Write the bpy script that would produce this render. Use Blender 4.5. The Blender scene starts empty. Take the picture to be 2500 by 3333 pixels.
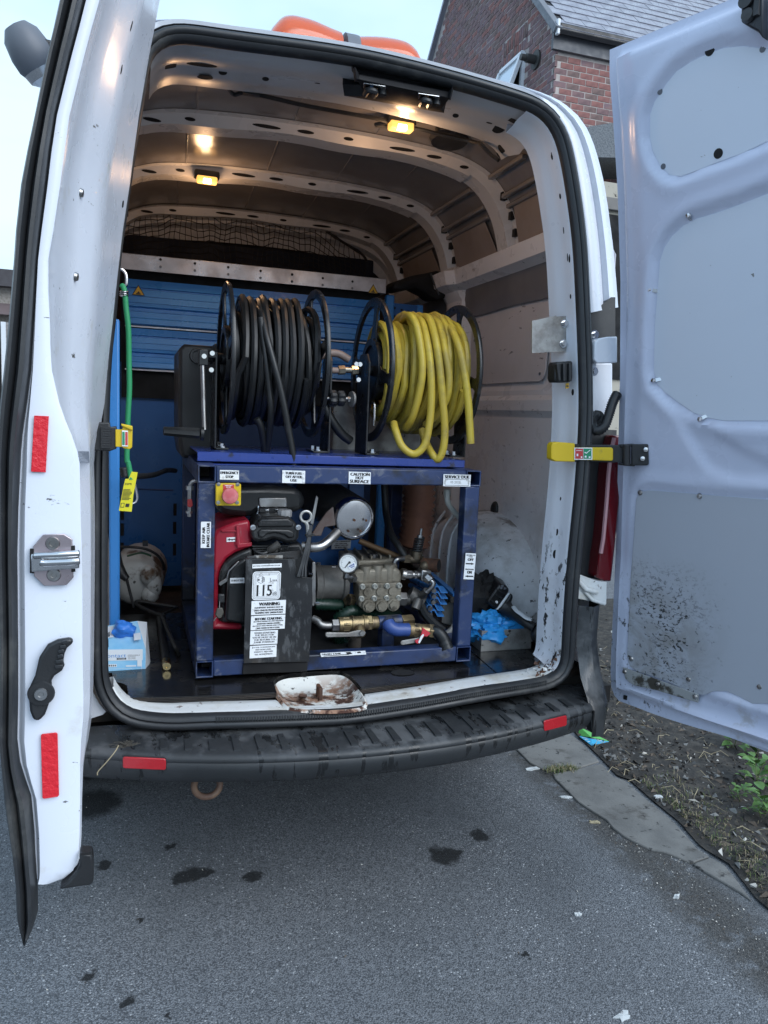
import bpy, math, random
from mathutils import Vector, Matrix, noise as mnoise
random.seed(7)
SC = bpy.context.scene
COL = SC.collection

# ---------------------------------------------------------------- camera, sky, sun, exposure
cd = bpy.data.cameras.new('camera'); cam = bpy.data.objects.new('camera', cd); COL.objects.link(cam)
YAW, PITCH, ROLL = .315, -.127, .043
_f = Vector((math.sin(YAW)*math.cos(PITCH), math.cos(YAW)*math.cos(PITCH), math.sin(PITCH)))
_r = Vector((math.cos(YAW), -math.sin(YAW), 0)); _u = _r.cross(_f)
_r2 = _r*math.cos(ROLL) + _u*math.sin(ROLL); _u2 = _u*math.cos(ROLL) - _r*math.sin(ROLL)
M = Matrix((_r2, _u2, -_f)).transposed().to_4x4(); M.translation = Vector((-.609, -2.079, 1.424))
cam.matrix_world = M
cd.sensor_fit = 'HORIZONTAL'; cd.sensor_width = 36; cd.lens = 36.0; cd.clip_start = .05; cd.clip_end = 900
SC.camera = cam

SUN_EL, SUN_ROT = math.radians(38), math.radians(146)
wd = bpy.data.worlds.new('World'); SC.world = wd; wd.use_nodes = True
nt = wd.node_tree; nt.nodes.clear()
out = nt.nodes.new('ShaderNodeOutputWorld'); bg = nt.nodes.new('ShaderNodeBackground')
sky = nt.nodes.new('ShaderNodeTexSky'); sky.sky_type = 'NISHITA'; sky.sun_disc = False
sky.sun_elevation = SUN_EL; sky.sun_rotation = SUN_ROT; sky.air_density = 1.4; sky.dust_density = 2.0
tc = nt.nodes.new('ShaderNodeTexCoord'); mp = nt.nodes.new('ShaderNodeMapping'); mp.inputs['Scale'].default_value = (1, 1, 2.6)
nz = nt.nodes.new('ShaderNodeTexNoise'); nz.inputs['Scale'].default_value = 1.7; nz.inputs['Detail'].default_value = 5; nz.inputs['Roughness'].default_value = .55
rp = nt.nodes.new('ShaderNodeValToRGB'); rp.color_ramp.elements[0].position = .36; rp.color_ramp.elements[1].position = .68
rp.color_ramp.elements[0].color = (3.8, 5.8, 8.5, 1); rp.color_ramp.elements[1].color = (5.8, 7.4, 8.5, 1)
mx = nt.nodes.new('ShaderNodeMix'); mx.data_type = 'RGBA'; mx.inputs[0].default_value = .82
nt.links.new(tc.outputs['Generated'], mp.inputs['Vector']); nt.links.new(mp.outputs[0], nz.inputs['Vector'])
nt.links.new(nz.outputs['Fac'], rp.inputs[0]); nt.links.new(sky.outputs[0], mx.inputs[6]); nt.links.new(rp.outputs[0], mx.inputs[7])
nt.links.new(mx.outputs[2], bg.inputs['Color']); bg.inputs['Strength'].default_value = .1
nt.links.new(bg.outputs[0], out.inputs[0])
sd = bpy.data.lights.new('sun', 'SUN'); sd.energy = 1.5; sd.angle = math.radians(55); sd.color = (.93, .96, 1)
sun = bpy.data.objects.new('sun', sd); COL.objects.link(sun)
sun.rotation_euler = (math.radians(90) - SUN_EL, 0, math.radians(180) - SUN_ROT)
SC.view_settings.view_transform = 'Standard'; SC.view_settings.look = 'None'; SC.view_settings.gamma = 1
SC.view_settings.use_curve_mapping = False; SC.view_settings.exposure = .78

# ---------------------------------------------------------------- mesh helpers
def V(*a): return Vector(a[0] if len(a) == 1 else a)
def lerp(a, b, t): return a + (b - a)*t
def sstep(a, b, x):
    t = max(0., min(1., (x - a)/(b - a))); return t*t*(3 - 2*t)
def interp(tab, x):
    if x <= tab[0][0]: return tab[0][1]
    for (a, p), (b, q) in zip(tab, tab[1:]):
        if x <= b: return p + (q - p)*(x - a)/(b - a)
    return tab[-1][1]
def spline(pts, n=6, closed=False):
    P = [V(p) for p in pts]; m = len(P); o = []
    for i in range(m if closed else m - 1):
        g = lambda k: P[k % m] if closed else P[max(0, min(m - 1, k))]
        a, b, c, d = g(i - 1), g(i), g(i + 1), g(i + 2)
        for k in range(n):
            t = k/n
            o.append(.5*((2*b) + (c - a)*t + (2*a - 5*b + 4*c - d)*t*t + (3*b - a - 3*c + d)*t**3))
    if not closed: o.append(P[-1])
    return o
def resample(pts, step, closed=False):
    P = list(pts) + ([pts[0]] if closed else []); o = [P[0].copy()]; acc = 0
    for a, b in zip(P, P[1:]):
        L = (b - a).length; d = step - acc
        while d < L: o.append(a + (b - a)*(d/L)); d += step
        acc = L - (d - step)
    return o
def arc(c, u, v, r, a0, a1, n):
    return [V(c) + V(u)*(r*math.cos(math.radians(lerp(a0, a1, i/n)))) + V(v)*(r*math.sin(math.radians(lerp(a0, a1, i/n)))) for i in range(n + 1)]
def rrect(w, h, r, n=4, cx=0, cy=0):
    o = []
    for sx, sy, a in ((1, 1, 0), (-1, 1, 90), (-1, -1, 180), (1, -1, 270)):
        for i in range(n + 1):
            t = math.radians(a + 90*i/n); o.append((cx + sx*(w/2 - r) + r*math.cos(t), cy + sy*(h/2 - r) + r*math.sin(t)))
    return o
class MB:
    def __init__(s): s.v = []; s.f = []; s.mi = []
    def add(s, vs, fs, mi=0):
        b = len(s.v); s.v += [tuple(v) for v in vs]; s.f += [tuple(i + b for i in f) for f in fs]; s.mi += [mi]*len(fs); return s
    def box(s, c, d, rot=None, mi=0):
        x, y, z = d[0]/2, d[1]/2, d[2]/2
        vs = [V(a, b, e) for a in (-x, x) for b in (-y, y) for e in (-z, z)]
        if rot is not None: vs = [rot @ v for v in vs]
        return s.add([v + V(c) for v in vs], [(0, 1, 3, 2), (4, 6, 7, 5), (0, 4, 5, 1), (2, 3, 7, 6), (0, 2, 6, 4), (1, 5, 7, 3)], mi)
    def bar(s, p0, p1, w, h, up=(0, 0, 1), mi=0):
        p0, p1 = V(p0), V(p1); d = (p1 - p0).normalized(); a = d.cross(V(up)).normalized(); b = a.cross(d)
        vs = [p + a*i*w/2 + b*j*h/2 for p in (p0, p1) for i, j in ((-1, -1), (1, -1), (1, 1), (-1, 1))]
        return s.add(vs, [(0, 3, 2, 1), (4, 5, 6, 7), (0, 1, 5, 4), (1, 2, 6, 5), (2, 3, 7, 6), (3, 0, 4, 7)], mi)
    def hollow(s, p0, p1, w, t, up=(0, 0, 1), mi=0):          # square tube, open ends with wall thickness
        p0, p1 = V(p0), V(p1); d = (p1 - p0).normalized(); a = d.cross(V(up)).normalized(); b = a.cross(d)
        R = []
        for p, q in ((p0, w/2), (p1, w/2), (p1, w/2 - t), (p0, w/2 - t)):
            R.append([p + a*i*q + b*j*q for i, j in ((-1, -1), (1, -1), (1, 1), (-1, 1))])
        return s.loft(R + [R[0]], closed=True, mi=mi)
    def loft(s, rows, closed=False, mi=0, flip=False, cap=False):
        n = len(rows[0]); vs = [v for r in rows for v in r]; fs = []
        for i in range(len(rows) - 1):
            for j in range(n if closed else n - 1):
                k = (j + 1) % n; q = (i*n + j, i*n + k, (i + 1)*n + k, (i + 1)*n + j); fs.append(q[::-1] if flip else q)
        if cap:
            fs.append(tuple(range(n))[::-1]); fs.append(tuple(range((len(rows) - 1)*n, len(rows)*n)))
        return s.add(vs, fs, mi)
    def tube(s, pts, r, n=8, cap=True, closed=False, mi=0, flat=1.0):
        P = [V(p) for p in pts]; m = len(P); rr = r if isinstance(r, (list, tuple)) else [r]*m
        T = []
        for i in range(m):
            a = P[(i - 1) % m] if closed else P[max(0, i - 1)]; b = P[(i + 1) % m] if closed else P[min(m - 1, i + 1)]
            d = b - a; T.append(d.normalized() if d.length > 1e-9 else V(0, 0, 1))
        x = T[0].orthogonal().normalized(); rows = []
        if abs(T[0].z) < .9: x = T[0].cross(V(0, 0, 1)).normalized()
        for i in range(m):
            x = (x - T[i]*x.dot(T[i]))
            x = x.normalized() if x.length > 1e-6 else T[i].orthogonal().normalized()
            y = T[i].cross(x)
            rows.append([P[i] + (x*math.cos(2*math.pi*k/n) + y*(flat*math.sin(2*math.pi*k/n)))*rr[i] for k in range(n)])
        if closed: rows.append(rows[0])
        return s.loft(rows, closed=True, mi=mi, cap=cap and not closed, flip=True) if False else s.loft(rows, closed=True, mi=mi, cap=cap and not closed)
    def lathe(s, prof, o, ax, n=20, mi=0, cap=True):
        o, ax = V(o), V(ax).normalized(); x = ax.orthogonal().normalized(); y = ax.cross(x)
        rows = [[o + ax*h + (x*math.cos(2*math.pi*k/n) + y*math.sin(2*math.pi*k/n))*max(r, 1e-4) for k in range(n)] for r, h in prof]
        return s.loft(rows, closed=True, mi=mi, cap=cap)
    def cyl(s, p0, p1, r, n=14, mi=0, r1=None):
        d = V(p1) - V(p0); return s.lathe([(r, 0), (r if r1 is None else r1, d.length)], p0, d, n, mi)
    def hexa(s, p0, p1, r, mi=0): return s.cyl(p0, p1, r, 6, mi)
    def prism(s, poly, o, u, v, d, mi=0):                     # 2-D outline in plane (u, v), extruded by vector d
        o, u, v, d = V(o), V(u), V(v), V(d); n = len(poly)
        A = [o + u*p[0] + v*p[1] for p in poly]
        fs = [tuple(range(n)), tuple(range(2*n - 1, n - 1, -1))] + [(i, i + n, (i + 1) % n + n, (i + 1) % n) for i in range(n)]
        return s.add(A + [p + d for p in A], fs, mi)
    def slab(s, pts, d, mi=0):                                # 3-D outline extruded by d
        A = [V(p) for p in pts]; n = len(A); d = V(d)
        fs = [tuple(range(n)), tuple(range(2*n - 1, n - 1, -1))] + [(i, i + n, (i + 1) % n + n, (i + 1) % n) for i in range(n)]
        return s.add(A + [p + d for p in A], fs, mi)
    def ball(s, c, r, n=12, m=8, mi=0):
        r = V(r) if not isinstance(r, (int, float)) else V(r, r, r); c = V(c); rows = []
        for i in range(m + 1):
            t = math.pi*i/m; q = max(math.sin(t), 1e-3)
            rows.append([c + V(r.x*q*math.cos(2*math.pi*k/n), r.y*q*math.sin(2*math.pi*k/n), r.z*math.cos(t)) for k in range(n)])
        return s.loft(rows, closed=True, mi=mi, flip=True, cap=False)
    def mesh(s, name, mats, smooth=True, ang=38):
        me = bpy.data.meshes.new(name); me.from_pydata(s.v, [], s.f)
        for m in (mats if isinstance(mats, (list, tuple)) else [mats]): me.materials.append(m)
        me.polygons.foreach_set('material_index', s.mi)
        import bmesh
        b = bmesh.new(); b.from_mesh(me); bmesh.ops.recalc_face_normals(b, faces=b.faces); b.to_mesh(me); b.free()
        if smooth:
            me.polygons.foreach_set('use_smooth', [True]*len(me.polygons)); me.set_sharp_from_angle(angle=math.radians(ang))
        me.update(); return me
    def build(s, name, mats, parent=None, bevel=0, smooth=True, ang=38, label=None):
        o = bpy.data.objects.new(name, s.mesh(name, mats, smooth, ang)); COL.objects.link(o); hang(o, parent)
        if bevel:
            b = o.modifiers.new('bevel', 'BEVEL'); b.width = bevel; b.segments = 2; b.limit_method = 'ANGLE'; b.angle_limit = math.radians(40)
        if label: o['label'] = label
        return o
from mathutils.bvhtree import BVHTree
_bv = {}
def snap(o, p):                                               # nearest point and outward normal on a part's surface
    if o.name not in _bv: _bv[o.name] = BVHTree.FromPolygons([v.co.copy() for v in o.data.vertices], [tuple(f.vertices) for f in o.data.polygons])
    a, n, i, d = _bv[o.name].find_nearest(V(p)); return a, n
def spots(name, m, par, items, on=None, th=.0009, ref=None):  # separate flush oval spots (holes, plugs) on the surface of a part
    for p, a, b in items:
        if ref is None: ref = V(-.609, -2.079, 1.424)
        c, n = snap(on or par, p)
        if n.dot(ref - c) < 0: n = -n
        u = n.cross(V(0, 0, 1)) if abs(n.z) < .8 else n.cross(V(0, 1, 0)); u.normalize(); w = u.cross(n)
        s = MB(); s.prism([(a*math.cos(t*.3927), b*math.sin(t*.3927)) for t in range(16)], c - n*.001, u, w, n*(th + .001)); s.build(name, m, par, smooth=False)
def hang(o, parent):
    if parent is not None:
        o.parent = parent
        if parent.type == 'EMPTY': o.matrix_parent_inverse = parent.matrix_basis.inverted()
def tag(o, label, cat, group=None):
    o['label'] = label; o['category'] = cat
    if group: o['group'] = group
    return o
def thing(name, label, cat, loc, group=None):
    o = bpy.data.objects.new(name, None); COL.objects.link(o); o.location = loc; o.empty_display_size = .1
    return tag(o, label, cat, group)
def struct(o): o['kind'] = 'structure'; return o
def stuff(o): o['kind'] = 'stuff'; return o
_tc = {}
def text_geo(t):                                              # glyph outlines of a line of text, height about 0.7 per unit
    if t not in _tc:
        c = bpy.data.curves.new('t', 'FONT'); c.body = t; c.resolution_u = 2
        o = bpy.data.objects.new('t', c); COL.objects.link(o)
        me = bpy.data.meshes.new_from_object(o)
        vs = [(v.co.x, v.co.y) for v in me.vertices]; fs = [tuple(p.vertices) for p in me.polygons]
        bpy.data.objects.remove(o); bpy.data.curves.remove(c); bpy.data.meshes.remove(me)
        x0 = min(v[0] for v in vs); x1 = max(v[0] for v in vs); y0 = min(v[1] for v in vs); y1 = max(v[1] for v in vs)
        _tc[t] = ([((x - x0)/(x1 - x0), (y - y0)/(y1 - y0)) for x, y in vs], fs)
    return _tc[t]
def sticker(mb, TL, TR, BL, lines=(), n=None, lift=.0012, base=0, ink=1, r=0):
    TL, TR, BL = V(TL), V(TR), V(BL); u = TR - TL; v = BL - TL
    nn = u.cross(v).normalized()
    if n is None: n = V(-.3, -1, 0)
    if nn.dot(V(n)) < 0: nn = -nn
    o = TL + nn*lift
    if base is not None: mb.slab([TL, TR, TR + v, BL], nn*lift, base)
    for t, x0, x1, y0, y1 in lines:                           # text fills x0..x1, y0..y1 (0..1, y from the top)
        vs, fs = text_geo(t)
        for k in (0, 1, 2): mb.add([o + nn*(.0004 + k*.00004) + u*(lerp(x0, x1, a) + (k - 1)*.11*(y1 - y0)*v.length/u.length) + v*lerp(y1, y0, b) for a, b in vs], fs, ink)
    return o + nn*.0004, u, v
def rect2(mb, fr, x0, y0, x1, y1, mi):
    o, u, v = fr; mb.add([o + u*x0 + v*y0, o + u*x1 + v*y0, o + u*x1 + v*y1, o + u*x0 + v*y1], [(0, 1, 2, 3)], mi)
def poly2(mb, fr, pts, mi):
    o, u, v = fr; mb.add([o + u*a + v*b for a, b in pts], [tuple(range(len(pts)))], mi)

# ---------------------------------------------------------------- materials
def mat(name, col, rough=.5, metal=0., col2=None, ns=6., lo=.4, hi=.65, bump=0., bs=90., rvar=.12, rs=9., coat=0., dirt=(), spec=None, alpha=None, trans=0., emit=None, stretch=(1, 1, 1), aniso=None):
    m = bpy.data.materials.new(name); m.use_nodes = True; t = m.node_tree; b = t.nodes['Principled BSDF']
    L = t.links.new; N = t.nodes.new
    co = N('ShaderNodeTexCoord').outputs['Object']
    def mapped(sc):
        q = N('ShaderNodeMapping'); q.inputs['Scale'].default_value = sc; L(co, q.inputs['Vector']); return q.outputs[0]
    def nz(scale, det=4, ro=.6, sc=None, dist=0):
        q = N('ShaderNodeTexNoise'); q.inputs['Scale'].default_value = scale; q.inputs['Detail'].default_value = det
        q.inputs['Roughness'].default_value = ro; q.inputs['Distortion'].default_value = dist
        L(mapped(sc) if sc else co, q.inputs['Vector']); return q.outputs['Fac']
    def ramp(f, a, c, clampv=(0, 1)):
        q = N('ShaderNodeMapRange'); q.interpolation_type = 'SMOOTHSTEP'
        q.inputs[1].default_value = a; q.inputs[2].default_value = c; q.inputs[3].default_value = clampv[0]; q.inputs[4].default_value = clampv[1]
        L(f, q.inputs[0]); return q.outputs[0]
    def mix(f, a, c):
        q = N('ShaderNodeMix'); q.data_type = 'RGBA'
        if hasattr(f, 'is_linked'): L(f, q.inputs[0])
        else: q.inputs[0].default_value = f
        for i, x in ((6, a), (7, c)):
            if isinstance(x, tuple): q.inputs[i].default_value = (*x[:3], 1)
            else: L(x, q.inputs[i])
        return q.outputs[2]
    def mul(a, c):
        q = N('ShaderNodeMath'); q.operation = 'MULTIPLY'; L(a, q.inputs[0])
        if hasattr(c, 'is_linked'): L(c, q.inputs[1])
        else: q.inputs[1].default_value = c
        return q.outputs[0]
    base = tuple(col)
    cur = base
    if col2 is not None: cur = mix(ramp(nz(ns, 5, .6, stretch), lo, hi), base, tuple(col2))
    rq = ramp(nz(rs, 3), .3, .7, (max(.02, rough - rvar), min(1, rough + rvar)))
    ro = rq
    for d in dirt:                                            # d: col, scale, lo, hi, stretch, z=(none..full), amt, rough
        f = ramp(nz(d.get('s', 20), d.get('det', 6), d.get('ro', .65), d.get('st', (1, 1, 1)), d.get('dist', 0)), d.get('lo', .55), d.get('hi', .62))
        if 'big' in d: f = mul(f, ramp(nz(d['big'], 2), d.get('blo', .45), d.get('bhi', .6)))
        for k, ax in (('x', 0), ('y', 1), ('z', 2)):
            if k in d:
                sx = N('ShaderNodeSeparateXYZ'); L(co, sx.inputs[0]); f = mul(f, ramp(sx.outputs[ax], *d[k]))
                if k + '2' in d: f = mul(f, ramp(sx.outputs[ax], *d[k + '2']))
        if 'amt' in d: f = mul(f, d['amt'])
        cur = mix(f, cur, d['col'])
        if 'rough' in d:
            q = N('ShaderNodeMix'); L(f, q.inputs[0]); L(ro, q.inputs[2]); q.inputs[3].default_value = d['rough']; ro = q.outputs[0]
    if isinstance(cur, tuple): b.inputs['Base Color'].default_value = (*cur, 1)
    else: L(cur, b.inputs['Base Color'])
    L(ro, b.inputs['Roughness']); b.inputs['Metallic'].default_value = metal
    if spec is not None: b.inputs['Specular IOR Level'].default_value = spec
    if coat: b.inputs['Coat Weight'].default_value = coat; b.inputs['Coat Roughness'].default_value = .12
    if trans: b.inputs['Transmission Weight'].default_value = trans
    if alpha is not None: b.inputs['Alpha'].default_value = alpha
    if emit: b.inputs['Emission Color'].default_value = (*emit[0], 1); b.inputs['Emission Strength'].default_value = emit[1]
    if bump:
        q = N('ShaderNodeBump'); q.inputs['Strength'].default_value = bump; q.inputs['Distance'].default_value = .004
        L(nz(bs, 4), q.inputs['Height']); L(q.outputs[0], b.inputs['Normal'])
    m['co'] = 1
    return m
BLACKSPL = dict(col=(.02, .022, .024), s=34, det=5, lo=.60, hi=.64, st=(1, 1, .8), big=3.2, blo=.38, bhi=.62)
SCUFF = dict(col=(.16, .15, .14), s=14, st=(1, 1, 3), lo=.63, hi=.70, amt=.55)
RUST = dict(col=(.10, .04, .018), s=18, lo=.53, hi=.60, rough=.85)
MT = {}
MT['paint'] = mat('white_paint', (.70, .73, .79), .28, rvar=.06, dirt=(dict(col=(.42, .42, .42), s=7, lo=.55, hi=.75, amt=.3),), coat=.3)
MT['paint_door'] = mat('white_door_paint', (.58, .62, .76), .3, rvar=.06, bump=.03, bs=14, coat=.25, dirt=(
    dict(col=(.03, .03, .032), s=60, lo=.585, hi=.625, st=(1, 1, .55), big=4, blo=.36, bhi=.55, z=(1.02, .78), x2=(1, 0), x=(.34, .06)), 
    dict(col=(.30, .26, .20), s=9, lo=.56, hi=.7, z=(.72, .55), amt=.6)))
MT['paint_edge'] = mat('white_edge_paint', (.70, .74, .82), .3, rvar=.06, bump=.02, bs=12, coat=.25, dirt=(
    dict(col=(.09, .09, .09), s=30, lo=.665, hi=.70, st=(.7, 1, 2)), dict(col=(.5, .46, .34), s=8, lo=.6, hi=.75, amt=.5)))
MT['paint_pillar'] = mat('white_pillar_paint', (.70, .73, .79), .35, rvar=.08, coat=.15, dirt=(
    dict(col=(.02, .021, .023), s=42, lo=.555, hi=.60, st=(1, 1, .5), z=(1.12, .92)),
    dict(col=(.34, .32, .29), s=8, lo=.5, hi=.7, z=(1.3, .6), amt=.5),
    dict(RUST, z=(.68, .58), s=26, lo=.44, hi=.52)))
MT['paint_sill'] = mat('white_sill_paint', (.74, .76, .76), .45, dirt=(
    dict(col=(.45, .40, .30), s=9, lo=.45, hi=.7, amt=.6), dict(RUST, s=22, lo=.60, hi=.66, big=3, blo=.4, bhi=.6),
    dict(col=(.05, .05, .05), s=40, lo=.64, hi=.68)))
MT['rusty'] = mat('rusty_white', (.70, .70, .66), .6, bump=.3, bs=60, dirt=(
    dict(col=(.24, .10, .04), s=12, lo=.44, hi=.56, y=(.20, .10), amt=.9), dict(col=(.06, .024, .015), s=19, lo=.47, hi=.56, rough=.9, y=(.13, .05)), dict(col=(.03, .03, .03), s=40, lo=.6, hi=.65)))
MT['rust'] = mat('dark_rust', (.06, .03, .02), .8, col2=(.14, .06, .03), ns=30, bump=.4, bs=120)
MT['inner'] = mat('inner_wall_paint', (.80, .78, .79), .32, rvar=.08, dirt=(
    dict(SCUFF), dict(col=(.07, .06, .055), s=26, st=(1, 1.6, 1), lo=.66, hi=.70), dict(col=(.26, .22, .18), s=5, lo=.5, hi=.72, amt=.35, z=(1.6, .8))))
MT['lining'] = mat('grey_lining', (.70, .66, .66), .55, col2=(.63, .60, .60), ns=3, bump=.05, bs=200, dirt=(
    dict(col=(.10, .09, .085), s=16, st=(1, .7, 2), lo=.64, hi=.69, amt=.8),))
MT['roofskin'] = mat('grey_roof_skin', (.22, .205, .20), .22, rvar=.05, col2=(.18, .17, .17), ns=3)
MT['rib'] = mat('rib_paint', (.58, .57, .57), .3, rvar=.06)
MT['header'] = mat('header_paint', (.44, .455, .48), .33, rvar=.06, dirt=(dict(col=(.3, .3, .31), s=4, lo=.45, hi=.7, amt=.5),))
MT['arch'] = mat('wheel_arch_paint', (.78, .79, .81), .38, dirt=(
    dict(col=(.16, .12, .09), s=7, lo=.46, hi=.6, z=(.93, 1.03)), dict(col=(.045, .045, .045), s=42, lo=.635, hi=.67),
    dict(col=(.34, .32, .29), s=6, lo=.45, hi=.7, amt=.6)))
MT['void'] = mat('dark_hole', (.008, .008, .009), .9)
MT['rubber'] = mat('black_rubber', (.022, .024, .027), .42, rvar=.1, bump=.08, bs=60, dirt=(dict(col=(.09, .09, .085), s=9, lo=.56, hi=.72, amt=.5),))
MT['plastic'] = mat('black_plastic', (.018, .019, .021), .42, rvar=.1, bump=.12, bs=300, dirt=(dict(col=(.07, .07, .07), s=8, lo=.55, hi=.7, amt=.4),))
MT['matte'] = mat('matte_black', (.012, .012, .014), .6, spec=.25)
MT['bumper'] = mat('bumper_plastic', (.024, .027, .030), .52, rvar=.08, bump=.15, bs=420, col2=(.036, .040, .045), ns=3, dirt=(
    dict(col=(.010, .011, .012), s=9, det=3, st=(3.2, 1, .45), lo=.545, hi=.575, amt=.85, rough=.2), dict(col=(.13, .135, .14), s=6, lo=.47, hi=.62, amt=.6, z=(.54, .556))))
MT['redlens'] = mat('red_lens', (.42, .012, .02), .2, coat=.6, bump=.2, bs=160)
MT['redref'] = mat('red_reflective', (.66, .018, .03), .35, bump=.7, bs=110, emit=None)
MT['lampglass'] = mat('tail_lamp_lens', (.13, .004, .008), .08, coat=.8)
MT['chrome'] = mat('bright_metal', (.62, .62, .63), .18, 1., rvar=.08)
MT['steel'] = mat('dull_steel', (.42, .42, .42), .38, 1., rvar=.12, col2=(.28, .27, .26), ns=14)
MT['zinc'] = mat('pinkish_zinc', (.52, .44, .46), .35, .9, rvar=.08, col2=(.45, .38, .40), ns=10)
MT['alu'] = mat('cast_aluminium', (.25, .225, .18), .55, .45, col2=(.15, .13, .10), ns=14, bump=.35, bs=160, dirt=(dict(col=(.045, .04, .032), s=20, lo=.56, hi=.66, amt=.7),))
MT['brass'] = mat('grimy_brass', (.34, .26, .14), .4, .8, col2=(.16, .12, .08), ns=20, dirt=(dict(col=(.06, .05, .04), s=24, lo=.56, hi=.64),))
MT['blue'] = mat('blue_frame_paint', (.018, .038, .115), .38, rvar=.1, col2=(.013, .027, .078), ns=6, coat=.15, dirt=(
    dict(col=(.16, .17, .20), s=13, lo=.54, hi=.66, st=(1, 1, 1.5), amt=.6, dist=.8), dict(col=(.35, .36, .38), s=70, lo=.72, hi=.74), dict(col=(.015, .016, .02), s=6, lo=.50, hi=.62, amt=.8)))
MT['blue2'] = mat('bright_blue_paint', (.022, .052, .26), .3, rvar=.08, coat=.2, dirt=(dict(col=(.02, .02, .03), s=16, lo=.55, hi=.63, amt=.9),))
MT['rack'] = mat('racking_blue', (.045, .24, .62), .3, rvar=.05, coat=.15, col2=(.04, .21, .56), ns=2)
MT['rackpanel'] = mat('racking_panel_blue', (.02, .11, .33), .38, col2=(.016, .09, .28), ns=2)
MT['shelf'] = mat('grey_shelf_steel', (.58, .56, .58), .36, rvar=.1, metal=.35, col2=(.38, .36, .37), ns=7, dirt=(dict(col=(.25, .2, .17), s=12, lo=.64, hi=.7, amt=.5),))
MT['red'] = mat('red_cowling', (.33, .012, .03), .38, rvar=.1, coat=.15, dirt=(dict(col=(.30, .20, .20), s=16, st=(2, 1, .8), lo=.63, hi=.70, amt=.5), dict(col=(.03, .015, .018), s=8, lo=.56, hi=.68, amt=.7)))
MT['engine'] = mat('black_engine_plastic', (.014, .015, .016), .36, rvar=.1, bump=.1, bs=120, dirt=(dict(col=(.075, .078, .08), s=12, lo=.52, hi=.68, amt=.6),))
MT['plate'] = mat('scratched_black_plate', (.016, .017, .019), .36, rvar=.1, dirt=(
    dict(col=(.10, .105, .11), s=24, st=(2.0, 1, .8), lo=.52, hi=.64, amt=.6), dict(col=(.45, .45, .45), s=80, lo=.74, hi=.76), dict(col=(.10, .08, .06), s=14, lo=.5, hi=.62, z=(.72, .63), amt=.6)))
MT['label'] = mat('white_label', (.80, .82, .84), .4, dirt=(dict(col=(.35, .34, .32), s=60, lo=.56, hi=.66, amt=.6),))
MT['ink'] = mat('black_ink', (.018, .018, .02), .5)
MT['greyink'] = mat('grey_ink', (.16, .16, .17), .5)
MT['yellow'] = mat('yellow_plastic', (.62, .44, .012), .42, dirt=(dict(col=(.2, .16, .06), s=22, lo=.6, hi=.7, amt=.6),))
MT['yhose'] = mat('yellow_hose_rubber', (.58, .44, .05), .42, rvar=.08, col2=(.52, .38, .05), ns=5, bump=.05, bs=80, dirt=(dict(col=(.16, .12, .06), s=26, lo=.62, hi=.70, amt=.7), dict(col=(.26, .19, .06), s=9, lo=.45, hi=.66, amt=.6)))
MT['bhose'] = mat('black_hose_rubber', (.011, .012, .013), .4, rvar=.1, bump=.08, bs=120, dirt=(dict(col=(.035, .035, .035), s=16, lo=.58, hi=.7, amt=.5),))
MT['reel'] = mat('black_reel_enamel', (.014, .015, .017), .3, rvar=.1, dirt=(dict(col=(.07, .068, .066), s=15, lo=.56, hi=.68, amt=.6),))
MT['green'] = mat('green_elastic', (.02, .26, .10), .6, bump=.3, bs=300)
MT['greenhose'] = mat('green_suction_hose', (.008, .028, .019), .35, dirt=(dict(col=(.08, .09, .08), s=16, lo=.58, hi=.7, amt=.5),))
MT['ytag'] = mat('yellow_tag_card', (.72, .66, .02), .45)
MT['orange'] = mat('orange_lens', (.88, .13, .012), .16, coat=.5, trans=.55)
MT['orange_in'] = mat('orange_reflector', (.50, .13, .05), .3, coat=.3)
MT['greyplastic'] = mat('grey_plastic', (.12, .13, .15), .5)
MT['ply'] = mat('black_ply_floor', (.010, .010, .011), .22, rvar=.12, col2=(.018, .017, .016), ns=9, bump=.1, bs=40, dirt=(dict(col=(.30, .30, .30), s=70, lo=.735, hi=.75), dict(col=(.06, .055, .05), s=5, lo=.55, hi=.7, amt=.6, rough=.6)))
MT['plyedge'] = mat('ply_edge', (.06, .045, .035), .7, col2=(.015, .012, .01), ns=40, stretch=(.2, .2, 6))
MT['grime'] = mat('dirty_floor', (.035, .03, .026), .7, col2=(.06, .05, .042), ns=10, bump=.3, bs=60)
MT['galv'] = mat('galvanised_steel', (.40, .39, .37), .45, .55, col2=(.27, .26, .25), ns=18, bump=.06, dirt=(dict(col=(.16, .13, .11), s=7, lo=.5, hi=.68, amt=.7), dict(col=(.05, .045, .04), s=34, lo=.64, hi=.7)))
MT['drum'] = mat('stained_white_plastic', (.55, .55, .53), .45, dirt=(dict(col=(.12, .065, .03), s=6, lo=.52, hi=.62), dict(col=(.05, .045, .04), s=24, lo=.62, hi=.68)))
MT['duct'] = mat('brown_ribbed_duct', (.17, .075, .045), .55, col2=(.13, .055, .035), ns=8)
MT['nitrile'] = mat('blue_nitrile', (.03, .30, .72), .42, bump=.25, bs=60)
MT['nitrile2'] = mat('deep_blue_nitrile', (.035, .20, .68), .42, bump=.25, bs=60)
MT['boxblue'] = mat('printed_blue_card', (.13, .42, .70), .5, col2=(.32, .58, .78), ns=4)
MT['boxwhite'] = mat('printed_pale_card', (.62, .67, .72), .5, dirt=(dict(col=(.4, .38, .35), s=12, lo=.6, hi=.7, amt=.4),))
MT['cloth'] = mat('black_cloth', (.010, .010, .011), .85, bump=.4, bs=70)
MT['brown'] = mat('brown_leather', (.06, .032, .02), .5)
MT['net'] = mat('black_net_cord', (.012, .011, .012), .7)
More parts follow.
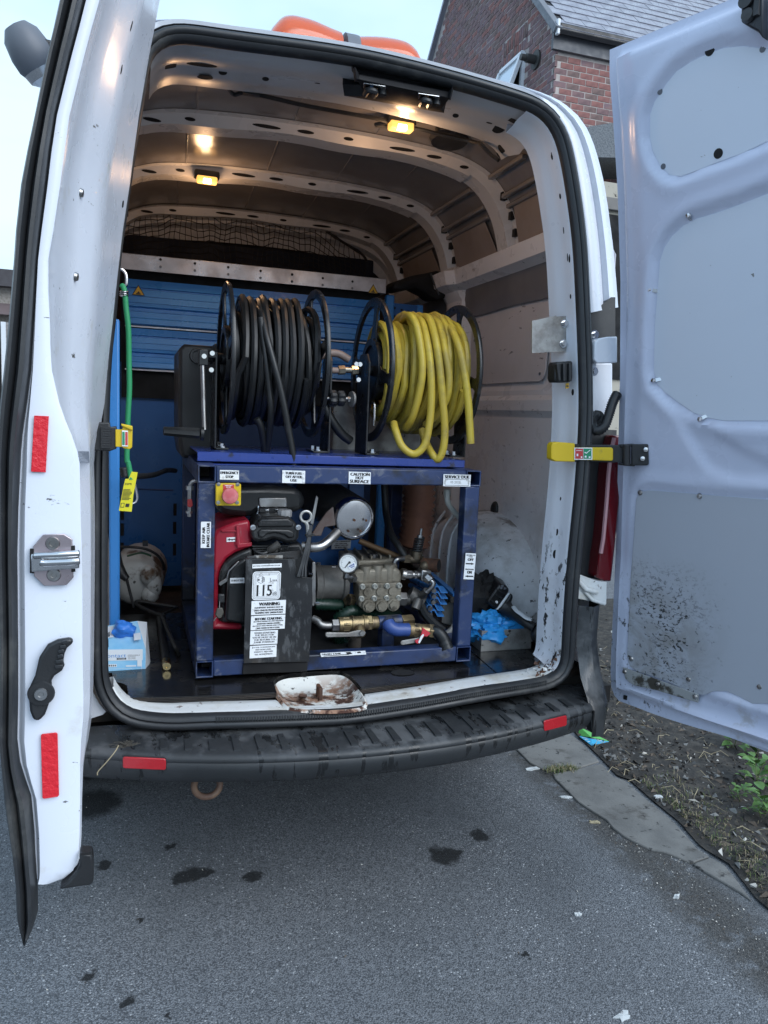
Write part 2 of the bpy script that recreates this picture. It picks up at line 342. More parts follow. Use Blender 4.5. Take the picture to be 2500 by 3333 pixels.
MT['bulk'] = mat('bulkhead_brown', (.055, .042, .038), .7)
MT['bulkblue'] = mat('navy_cloth_band', (.012, .016, .032), .8)
MT['whiteglow'] = mat('white_plastic', (.7, .72, .74), .35)
MT['badge'] = mat('badge_red', (.50, .05, .05), .4)
MT['badgeg'] = mat('badge_green', (.02, .25, .12), .4)
MT['amber'] = mat('amber_sign', (.60, .36, .02), .4)
def lampmat(name, c, s):
    m = bpy.data.materials.new(name); m.use_nodes = True; t = m.node_tree; b = t.nodes['Principled BSDF']
    b.inputs['Base Color'].default_value = (.3, .2, .08, 1); b.inputs['Emission Color'].default_value = (*c, 1); b.inputs['Emission Strength'].default_value = s
    return m
MT['bulb'] = lampmat('lamp_core', (1., .80, .42), 7)
MT['lit'] = lampmat('lit_lamp_lens', (1., .46, .10), .95)

# ---------------------------------------------------------------- ground
def nodes(name):
    m = bpy.data.materials.new(name); m.use_nodes = True; t = m.node_tree; return m, t, t.nodes['Principled BSDF']
def mk_asphalt():
    m, t, b = nodes('asphalt'); N, L = t.nodes.new, t.links.new
    co = N('ShaderNodeTexCoord').outputs['Object']
    def mth(op, a, c=None, clamp=False):
        q = N('ShaderNodeMath'); q.operation = op; q.use_clamp = clamp
        for i, x in enumerate((a, c)):
            if x is None: continue
            if hasattr(x, 'is_linked'): L(x, q.inputs[i])
            else: q.inputs[i].default_value = x
        return q.outputs[0]
    def rng(f, a, c, o0=0, o1=1):
        q = N('ShaderNodeMapRange'); q.interpolation_type = 'SMOOTHSTEP'
        for i, x in zip((1, 2, 3, 4), (a, c, o0, o1)): q.inputs[i].default_value = x
        L(f, q.inputs[0]); return q.outputs[0]
    def mix(f, a, c):
        q = N('ShaderNodeMix'); q.data_type = 'RGBA'; L(f, q.inputs[0])
        for i, x in ((6, a), (7, c)):
            if isinstance(x, tuple): q.inputs[i].default_value = (*x, 1)
            else: L(x, q.inputs[i])
        return q.outputs[2]
    def vor(s, feat='F1', out='Distance', rand=1):
        q = N('ShaderNodeTexVoronoi'); q.feature = feat; q.inputs['Scale'].default_value = s; q.inputs['Randomness'].default_value = rand; L(co, q.inputs['Vector']); return q.outputs[out]
    def noi(s, d=4, r=.6):
        q = N('ShaderNodeTexNoise'); q.inputs['Scale'].default_value = s; q.inputs['Detail'].default_value = d; q.inputs['Roughness'].default_value = r; L(co, q.inputs['Vector']); return q.outputs['Fac']
    cellc = vor(240, out='Color'); sp_ = N('ShaderNodeSeparateXYZ'); L(cellc, sp_.inputs[0])
    c = mix(rng(sp_.outputs[0], .1, .95), (.10, .107, .118), (.22, .232, .25))
    c = mix(rng(noi(1.1, 4), .35, .7), c, mix(rng(noi(60, 3), .3, .7), (.11, .117, .126), (.20, .21, .225)))
    c = mix(mth('MULTIPLY', rng(vor(240), .40, .75), .8), c, (.04, .044, .05))
    c = mix(mth('MULTIPLY', rng(noi(2.3, 6, .7), .46, .7), .35), c, (.06, .066, .074))
    c = mix(mth('MULTIPLY', rng(noi(190, 2), .56, .72), .55), c, (.24, .25, .26))
    c = mix(mth('MULTIPLY', rng(sp_.outputs[1], .975, .985), rng(noi(3), .35, .6)), c, (.40, .41, .42))
    c2 = vor(38, out='Color'); s2 = N('ShaderNodeSeparateXYZ'); L(c2, s2.inputs[0])
    c = mix(mth('MULTIPLY', rng(s2.outputs[0], .975, .98), rng(vor(38), .14, .10)), c, (.42, .43, .44))
    # stains with their own outline
    nd = N('ShaderNodeTexNoise'); nd.inputs['Scale'].default_value = 26; nd.inputs['Detail'].default_value = 5; L(co, nd.inputs['Vector'])
    sb = N('ShaderNodeVectorMath'); sb.operation = 'SUBTRACT'; L(nd.outputs['Color'], sb.inputs[0]); sb.inputs[1].default_value = (.5, .5, .5)
    sc = N('ShaderNodeVectorMath'); sc.operation = 'SCALE'; L(sb.outputs[0], sc.inputs[0]); sc.inputs['Scale'].default_value = .075
    ad = N('ShaderNodeVectorMath'); L(co, ad.inputs[0]); L(sc.outputs[0], ad.inputs[1])
    st = None
    for (x, y, z), r in STAINS:
        q = N('ShaderNodeVectorMath'); q.operation = 'DISTANCE'; L(ad.outputs[0], q.inputs[0]); q.inputs[1].default_value = (x, y, 0)
        f = rng(q.outputs['Value'], r*1.1, r*.6); st = f if st is None else mth('MAXIMUM', st, f)
    c = mix(mth('MULTIPLY', st, rng(noi(150, 3), .25, .55, .78, 1)), c, (.007, .008, .009))
    # band of damp soil washed along the kerb
    (ax, ay, _), (bx, by, _) = BAND
    d = V(bx - ax, by - ay).normalized() if False else Vector((bx - ax, by - ay)).normalized()
    dp = N('ShaderNodeVectorMath'); dp.operation = 'DOT_PRODUCT'; L(ad.outputs[0], dp.inputs[0]); dp.inputs[1].default_value = (d.y, -d.x, 0)
    off = ax*d.y - ay*d.x
    e = mth('ABSOLUTE', mth('SUBTRACT', dp.outputs['Value'], off))
    band = mth('MULTIPLY', rng(e, .20, .04), rng(noi(13, 5), .30, .50))
    c = mix(mth('MULTIPLY', band, .92), c, mix(rng(noi(120, 3), .35, .65), (.022, .021, .020), (.075, .07, .064)))
    L(c, b.inputs['Base Color'])
    rr = rng(noi(14, 3), .3, .7, .62, .85); q = N('ShaderNodeMix'); L(st, q.inputs[0]); L(rr, q.inputs[2]); q.inputs[3].default_value = .92; L(q.outputs[0], b.inputs['Roughness'])
    bp = N('ShaderNodeBump'); bp.inputs['Strength'].default_value = .55; bp.inputs['Distance'].default_value = .004
    L(mth('SUBTRACT', 1, mth('ADD', vor(240), mth('MULTIPLY', noi(420, 2), .5))), bp.inputs['Height']); L(bp.outputs[0], b.inputs['Normal'])
    return m
STAINS = [((-0.4423,0.1682,0), .050), ((-0.4081,0.1795,0), .034), ((-0.4757,0.1595,0), .034), ((-0.2674,0.1175,0), .036), ((0.3533,0.0809,0), .060), ((0.3777,0.0804,0), .045), ((0.5178,0.1639,0), .045), ((-0.498,0.3404,0), .020), ((0.382,-0.4071,0), .012), ((-0.7011,0.2869,0), .030), ((-0.6055,-0.0129,0), .014), ((-0.6215,-0.3141,0), .02), ((-0.7611,0.6899,0), .12), ((-0.7211,-0.2014,0), .02), ((-0.533,-0.3746,0), .013)]
BAND = ((1.0223,-0.007,0), (1.0291,-0.554,0))
g = MB(); g.add([(-300, -300, 0), (300, -300, 0), (300, 300, 0), (-300, 300, 0)], [(0, 1, 2, 3)])
struct(g.build('road', mk_asphalt()))
soil = mat('dark_soil', (.022, .020, .018), .9, col2=(.055, .048, .040), ns=30, bump=.9, bs=70)
SOIL_EDGE = [(1.3155,0.9391,0),(1.2905,0.8109,0),(1.2586,0.5691,0),(1.2331,0.4294,0),(1.2632,0.3934,0),(1.249,0.2455,0),(1.2432,0.0735,0),(1.2064,-0.0935,0),(1.2161,-0.1466,0),(1.2274,-0.203,0),(1.1732,-0.3762,0),(1.1727,-0.4979,0)]
g = MB(); rows = []
edge = [V(p) for p in SOIL_EDGE]; edge = [edge[0] + V(-.35, 2.2, 0)] + edge + [edge[-1] + V(.2, -1.6, 0)]
edge = resample(edge, .03)
for k, p in enumerate(edge):
    row = []
    for j in range(44):
        x = p.x + .02 + .0016*j*j*1.6 + .012*j; q = V(x, p.y, 0)
        h = (mnoise.noise(q*9)*.012 + mnoise.noise(q*28)*.008 + .012)*min(1, j/4 + .15)
        row.append((x, p.y, .006 + max(0, h)))
    rows.append(row)
g.loft(rows); verge = struct(g.build('verge', soil, ang=180))
def vz(x, y): return .012 + max(0, mnoise.noise(V(x, y, 0)*9)*.012 + mnoise.noise(V(x, y, 0)*28)*.008)
slabm = mat('weathered_concrete', (.165, .162, .153), .85, col2=(.115, .113, .108), ns=5, bump=.35, bs=130, dirt=(dict(col=(.03, .03, .03), s=26, lo=.60, hi=.66), dict(col=(.055, .05, .045), s=9, lo=.55, hi=.68, amt=.7)))
kb = thing('kerb_edging', 'flat grey concrete edging slabs between the road and the dark soil verge', 'kerb', (1.1156,0.2897,0))
for pts in ([(0.9636,0.7497,0),(1.1384,0.8438,0),(1.2791,0.9077,0),(1.2905,0.8109,0),(1.2763,0.6861,0),(1.2586,0.5691,0),(1.1358,0.534,0),(1.0578,0.5348,0),(0.9893,0.5366,0),(0.9584,0.6204,0)],
            [(1.0002,0.5088,0),(1.1136,0.5237,0),(1.2555,0.546,0),(1.2331,0.4294,0),(1.2614,0.391,0),(1.249,0.2455,0),(1.2475,0.1542,0),(1.2432,0.0735,0),(1.228,-0.008,0),(1.2064,-0.0935,0),(1.2147,-0.1442,0),(1.1263,-0.1618,0),(1.1067,-0.1247,0),(1.0874,-0.09,0),(1.048,-0.0631,0),(1.026,-0.0205,0),(1.0073,0.0288,0),(0.9991,0.0859,0),(1.0087,0.141,0),(0.9941,0.2042,0),(0.9795,0.2825,0),(0.985,0.3871,0),(0.9893,0.4704,0)],
            [(1.2144,-0.1501,0),(1.2274,-0.203,0),(1.2026,-0.2892,0),(1.1732,-0.3762,0),(1.1709,-0.3379,0),(1.1479,-0.2486,0),(1.1342,-0.2037,0),(1.128,-0.167,0)]):
    s = MB(); s.slab([(x, y, -.03) for x, y, z in pts], (0, 0, .037)); s.build('slab', slabm, kb, bevel=.004)

def scatter(name, n, mats, fn, smooth=False):
    s = MB()
    for i in range(n): fn(s, i)
    return stuff(s.build(name, mats, smooth=smooth))
chipm = [mat('chip_dark', (.03, .027, .025), .9), mat('chip_brown', (.10, .078, .06), .85), mat('chip_grey', (.17, .17, .165), .85), mat('chip_pale', (.48, .46, .42), .8)]
def verge_pt():
    p = random.choice(edge); return p.x + .03 + abs(random.gauss(0, .5)), p.y + random.uniform(-.03, .03)
def shard(s, x, y, z, r, mi):
    vs = [V(random.uniform(-1, 1), random.uniform(-1, 1), random.uniform(-.4, .5))*r for _ in range(3)] + [V(random.uniform(-.4, .4), random.uniform(-.4, .4), .7)*r]
    s.add([v + V(x, y, z) for v in vs], [(0, 1, 2), (0, 1, 3), (1, 2, 3), (2, 0, 3)], mi)
def chip(s, i):
    x, y = verge_pt(); shard(s, x, y, vz(x, y), random.choice((.004, .006, .008, .011, .015, .02)), random.choices((0, 1, 2, 3), (46, 30, 19, 4))[0])
scatter('bark_and_gravel', 15000, chipm, chip)
def grit(s, i):
    if i % 3:
        t = random.random(); a, b_ = V(BAND[0]), V(BAND[1]); p = a + (b_ - a)*(t*1.5 - .3) + V(random.gauss(0, .06), random.gauss(0, .06), 0)
    else: p = V(random.uniform(-1, 1.2), random.uniform(-.9, .8), 0)
    shard(s, p.x, p.y, .001, random.choice((.0015, .002, .003, .004)), random.choices((1, 2, 3), (3, 3, 4))[0])
scatter('loose_grit', 1500, chipm, grit)
straw = mat('dry_straw', (.33, .28, .18), .8); grassm = mat('grass_green', (.075, .12, .03), .7, col2=(.16, .16, .06), ns=20); leafm = mat('leaf_green', (.065, .15, .03), .5, col2=(.11, .20, .045), ns=18)
def stalk(s, i):
    x, y = verge_pt(); a = random.uniform(0, 6.28); l = random.uniform(.02, .09); z = vz(x, y) + .006
    p = [V(x, y, z), V(x + math.cos(a)*l/2, y + math.sin(a)*l/2, z + random.uniform(0, .02)), V(x + math.cos(a + .3)*l, y + math.sin(a + .3)*l, z)]
    s.tube(p, random.uniform(.0006, .0016), 4)
scatter('dry_stalks', 420, straw, stalk)
def blade(s, x, y, z, h, mi=0):
    a = random.uniform(0, 6.28); w = V(math.cos(a + 1.57), math.sin(a + 1.57), 0)*.0012; b_ = V(math.cos(a), math.sin(a), 0)*h*random.uniform(.2, .9)
    o = V(x, y, z); s.add([o - w, o + w, o + b_*.4 + V(0, 0, h*.7) + w*.7, o + b_*.4 + V(0, 0, h*.7) - w*.7, o + b_ + V(0, 0, h*.75)], [(0, 1, 2, 3), (3, 2, 4)], mi)
JO = [(0.9856,0.53,0), (1.1178,0.5304,0), (1.2459,0.5561,0), (0.9578,0.3662,0)]
def gr(s, i):
    if i < 420:
        t = random.random(); a, b_ = V(JO[0]), V(JO[1]); p = a + (b_ - a)*t + V(random.gauss(0, .012), random.gauss(0, .014), 0); h = random.uniform(.006, .022)
    else:
        e = random.choice([q for q in edge if -1.0 < q.y < .35]); p = e + V(.05 + abs(random.gauss(0, .10)), random.uniform(-.05, .05), 0); h = random.uniform(.01, .035)
    blade(s, p.x, p.y, .008, h, random.choices((0, 1), (4, 2))[0])
scatter('grass', 2600, [grassm, straw], gr)

# leafy weeds beside the kerb: each leaf a part
def leafmesh(l, w):
    s = MB(); rows = []
    for i, (t, q) in enumerate(((0, .1), (.15, .7), (.4, 1), (.7, .7), (.9, .3), (1, .03))):
        z = math.sin(t*2.6)*l*.16; rows.append([(t*l, -q*w, z + q*w*.35), (t*l, 0, z), (t*l, q*w, z + q*w*.35)])
    s.loft(rows); return s.mesh('leaf', leafm)
LM = [leafmesh(.042, .015), leafmesh(.032, .013), leafmesh(.05, .016)]
for (x, y, z), n, sc, lab in (((1.9336,0.5417,0), 12, 1.0, 'round leaved weed peeping out beneath the middle of the open door'), ((1.9662,0.4391,0), 14, 1.15, 'leafy weed right under the lower edge of the open door at the right border'),
        ((1.746,0.2115,0), 22, 1.1, 'tall pointed leaved weed on the dark soil at the right border'), ((1.5807,0.0049,0), 24, 1.0, 'bright green leafy weed nearest the camera at the right border'), ((1.5902,0.1267,0), 12, .6, 'small feathery weed growing left of the taller weeds')):
    w = thing('weed', lab, 'plant', (x, y, vz(x, y)), 'weeds growing on the verge')
    s = MB()
    for k in range(3): s.tube([V(x, y, 0), V(x + random.uniform(-.03, .03), y + random.uniform(-.03, .03), .05*sc), V(x + random.uniform(-.05, .05), y + random.uniform(-.05, .05), .10*sc)], .0016, 5)
    s.build('stem', grassm, w)
    for k in range(int(n*1.5)):
        o = bpy.data.objects.new('leaf', LM[k % 3]); COL.objects.link(o); o.parent = w; a = k*2.4
        r = random.uniform(.0, .05)*sc; o.location = (r*math.cos(a), r*math.sin(a), random.uniform(.015, .10)*sc)
        o.rotation_euler = (random.uniform(-.3, .3), random.uniform(-.5, .25), a); k_ = sc*random.uniform(.7, 1.2); o.scale = (k_, k_, k_)

# litter on the ground
pk = thing('crisp_packet', 'crumpled green and blue snack packet lying on the soil behind the bumper', 'litter', (1.3747,0.7927,0))
s = MB(); fr = sticker(s, (1.3305,0.8445,0.03), (1.4027,0.7121,0.015), (1.3047,0.8076,0.012), n=(0, -.3, 1), lift=.002, base=None)
P0, P1, P2, P3, P4 = V((1.3218,0.8257,0.045)), V((1.4014,0.7045,0.02)), V((1.3069,0.7027,0.012)), V((1.3035,0.8088,0.014)), V((1.3305,0.7418,0.03))
s.add([P0, P1, P4], [(0, 1, 2)], 1); s.add([P0, P4, P3], [(0, 1, 2)], 1); s.add([P3, P4 - V(0, 0, .006), P1, P2], [(0, 1, 2, 3)], 0)
s.add([P3, P2, V(P2) + V(.02, .03, -.006), V(P3) + V(.02, .03, -.006)], [(0, 1, 2, 3)], 0)
P5 = (P3 + P2)/2 - V(0, 0, .001)
s.build('packet', [mat('packet_blue', (.03, .35, .60), .3), mat('packet_green', (.12, .42, .10), .35)], pk, smooth=False)
s = MB()
for t in (.3, .5, .7): a = P3.lerp(P2, t) + V(0, -.001, .003); b_ = P4.lerp(P1, t*.8) + V(0, -.001, -.003); s.tube([a, b_], .0012, 4)
s.build('printed_stripes', MT['whiteglow'], pk)
paperm = mat('dirty_paper', (.50, .52, .52), .7, dirt=(dict(col=(.12, .12, .12), s=50, lo=.58, hi=.66),))
for (x, y, z), w, h, a, lab in (((0.9574,0.5787,0), .075, .03, .1, 'torn white paper scrap beside the grassy joint of the kerb slabs'), ((0.9538,0.3326,0), .05, .018, -.4, 'thin white plastic sliver against the kerb slab edge'),
        ((0.9603,0.1467,0), .05, .022, -.5, 'curled grey leaf lying on the road near the kerb'), ((0.6201,-0.2962,0), .022, .018, .3, 'small white crumb of paper on open asphalt'),
        ((0.5182,-0.6627,0), .05, .034, .1, 'flattened pale paper blob at the bottom edge of the picture'), ((0.9648,-0.2963,0), .035, .02, .4, 'pale flake lying in the damp soil beside the kerb'), ((1.2906,0.2232,0.02), .04, .03, .2, 'pale stone sitting on the dark soil verge')):
    s = MB(); n = 11; pts = []
    for k in range(n):
        t = 2*math.pi*k/n; r = random.uniform(.45, 1.2); pts.append(V(x + w/2*r*math.cos(t)*math.cos(a) - h/2*r*math.sin(t)*math.sin(a), y + w/2*r*math.cos(t)*math.sin(a) + h/2*r*math.sin(t)*math.cos(a), z + .001 + random.uniform(0, .005)))
    c = sum(pts, V(0, 0, 0))/n + V(0, 0, .001)
    s.add(pts + [c] + [V(p.x, p.y, z - .002) for p in pts], [(k, (k + 1) % n, n) for k in range(n)] + [(k, k + n + 1, (k + 1) % n + n + 1, (k + 1) % n) for k in range(n)])
    nm = 'stone' if 'stone' in lab else 'dead_leaf' if 'leaf' in lab else 'paper_scrap'
    tag(s.build(nm, paperm if nm != 'dead_leaf' else straw, smooth=False), lab, 'litter')

# ---------------------------------------------------------------- brick house, upper right
HXW, HYW = 4.43, 7.2                       # gable plane x, front plane y
brickm = [mat('brick_%s' % n, c, .85, col2=c2, ns=9, bump=.4, bs=60) for n, c, c2 in (('plum', (.21, .125, .125), (.15, .095, .10)), ('red', (.27, .115, .10), (.20, .095, .088)), ('brown', (.19, .12, .11), (.13, .09, .085)), ('purple', (.17, .11, .125), (.23, .14, .135)))]
mortar = mat('mortar', (.46, .41, .385), .9, col2=(.36, .32, .30), ns=8)
ho = thing('brick_house', 'red brick gabled house with slate roof and an open white window, behind the van', 'house', (HXW, HYW, 0))
ZE = 6.42                                  # eave height
RY, RZ = 10.1, 9.4                         # ridge
s = MB(); s.add([(HXW, HYW, 0), (HXW, HYW, ZE), (HXW, RY, RZ), (HXW, 2*RY - HYW, ZE), (HXW, 2*RY - HYW, 0), (HXW + 7, HYW, 0), (HXW + 7, HYW, ZE), (HXW + 7, RY, RZ), (HXW + 7, 2*RY - HYW, ZE), (HXW + 7, 2*RY - HYW, 0)],
    [(0, 1, 2, 3, 4), (9, 8, 7, 6, 5), (0, 5, 6, 1), (4, 3, 8, 9)])
bricktex = mortar
wall = s.build('wall', mortar, ho, smooth=False)
BL, BH, BT = .178, .065, .012
def brickmesh(dx, dy, dz, m):
    q = MB(); q.box((0, 0, 0), (dx, dy, dz)); return q.mesh('brick', m, smooth=False)
BG = [brickmesh(.03, BL, BH, m) for m in brickm]; BF = [brickmesh(BL, .03, BH, m) for m in brickm]; BS = [brickmesh(.03, .052, .19, m) for m in brickm]
WINY = (((4.43,8.056,6.3804))[1], (4.43,8.7042,6.4536)[1]); WINZ = (4.43,8.056,6.3804)[2]
cams = Vector((-.609, -2.079, 1.424))
def pix(P):
    d = Vector(P) - cams; z = d.dot(_f); return (829.5 + 1661*d.dot(_r2)/z, 1106 - 1661*d.dot(_u2)/z)
seen, rest = [], []
def onroof(y): return ZE + (RZ - ZE)*(1 - abs(y - RY)/(RY - HYW))
k0 = 0
z = 2.6; row = 0
while z < 9.2:
    y = HYW - .02 + (BL/2 if row % 2 else BL)
    while y < 2*RY - HYW:
        win = WINY[0] - .05 < y < WINY[1] + .05
        if z + .05 < onroof(y) - .10 and not (win and WINZ - 1.0 < z < WINZ + .42):
            u, v = pix((HXW, y, z)); it = ('g', y, z)
            (seen if u > 950 and -12 < v < 250 - (1200 - u)*.35 + 30 else rest).append((u, it))
        y += BL + BT
    x = HXW + (BL if row % 2 else BL/2)
    while x < HXW + 3.2:
        if z < ZE - .42:
            u, v = pix((x, HYW, z)); (seen if u < 1325 and -12 < v < 268 else rest).append((u, ('f', x, z)))
        x += BL + BT
    z += BH + BT; row += 1
seen.sort(key=lambda t: -t[0]); rest += seen[300:]; seen = seen[:300]
def brickobj(it, m=None):
    c = random.choices((0, 1, 2, 3), (3, 2, 3, 3) if it[0] == 'g' else (2, 5, 3, 1))[0]
    o = bpy.data.objects.new('brick', (BG if it[0] == 'g' else BF)[c]); COL.objects.link(o)
    j = random.uniform(-.003, .004)
    o.location = ((HXW + .010 + j, it[1], it[2]) if it[0] == 'g' else (it[1], HYW + .010 + j, it[2])); o.parent = wall
for u, it in seen: brickobj(it)
s = MB()
for u, it in rest:
    c = random.choice((0, 1, 2, 3))
    s.box((HXW + .010, it[1], it[2]) if it[0] == 'g' else (it[1], HYW + .010, it[2]), (.03, BL, BH) if it[0] == 'g' else (BL, .03, BH), mi=c)
o = stuff(s.build('brick_courses', brickm, wall, smooth=False))
# soldier courses above the window
y = WINY[0] - .03
while y < WINY[1] + .03:
    for q in range(2):
        o = bpy.data.objects.new('brick', BS[random.randrange(4)]); COL.objects.link(o); o.location = (HXW + .009, y, WINZ + .11 + q*.2 + random.uniform(-.03, .03)); o.parent = wall
    y += .064
# roof: slates course by course on the near slope, verge strip, gutter, fascia
slatem = [mat('slate_%s' % n, c, .38, spec=.5, col2=c2, ns=6, bump=.15, bs=50) for n, c, c2 in (('blue', (.25, .255, .30), (.20, .205, .245)), ('grey', (.23, .235, .28), (.27, .275, .32)))]
rd = Vector((0, RY - HYW, RZ - ZE)); rl = rd.length; rd.normalize(); rn = Vector((0, -rd.z, rd.y)); eo = Vector((HXW, HYW, ZE)) - rd*.25
s = MB(); s.slab([eo - V(.08, 0, 0), eo + V(7.1, 0, 0), eo + V(7.1, 0, 0) + rd*(rl + .25), eo - V(.08, 0, 0) + rd*(rl + .25)], -rn*.05); roof = s.build('roof', mat('roof_felt', (.03, .03, .034), .9), ho, smooth=False)
s = MB(); e2 = Vector((HXW, 2*RY - HYW, ZE)); rd2 = Vector((0, -rd.y, rd.z)); s.slab([e2 - V(.08, 0, 0) - rd2*.2, e2 + V(7.1, 0, 0) - rd2*.2, e2 + V(7.1, 0, 0) + rd2*rl, e2 - V(.08, 0, 0) + rd2*rl], V(0, .03, .05)); s.build('far_roof_slope', slatem[0], ho, smooth=False)
sm = []
for m in slatem:
    q = MB(); R = [rd*a + rn*b_ for a, b_ in ((0, .016), (.27, .004), (.27, -.004), (0, .006))]
    q.loft([[V(0, 0, 0) + p for p in R], [V(.295, 0, 0) + p for p in R]], closed=True, cap=True); sm.append(q.mesh('slate', m, smooth=False))
nsl = 0; far = MB()
for r in range(14):
    for c in range(24):
        p = eo + rd*(.02 + r*.2) + V(-.06 + c*.3 - (.15 if r % 2 else 0), 0, 0) + rn*(.004)
        if p.x < HXW - .1: continue
        u, v = pix(p)
        if v > -25 and u < 1560:
            o = bpy.data.objects.new('slate', sm[random.randrange(2)]); COL.objects.link(o); o.location = p + rn*random.uniform(0, .004); o.parent = roof; nsl += 1
        else:
            R = [rd*a + rn*b_ for a, b_ in ((0, .016), (.27, .004), (.27, -.004), (0, .006))]; far.loft([[p + q for q in R], [p + V(.295, 0, 0) + q for q in R]], closed=True, cap=True)
stuff(far.build('slate_courses', slatem[0], roof, smooth=False))
s = MB(); s.slab([eo - V(.12, 0, 0) - rn*.06, eo - V(.02, 0, 0) - rn*.06, eo - V(.02, 0, 0) - rn*.06 + rd*rl, eo - V(.12, 0, 0) - rn*.06 + rd*rl], rn*.09); s.build('verge_trim', mat('lead_grey', (.14, .15, .17), .5), ho, bevel=.01)
s = MB(); s.slab([(HXW - .07, HYW - .06, ZE - .36), (HXW + 7, HYW - .06, ZE - .36), (HXW + 7, HYW - .06, ZE - .14), (HXW - .07, HYW - .06, ZE - .14)], (0, .055, 0)); s.build('fascia', mat('fascia_grey', (.085, .088, .10), .5), ho, smooth=False)
s = MB(); s.slab([(HXW - .05, HYW - .17, ZE - .19), (HXW + 7, HYW - .17, ZE - .19), (HXW + 7, HYW - .17, ZE - .09), (HXW - .05, HYW - .17, ZE - .09)], (0, .11, 0)); s.build('gutter', mat('gutter_black', (.012, .012, .014), .4), ho, bevel=.02)
s = MB(); s.slab([(HXW - .09, HYW - .18, ZE - .24), (HXW - .05, HYW - .18, ZE - .24), (HXW - .05, HYW - .18, ZE - .06), (HXW - .09, HYW - .18, ZE - .06)], (0, .06, 0)); s.build('gutter_end', MT['whiteglow'], ho, bevel=.01)
# open top-hung window
upvc = mat('white_upvc', (.75, .77, .80), .3)
s = MB(); y0, y1 = WINY[0], WINY[1]; zt = WINZ; zb = zt - 1.0
for p, q in (((y0, zt), (y1, zt)), ((y0, zb), (y1, zb)), ((y0, zt), (y0, zb)), ((y1, zt), (y1, zb))): s.bar((HXW - .01, p[0], p[1]), (HXW - .01, q[0], q[1]), .07, .07, up=(1, 0, 0))
wf = s.build('window', upvc, ho, smooth=False)
s = MB(); s.slab([(HXW - .012, y0, zb), (HXW - .012, y1, zb), (HXW - .012, y1, zt), (HXW - .012, y0, zt)], (-.004, 0, 0)); s.build('dark_opening', mat('dark_room', (.012, .011, .011), .8), wf, smooth=False)
sd_ = Vector((-.32, 0, -.947)).normalized(); so = V(HXW - .05, 0, zt - .02); sh = .62
s = MB(); A = lambda y, t: so + V(0, y, 0) + sd_*t
for p, q in (((y0, 0), (y1, 0)), ((y0, sh), (y1, sh)), ((y0, 0), (y0, sh)), ((y1, 0), (y1, sh))): s.bar(A(*p), A(*q), .07, .05, up=sd_.cross(V(0, 1, 0)))
s.build('sash', upvc, wf, smooth=False)
s = MB(); s.slab([A(y0, 0), A(y1, 0), A(y1, sh), A(y0, sh)], sd_.cross(V(0, 1, 0))*.008); s.build('pane', mat('window_glass', (.55, .62, .68), .06, coat=.5), wf, smooth=False)
s = MB(); fp = V((4.43,7.6916,6.151)); s.cyl(fp, fp - V(.03, 0, 0), .12, 16); s.cyl(fp, fp - V(.16, 0, 0), .055, 14); s.cyl(fp - V(.16, 0, 0), fp - V(.24, 0, 0), .04, 14); s.build('flue', mat('flue_plastic', (.045, .045, .042), .6), ho)
# low neighbour building with a rough dashed parapet
nb = thing('rendered_outbuilding', 'cream rendered outbuilding with a grey pebble dashed parapet beyond the open right door', 'building', (5.2, 6.5, 0))
s = MB(); s.box((5.8, 6.6, 2.0), (3.3, 1.0, 4.44)); s.build('wall', mat('cream_render', (.40, .37, .31), .85, dirt=(dict(col=(.06, .055, .05), s=9, lo=.62, hi=.68),)), nb, smooth=False)
pt_ = (4.2181,6,4.7683); pb_ = (4.3842,6,4.4141)
s = MB(); s.slab([(4.12, 6.05, pb_[2]), (7.5, 6.05, pb_[2] + .42), (7.5, 6.05, pt_[2] + .9), (4.12, 6.05, pt_[2] - .05)], (0, .9, 0)); s.build('parapet', mat('pebble_dash', (.17, .185, .20), .9, col2=(.09, .10, .11), ns=60, bump=1., bs=90), nb, smooth=False)
s = MB(); s.box((5.8, 6.07, (4.5575,6,3.9693)[2]), (3.32, .06, .14)); s.build('lintel', mat('lintel_stone', (.18, .17, .16), .8), nb, bevel=.01)
s = MB(); s.box((5.8, 6.09, (4.5631,6,3.9075)[2] - 1.0), (2.6, .03, 1.9)); s.build('dark_doorway', MT['void'], nb, smooth=False)
# sliver of a house far to the left
lh = thing('distant_house', 'pale roughcast house with a tiled porch, a sliver at the far left edge', 'house', (-2.951,14,2.8971))
c0 = (-3.0021,14,3.5352); c1 = (-2.9555,13.6,2.7892); c2 = (-2.9506,13.6,3.0544)
s = MB(); s.box((c0[0] - 2.6, 16, c0[2]/2 - .1), (6, 4, c0[2])); s.build('wall', mat('roughcast', (.38, .34, .30), .9, col2=(.26, .23, .20), ns=25), lh, smooth=False)
s = MB(); s.box((c0[0] - 2.6, 15.9, c0[2] + .05), (6.2, 4.3, .3)); s.build('eave', mat('dark_eave', (.06, .055, .06), .7), lh, smooth=False)
s = MB()
for k in range(6): s.box((c1[0] - 2.6, 13.75 + k*.07, c1[2] + .16 + (c2[2] - c1[2])*k/6), (6 - k*.05, .09, .05))
s.build('porch_tiles', mat('porch_tile', (.16, .12, .12), .8), lh, smooth=False)
s = MB(); s.box((c1[0] - 2.62, 14.2, c1[2]/2), (5.6, .9, c1[2])); s.build('porch_wall', mat('porch_siding', (.30, .29, .29), .8, col2=(.22, .21, .21), ns=3, stretch=(.1, .1, 9)), lh, smooth=False)
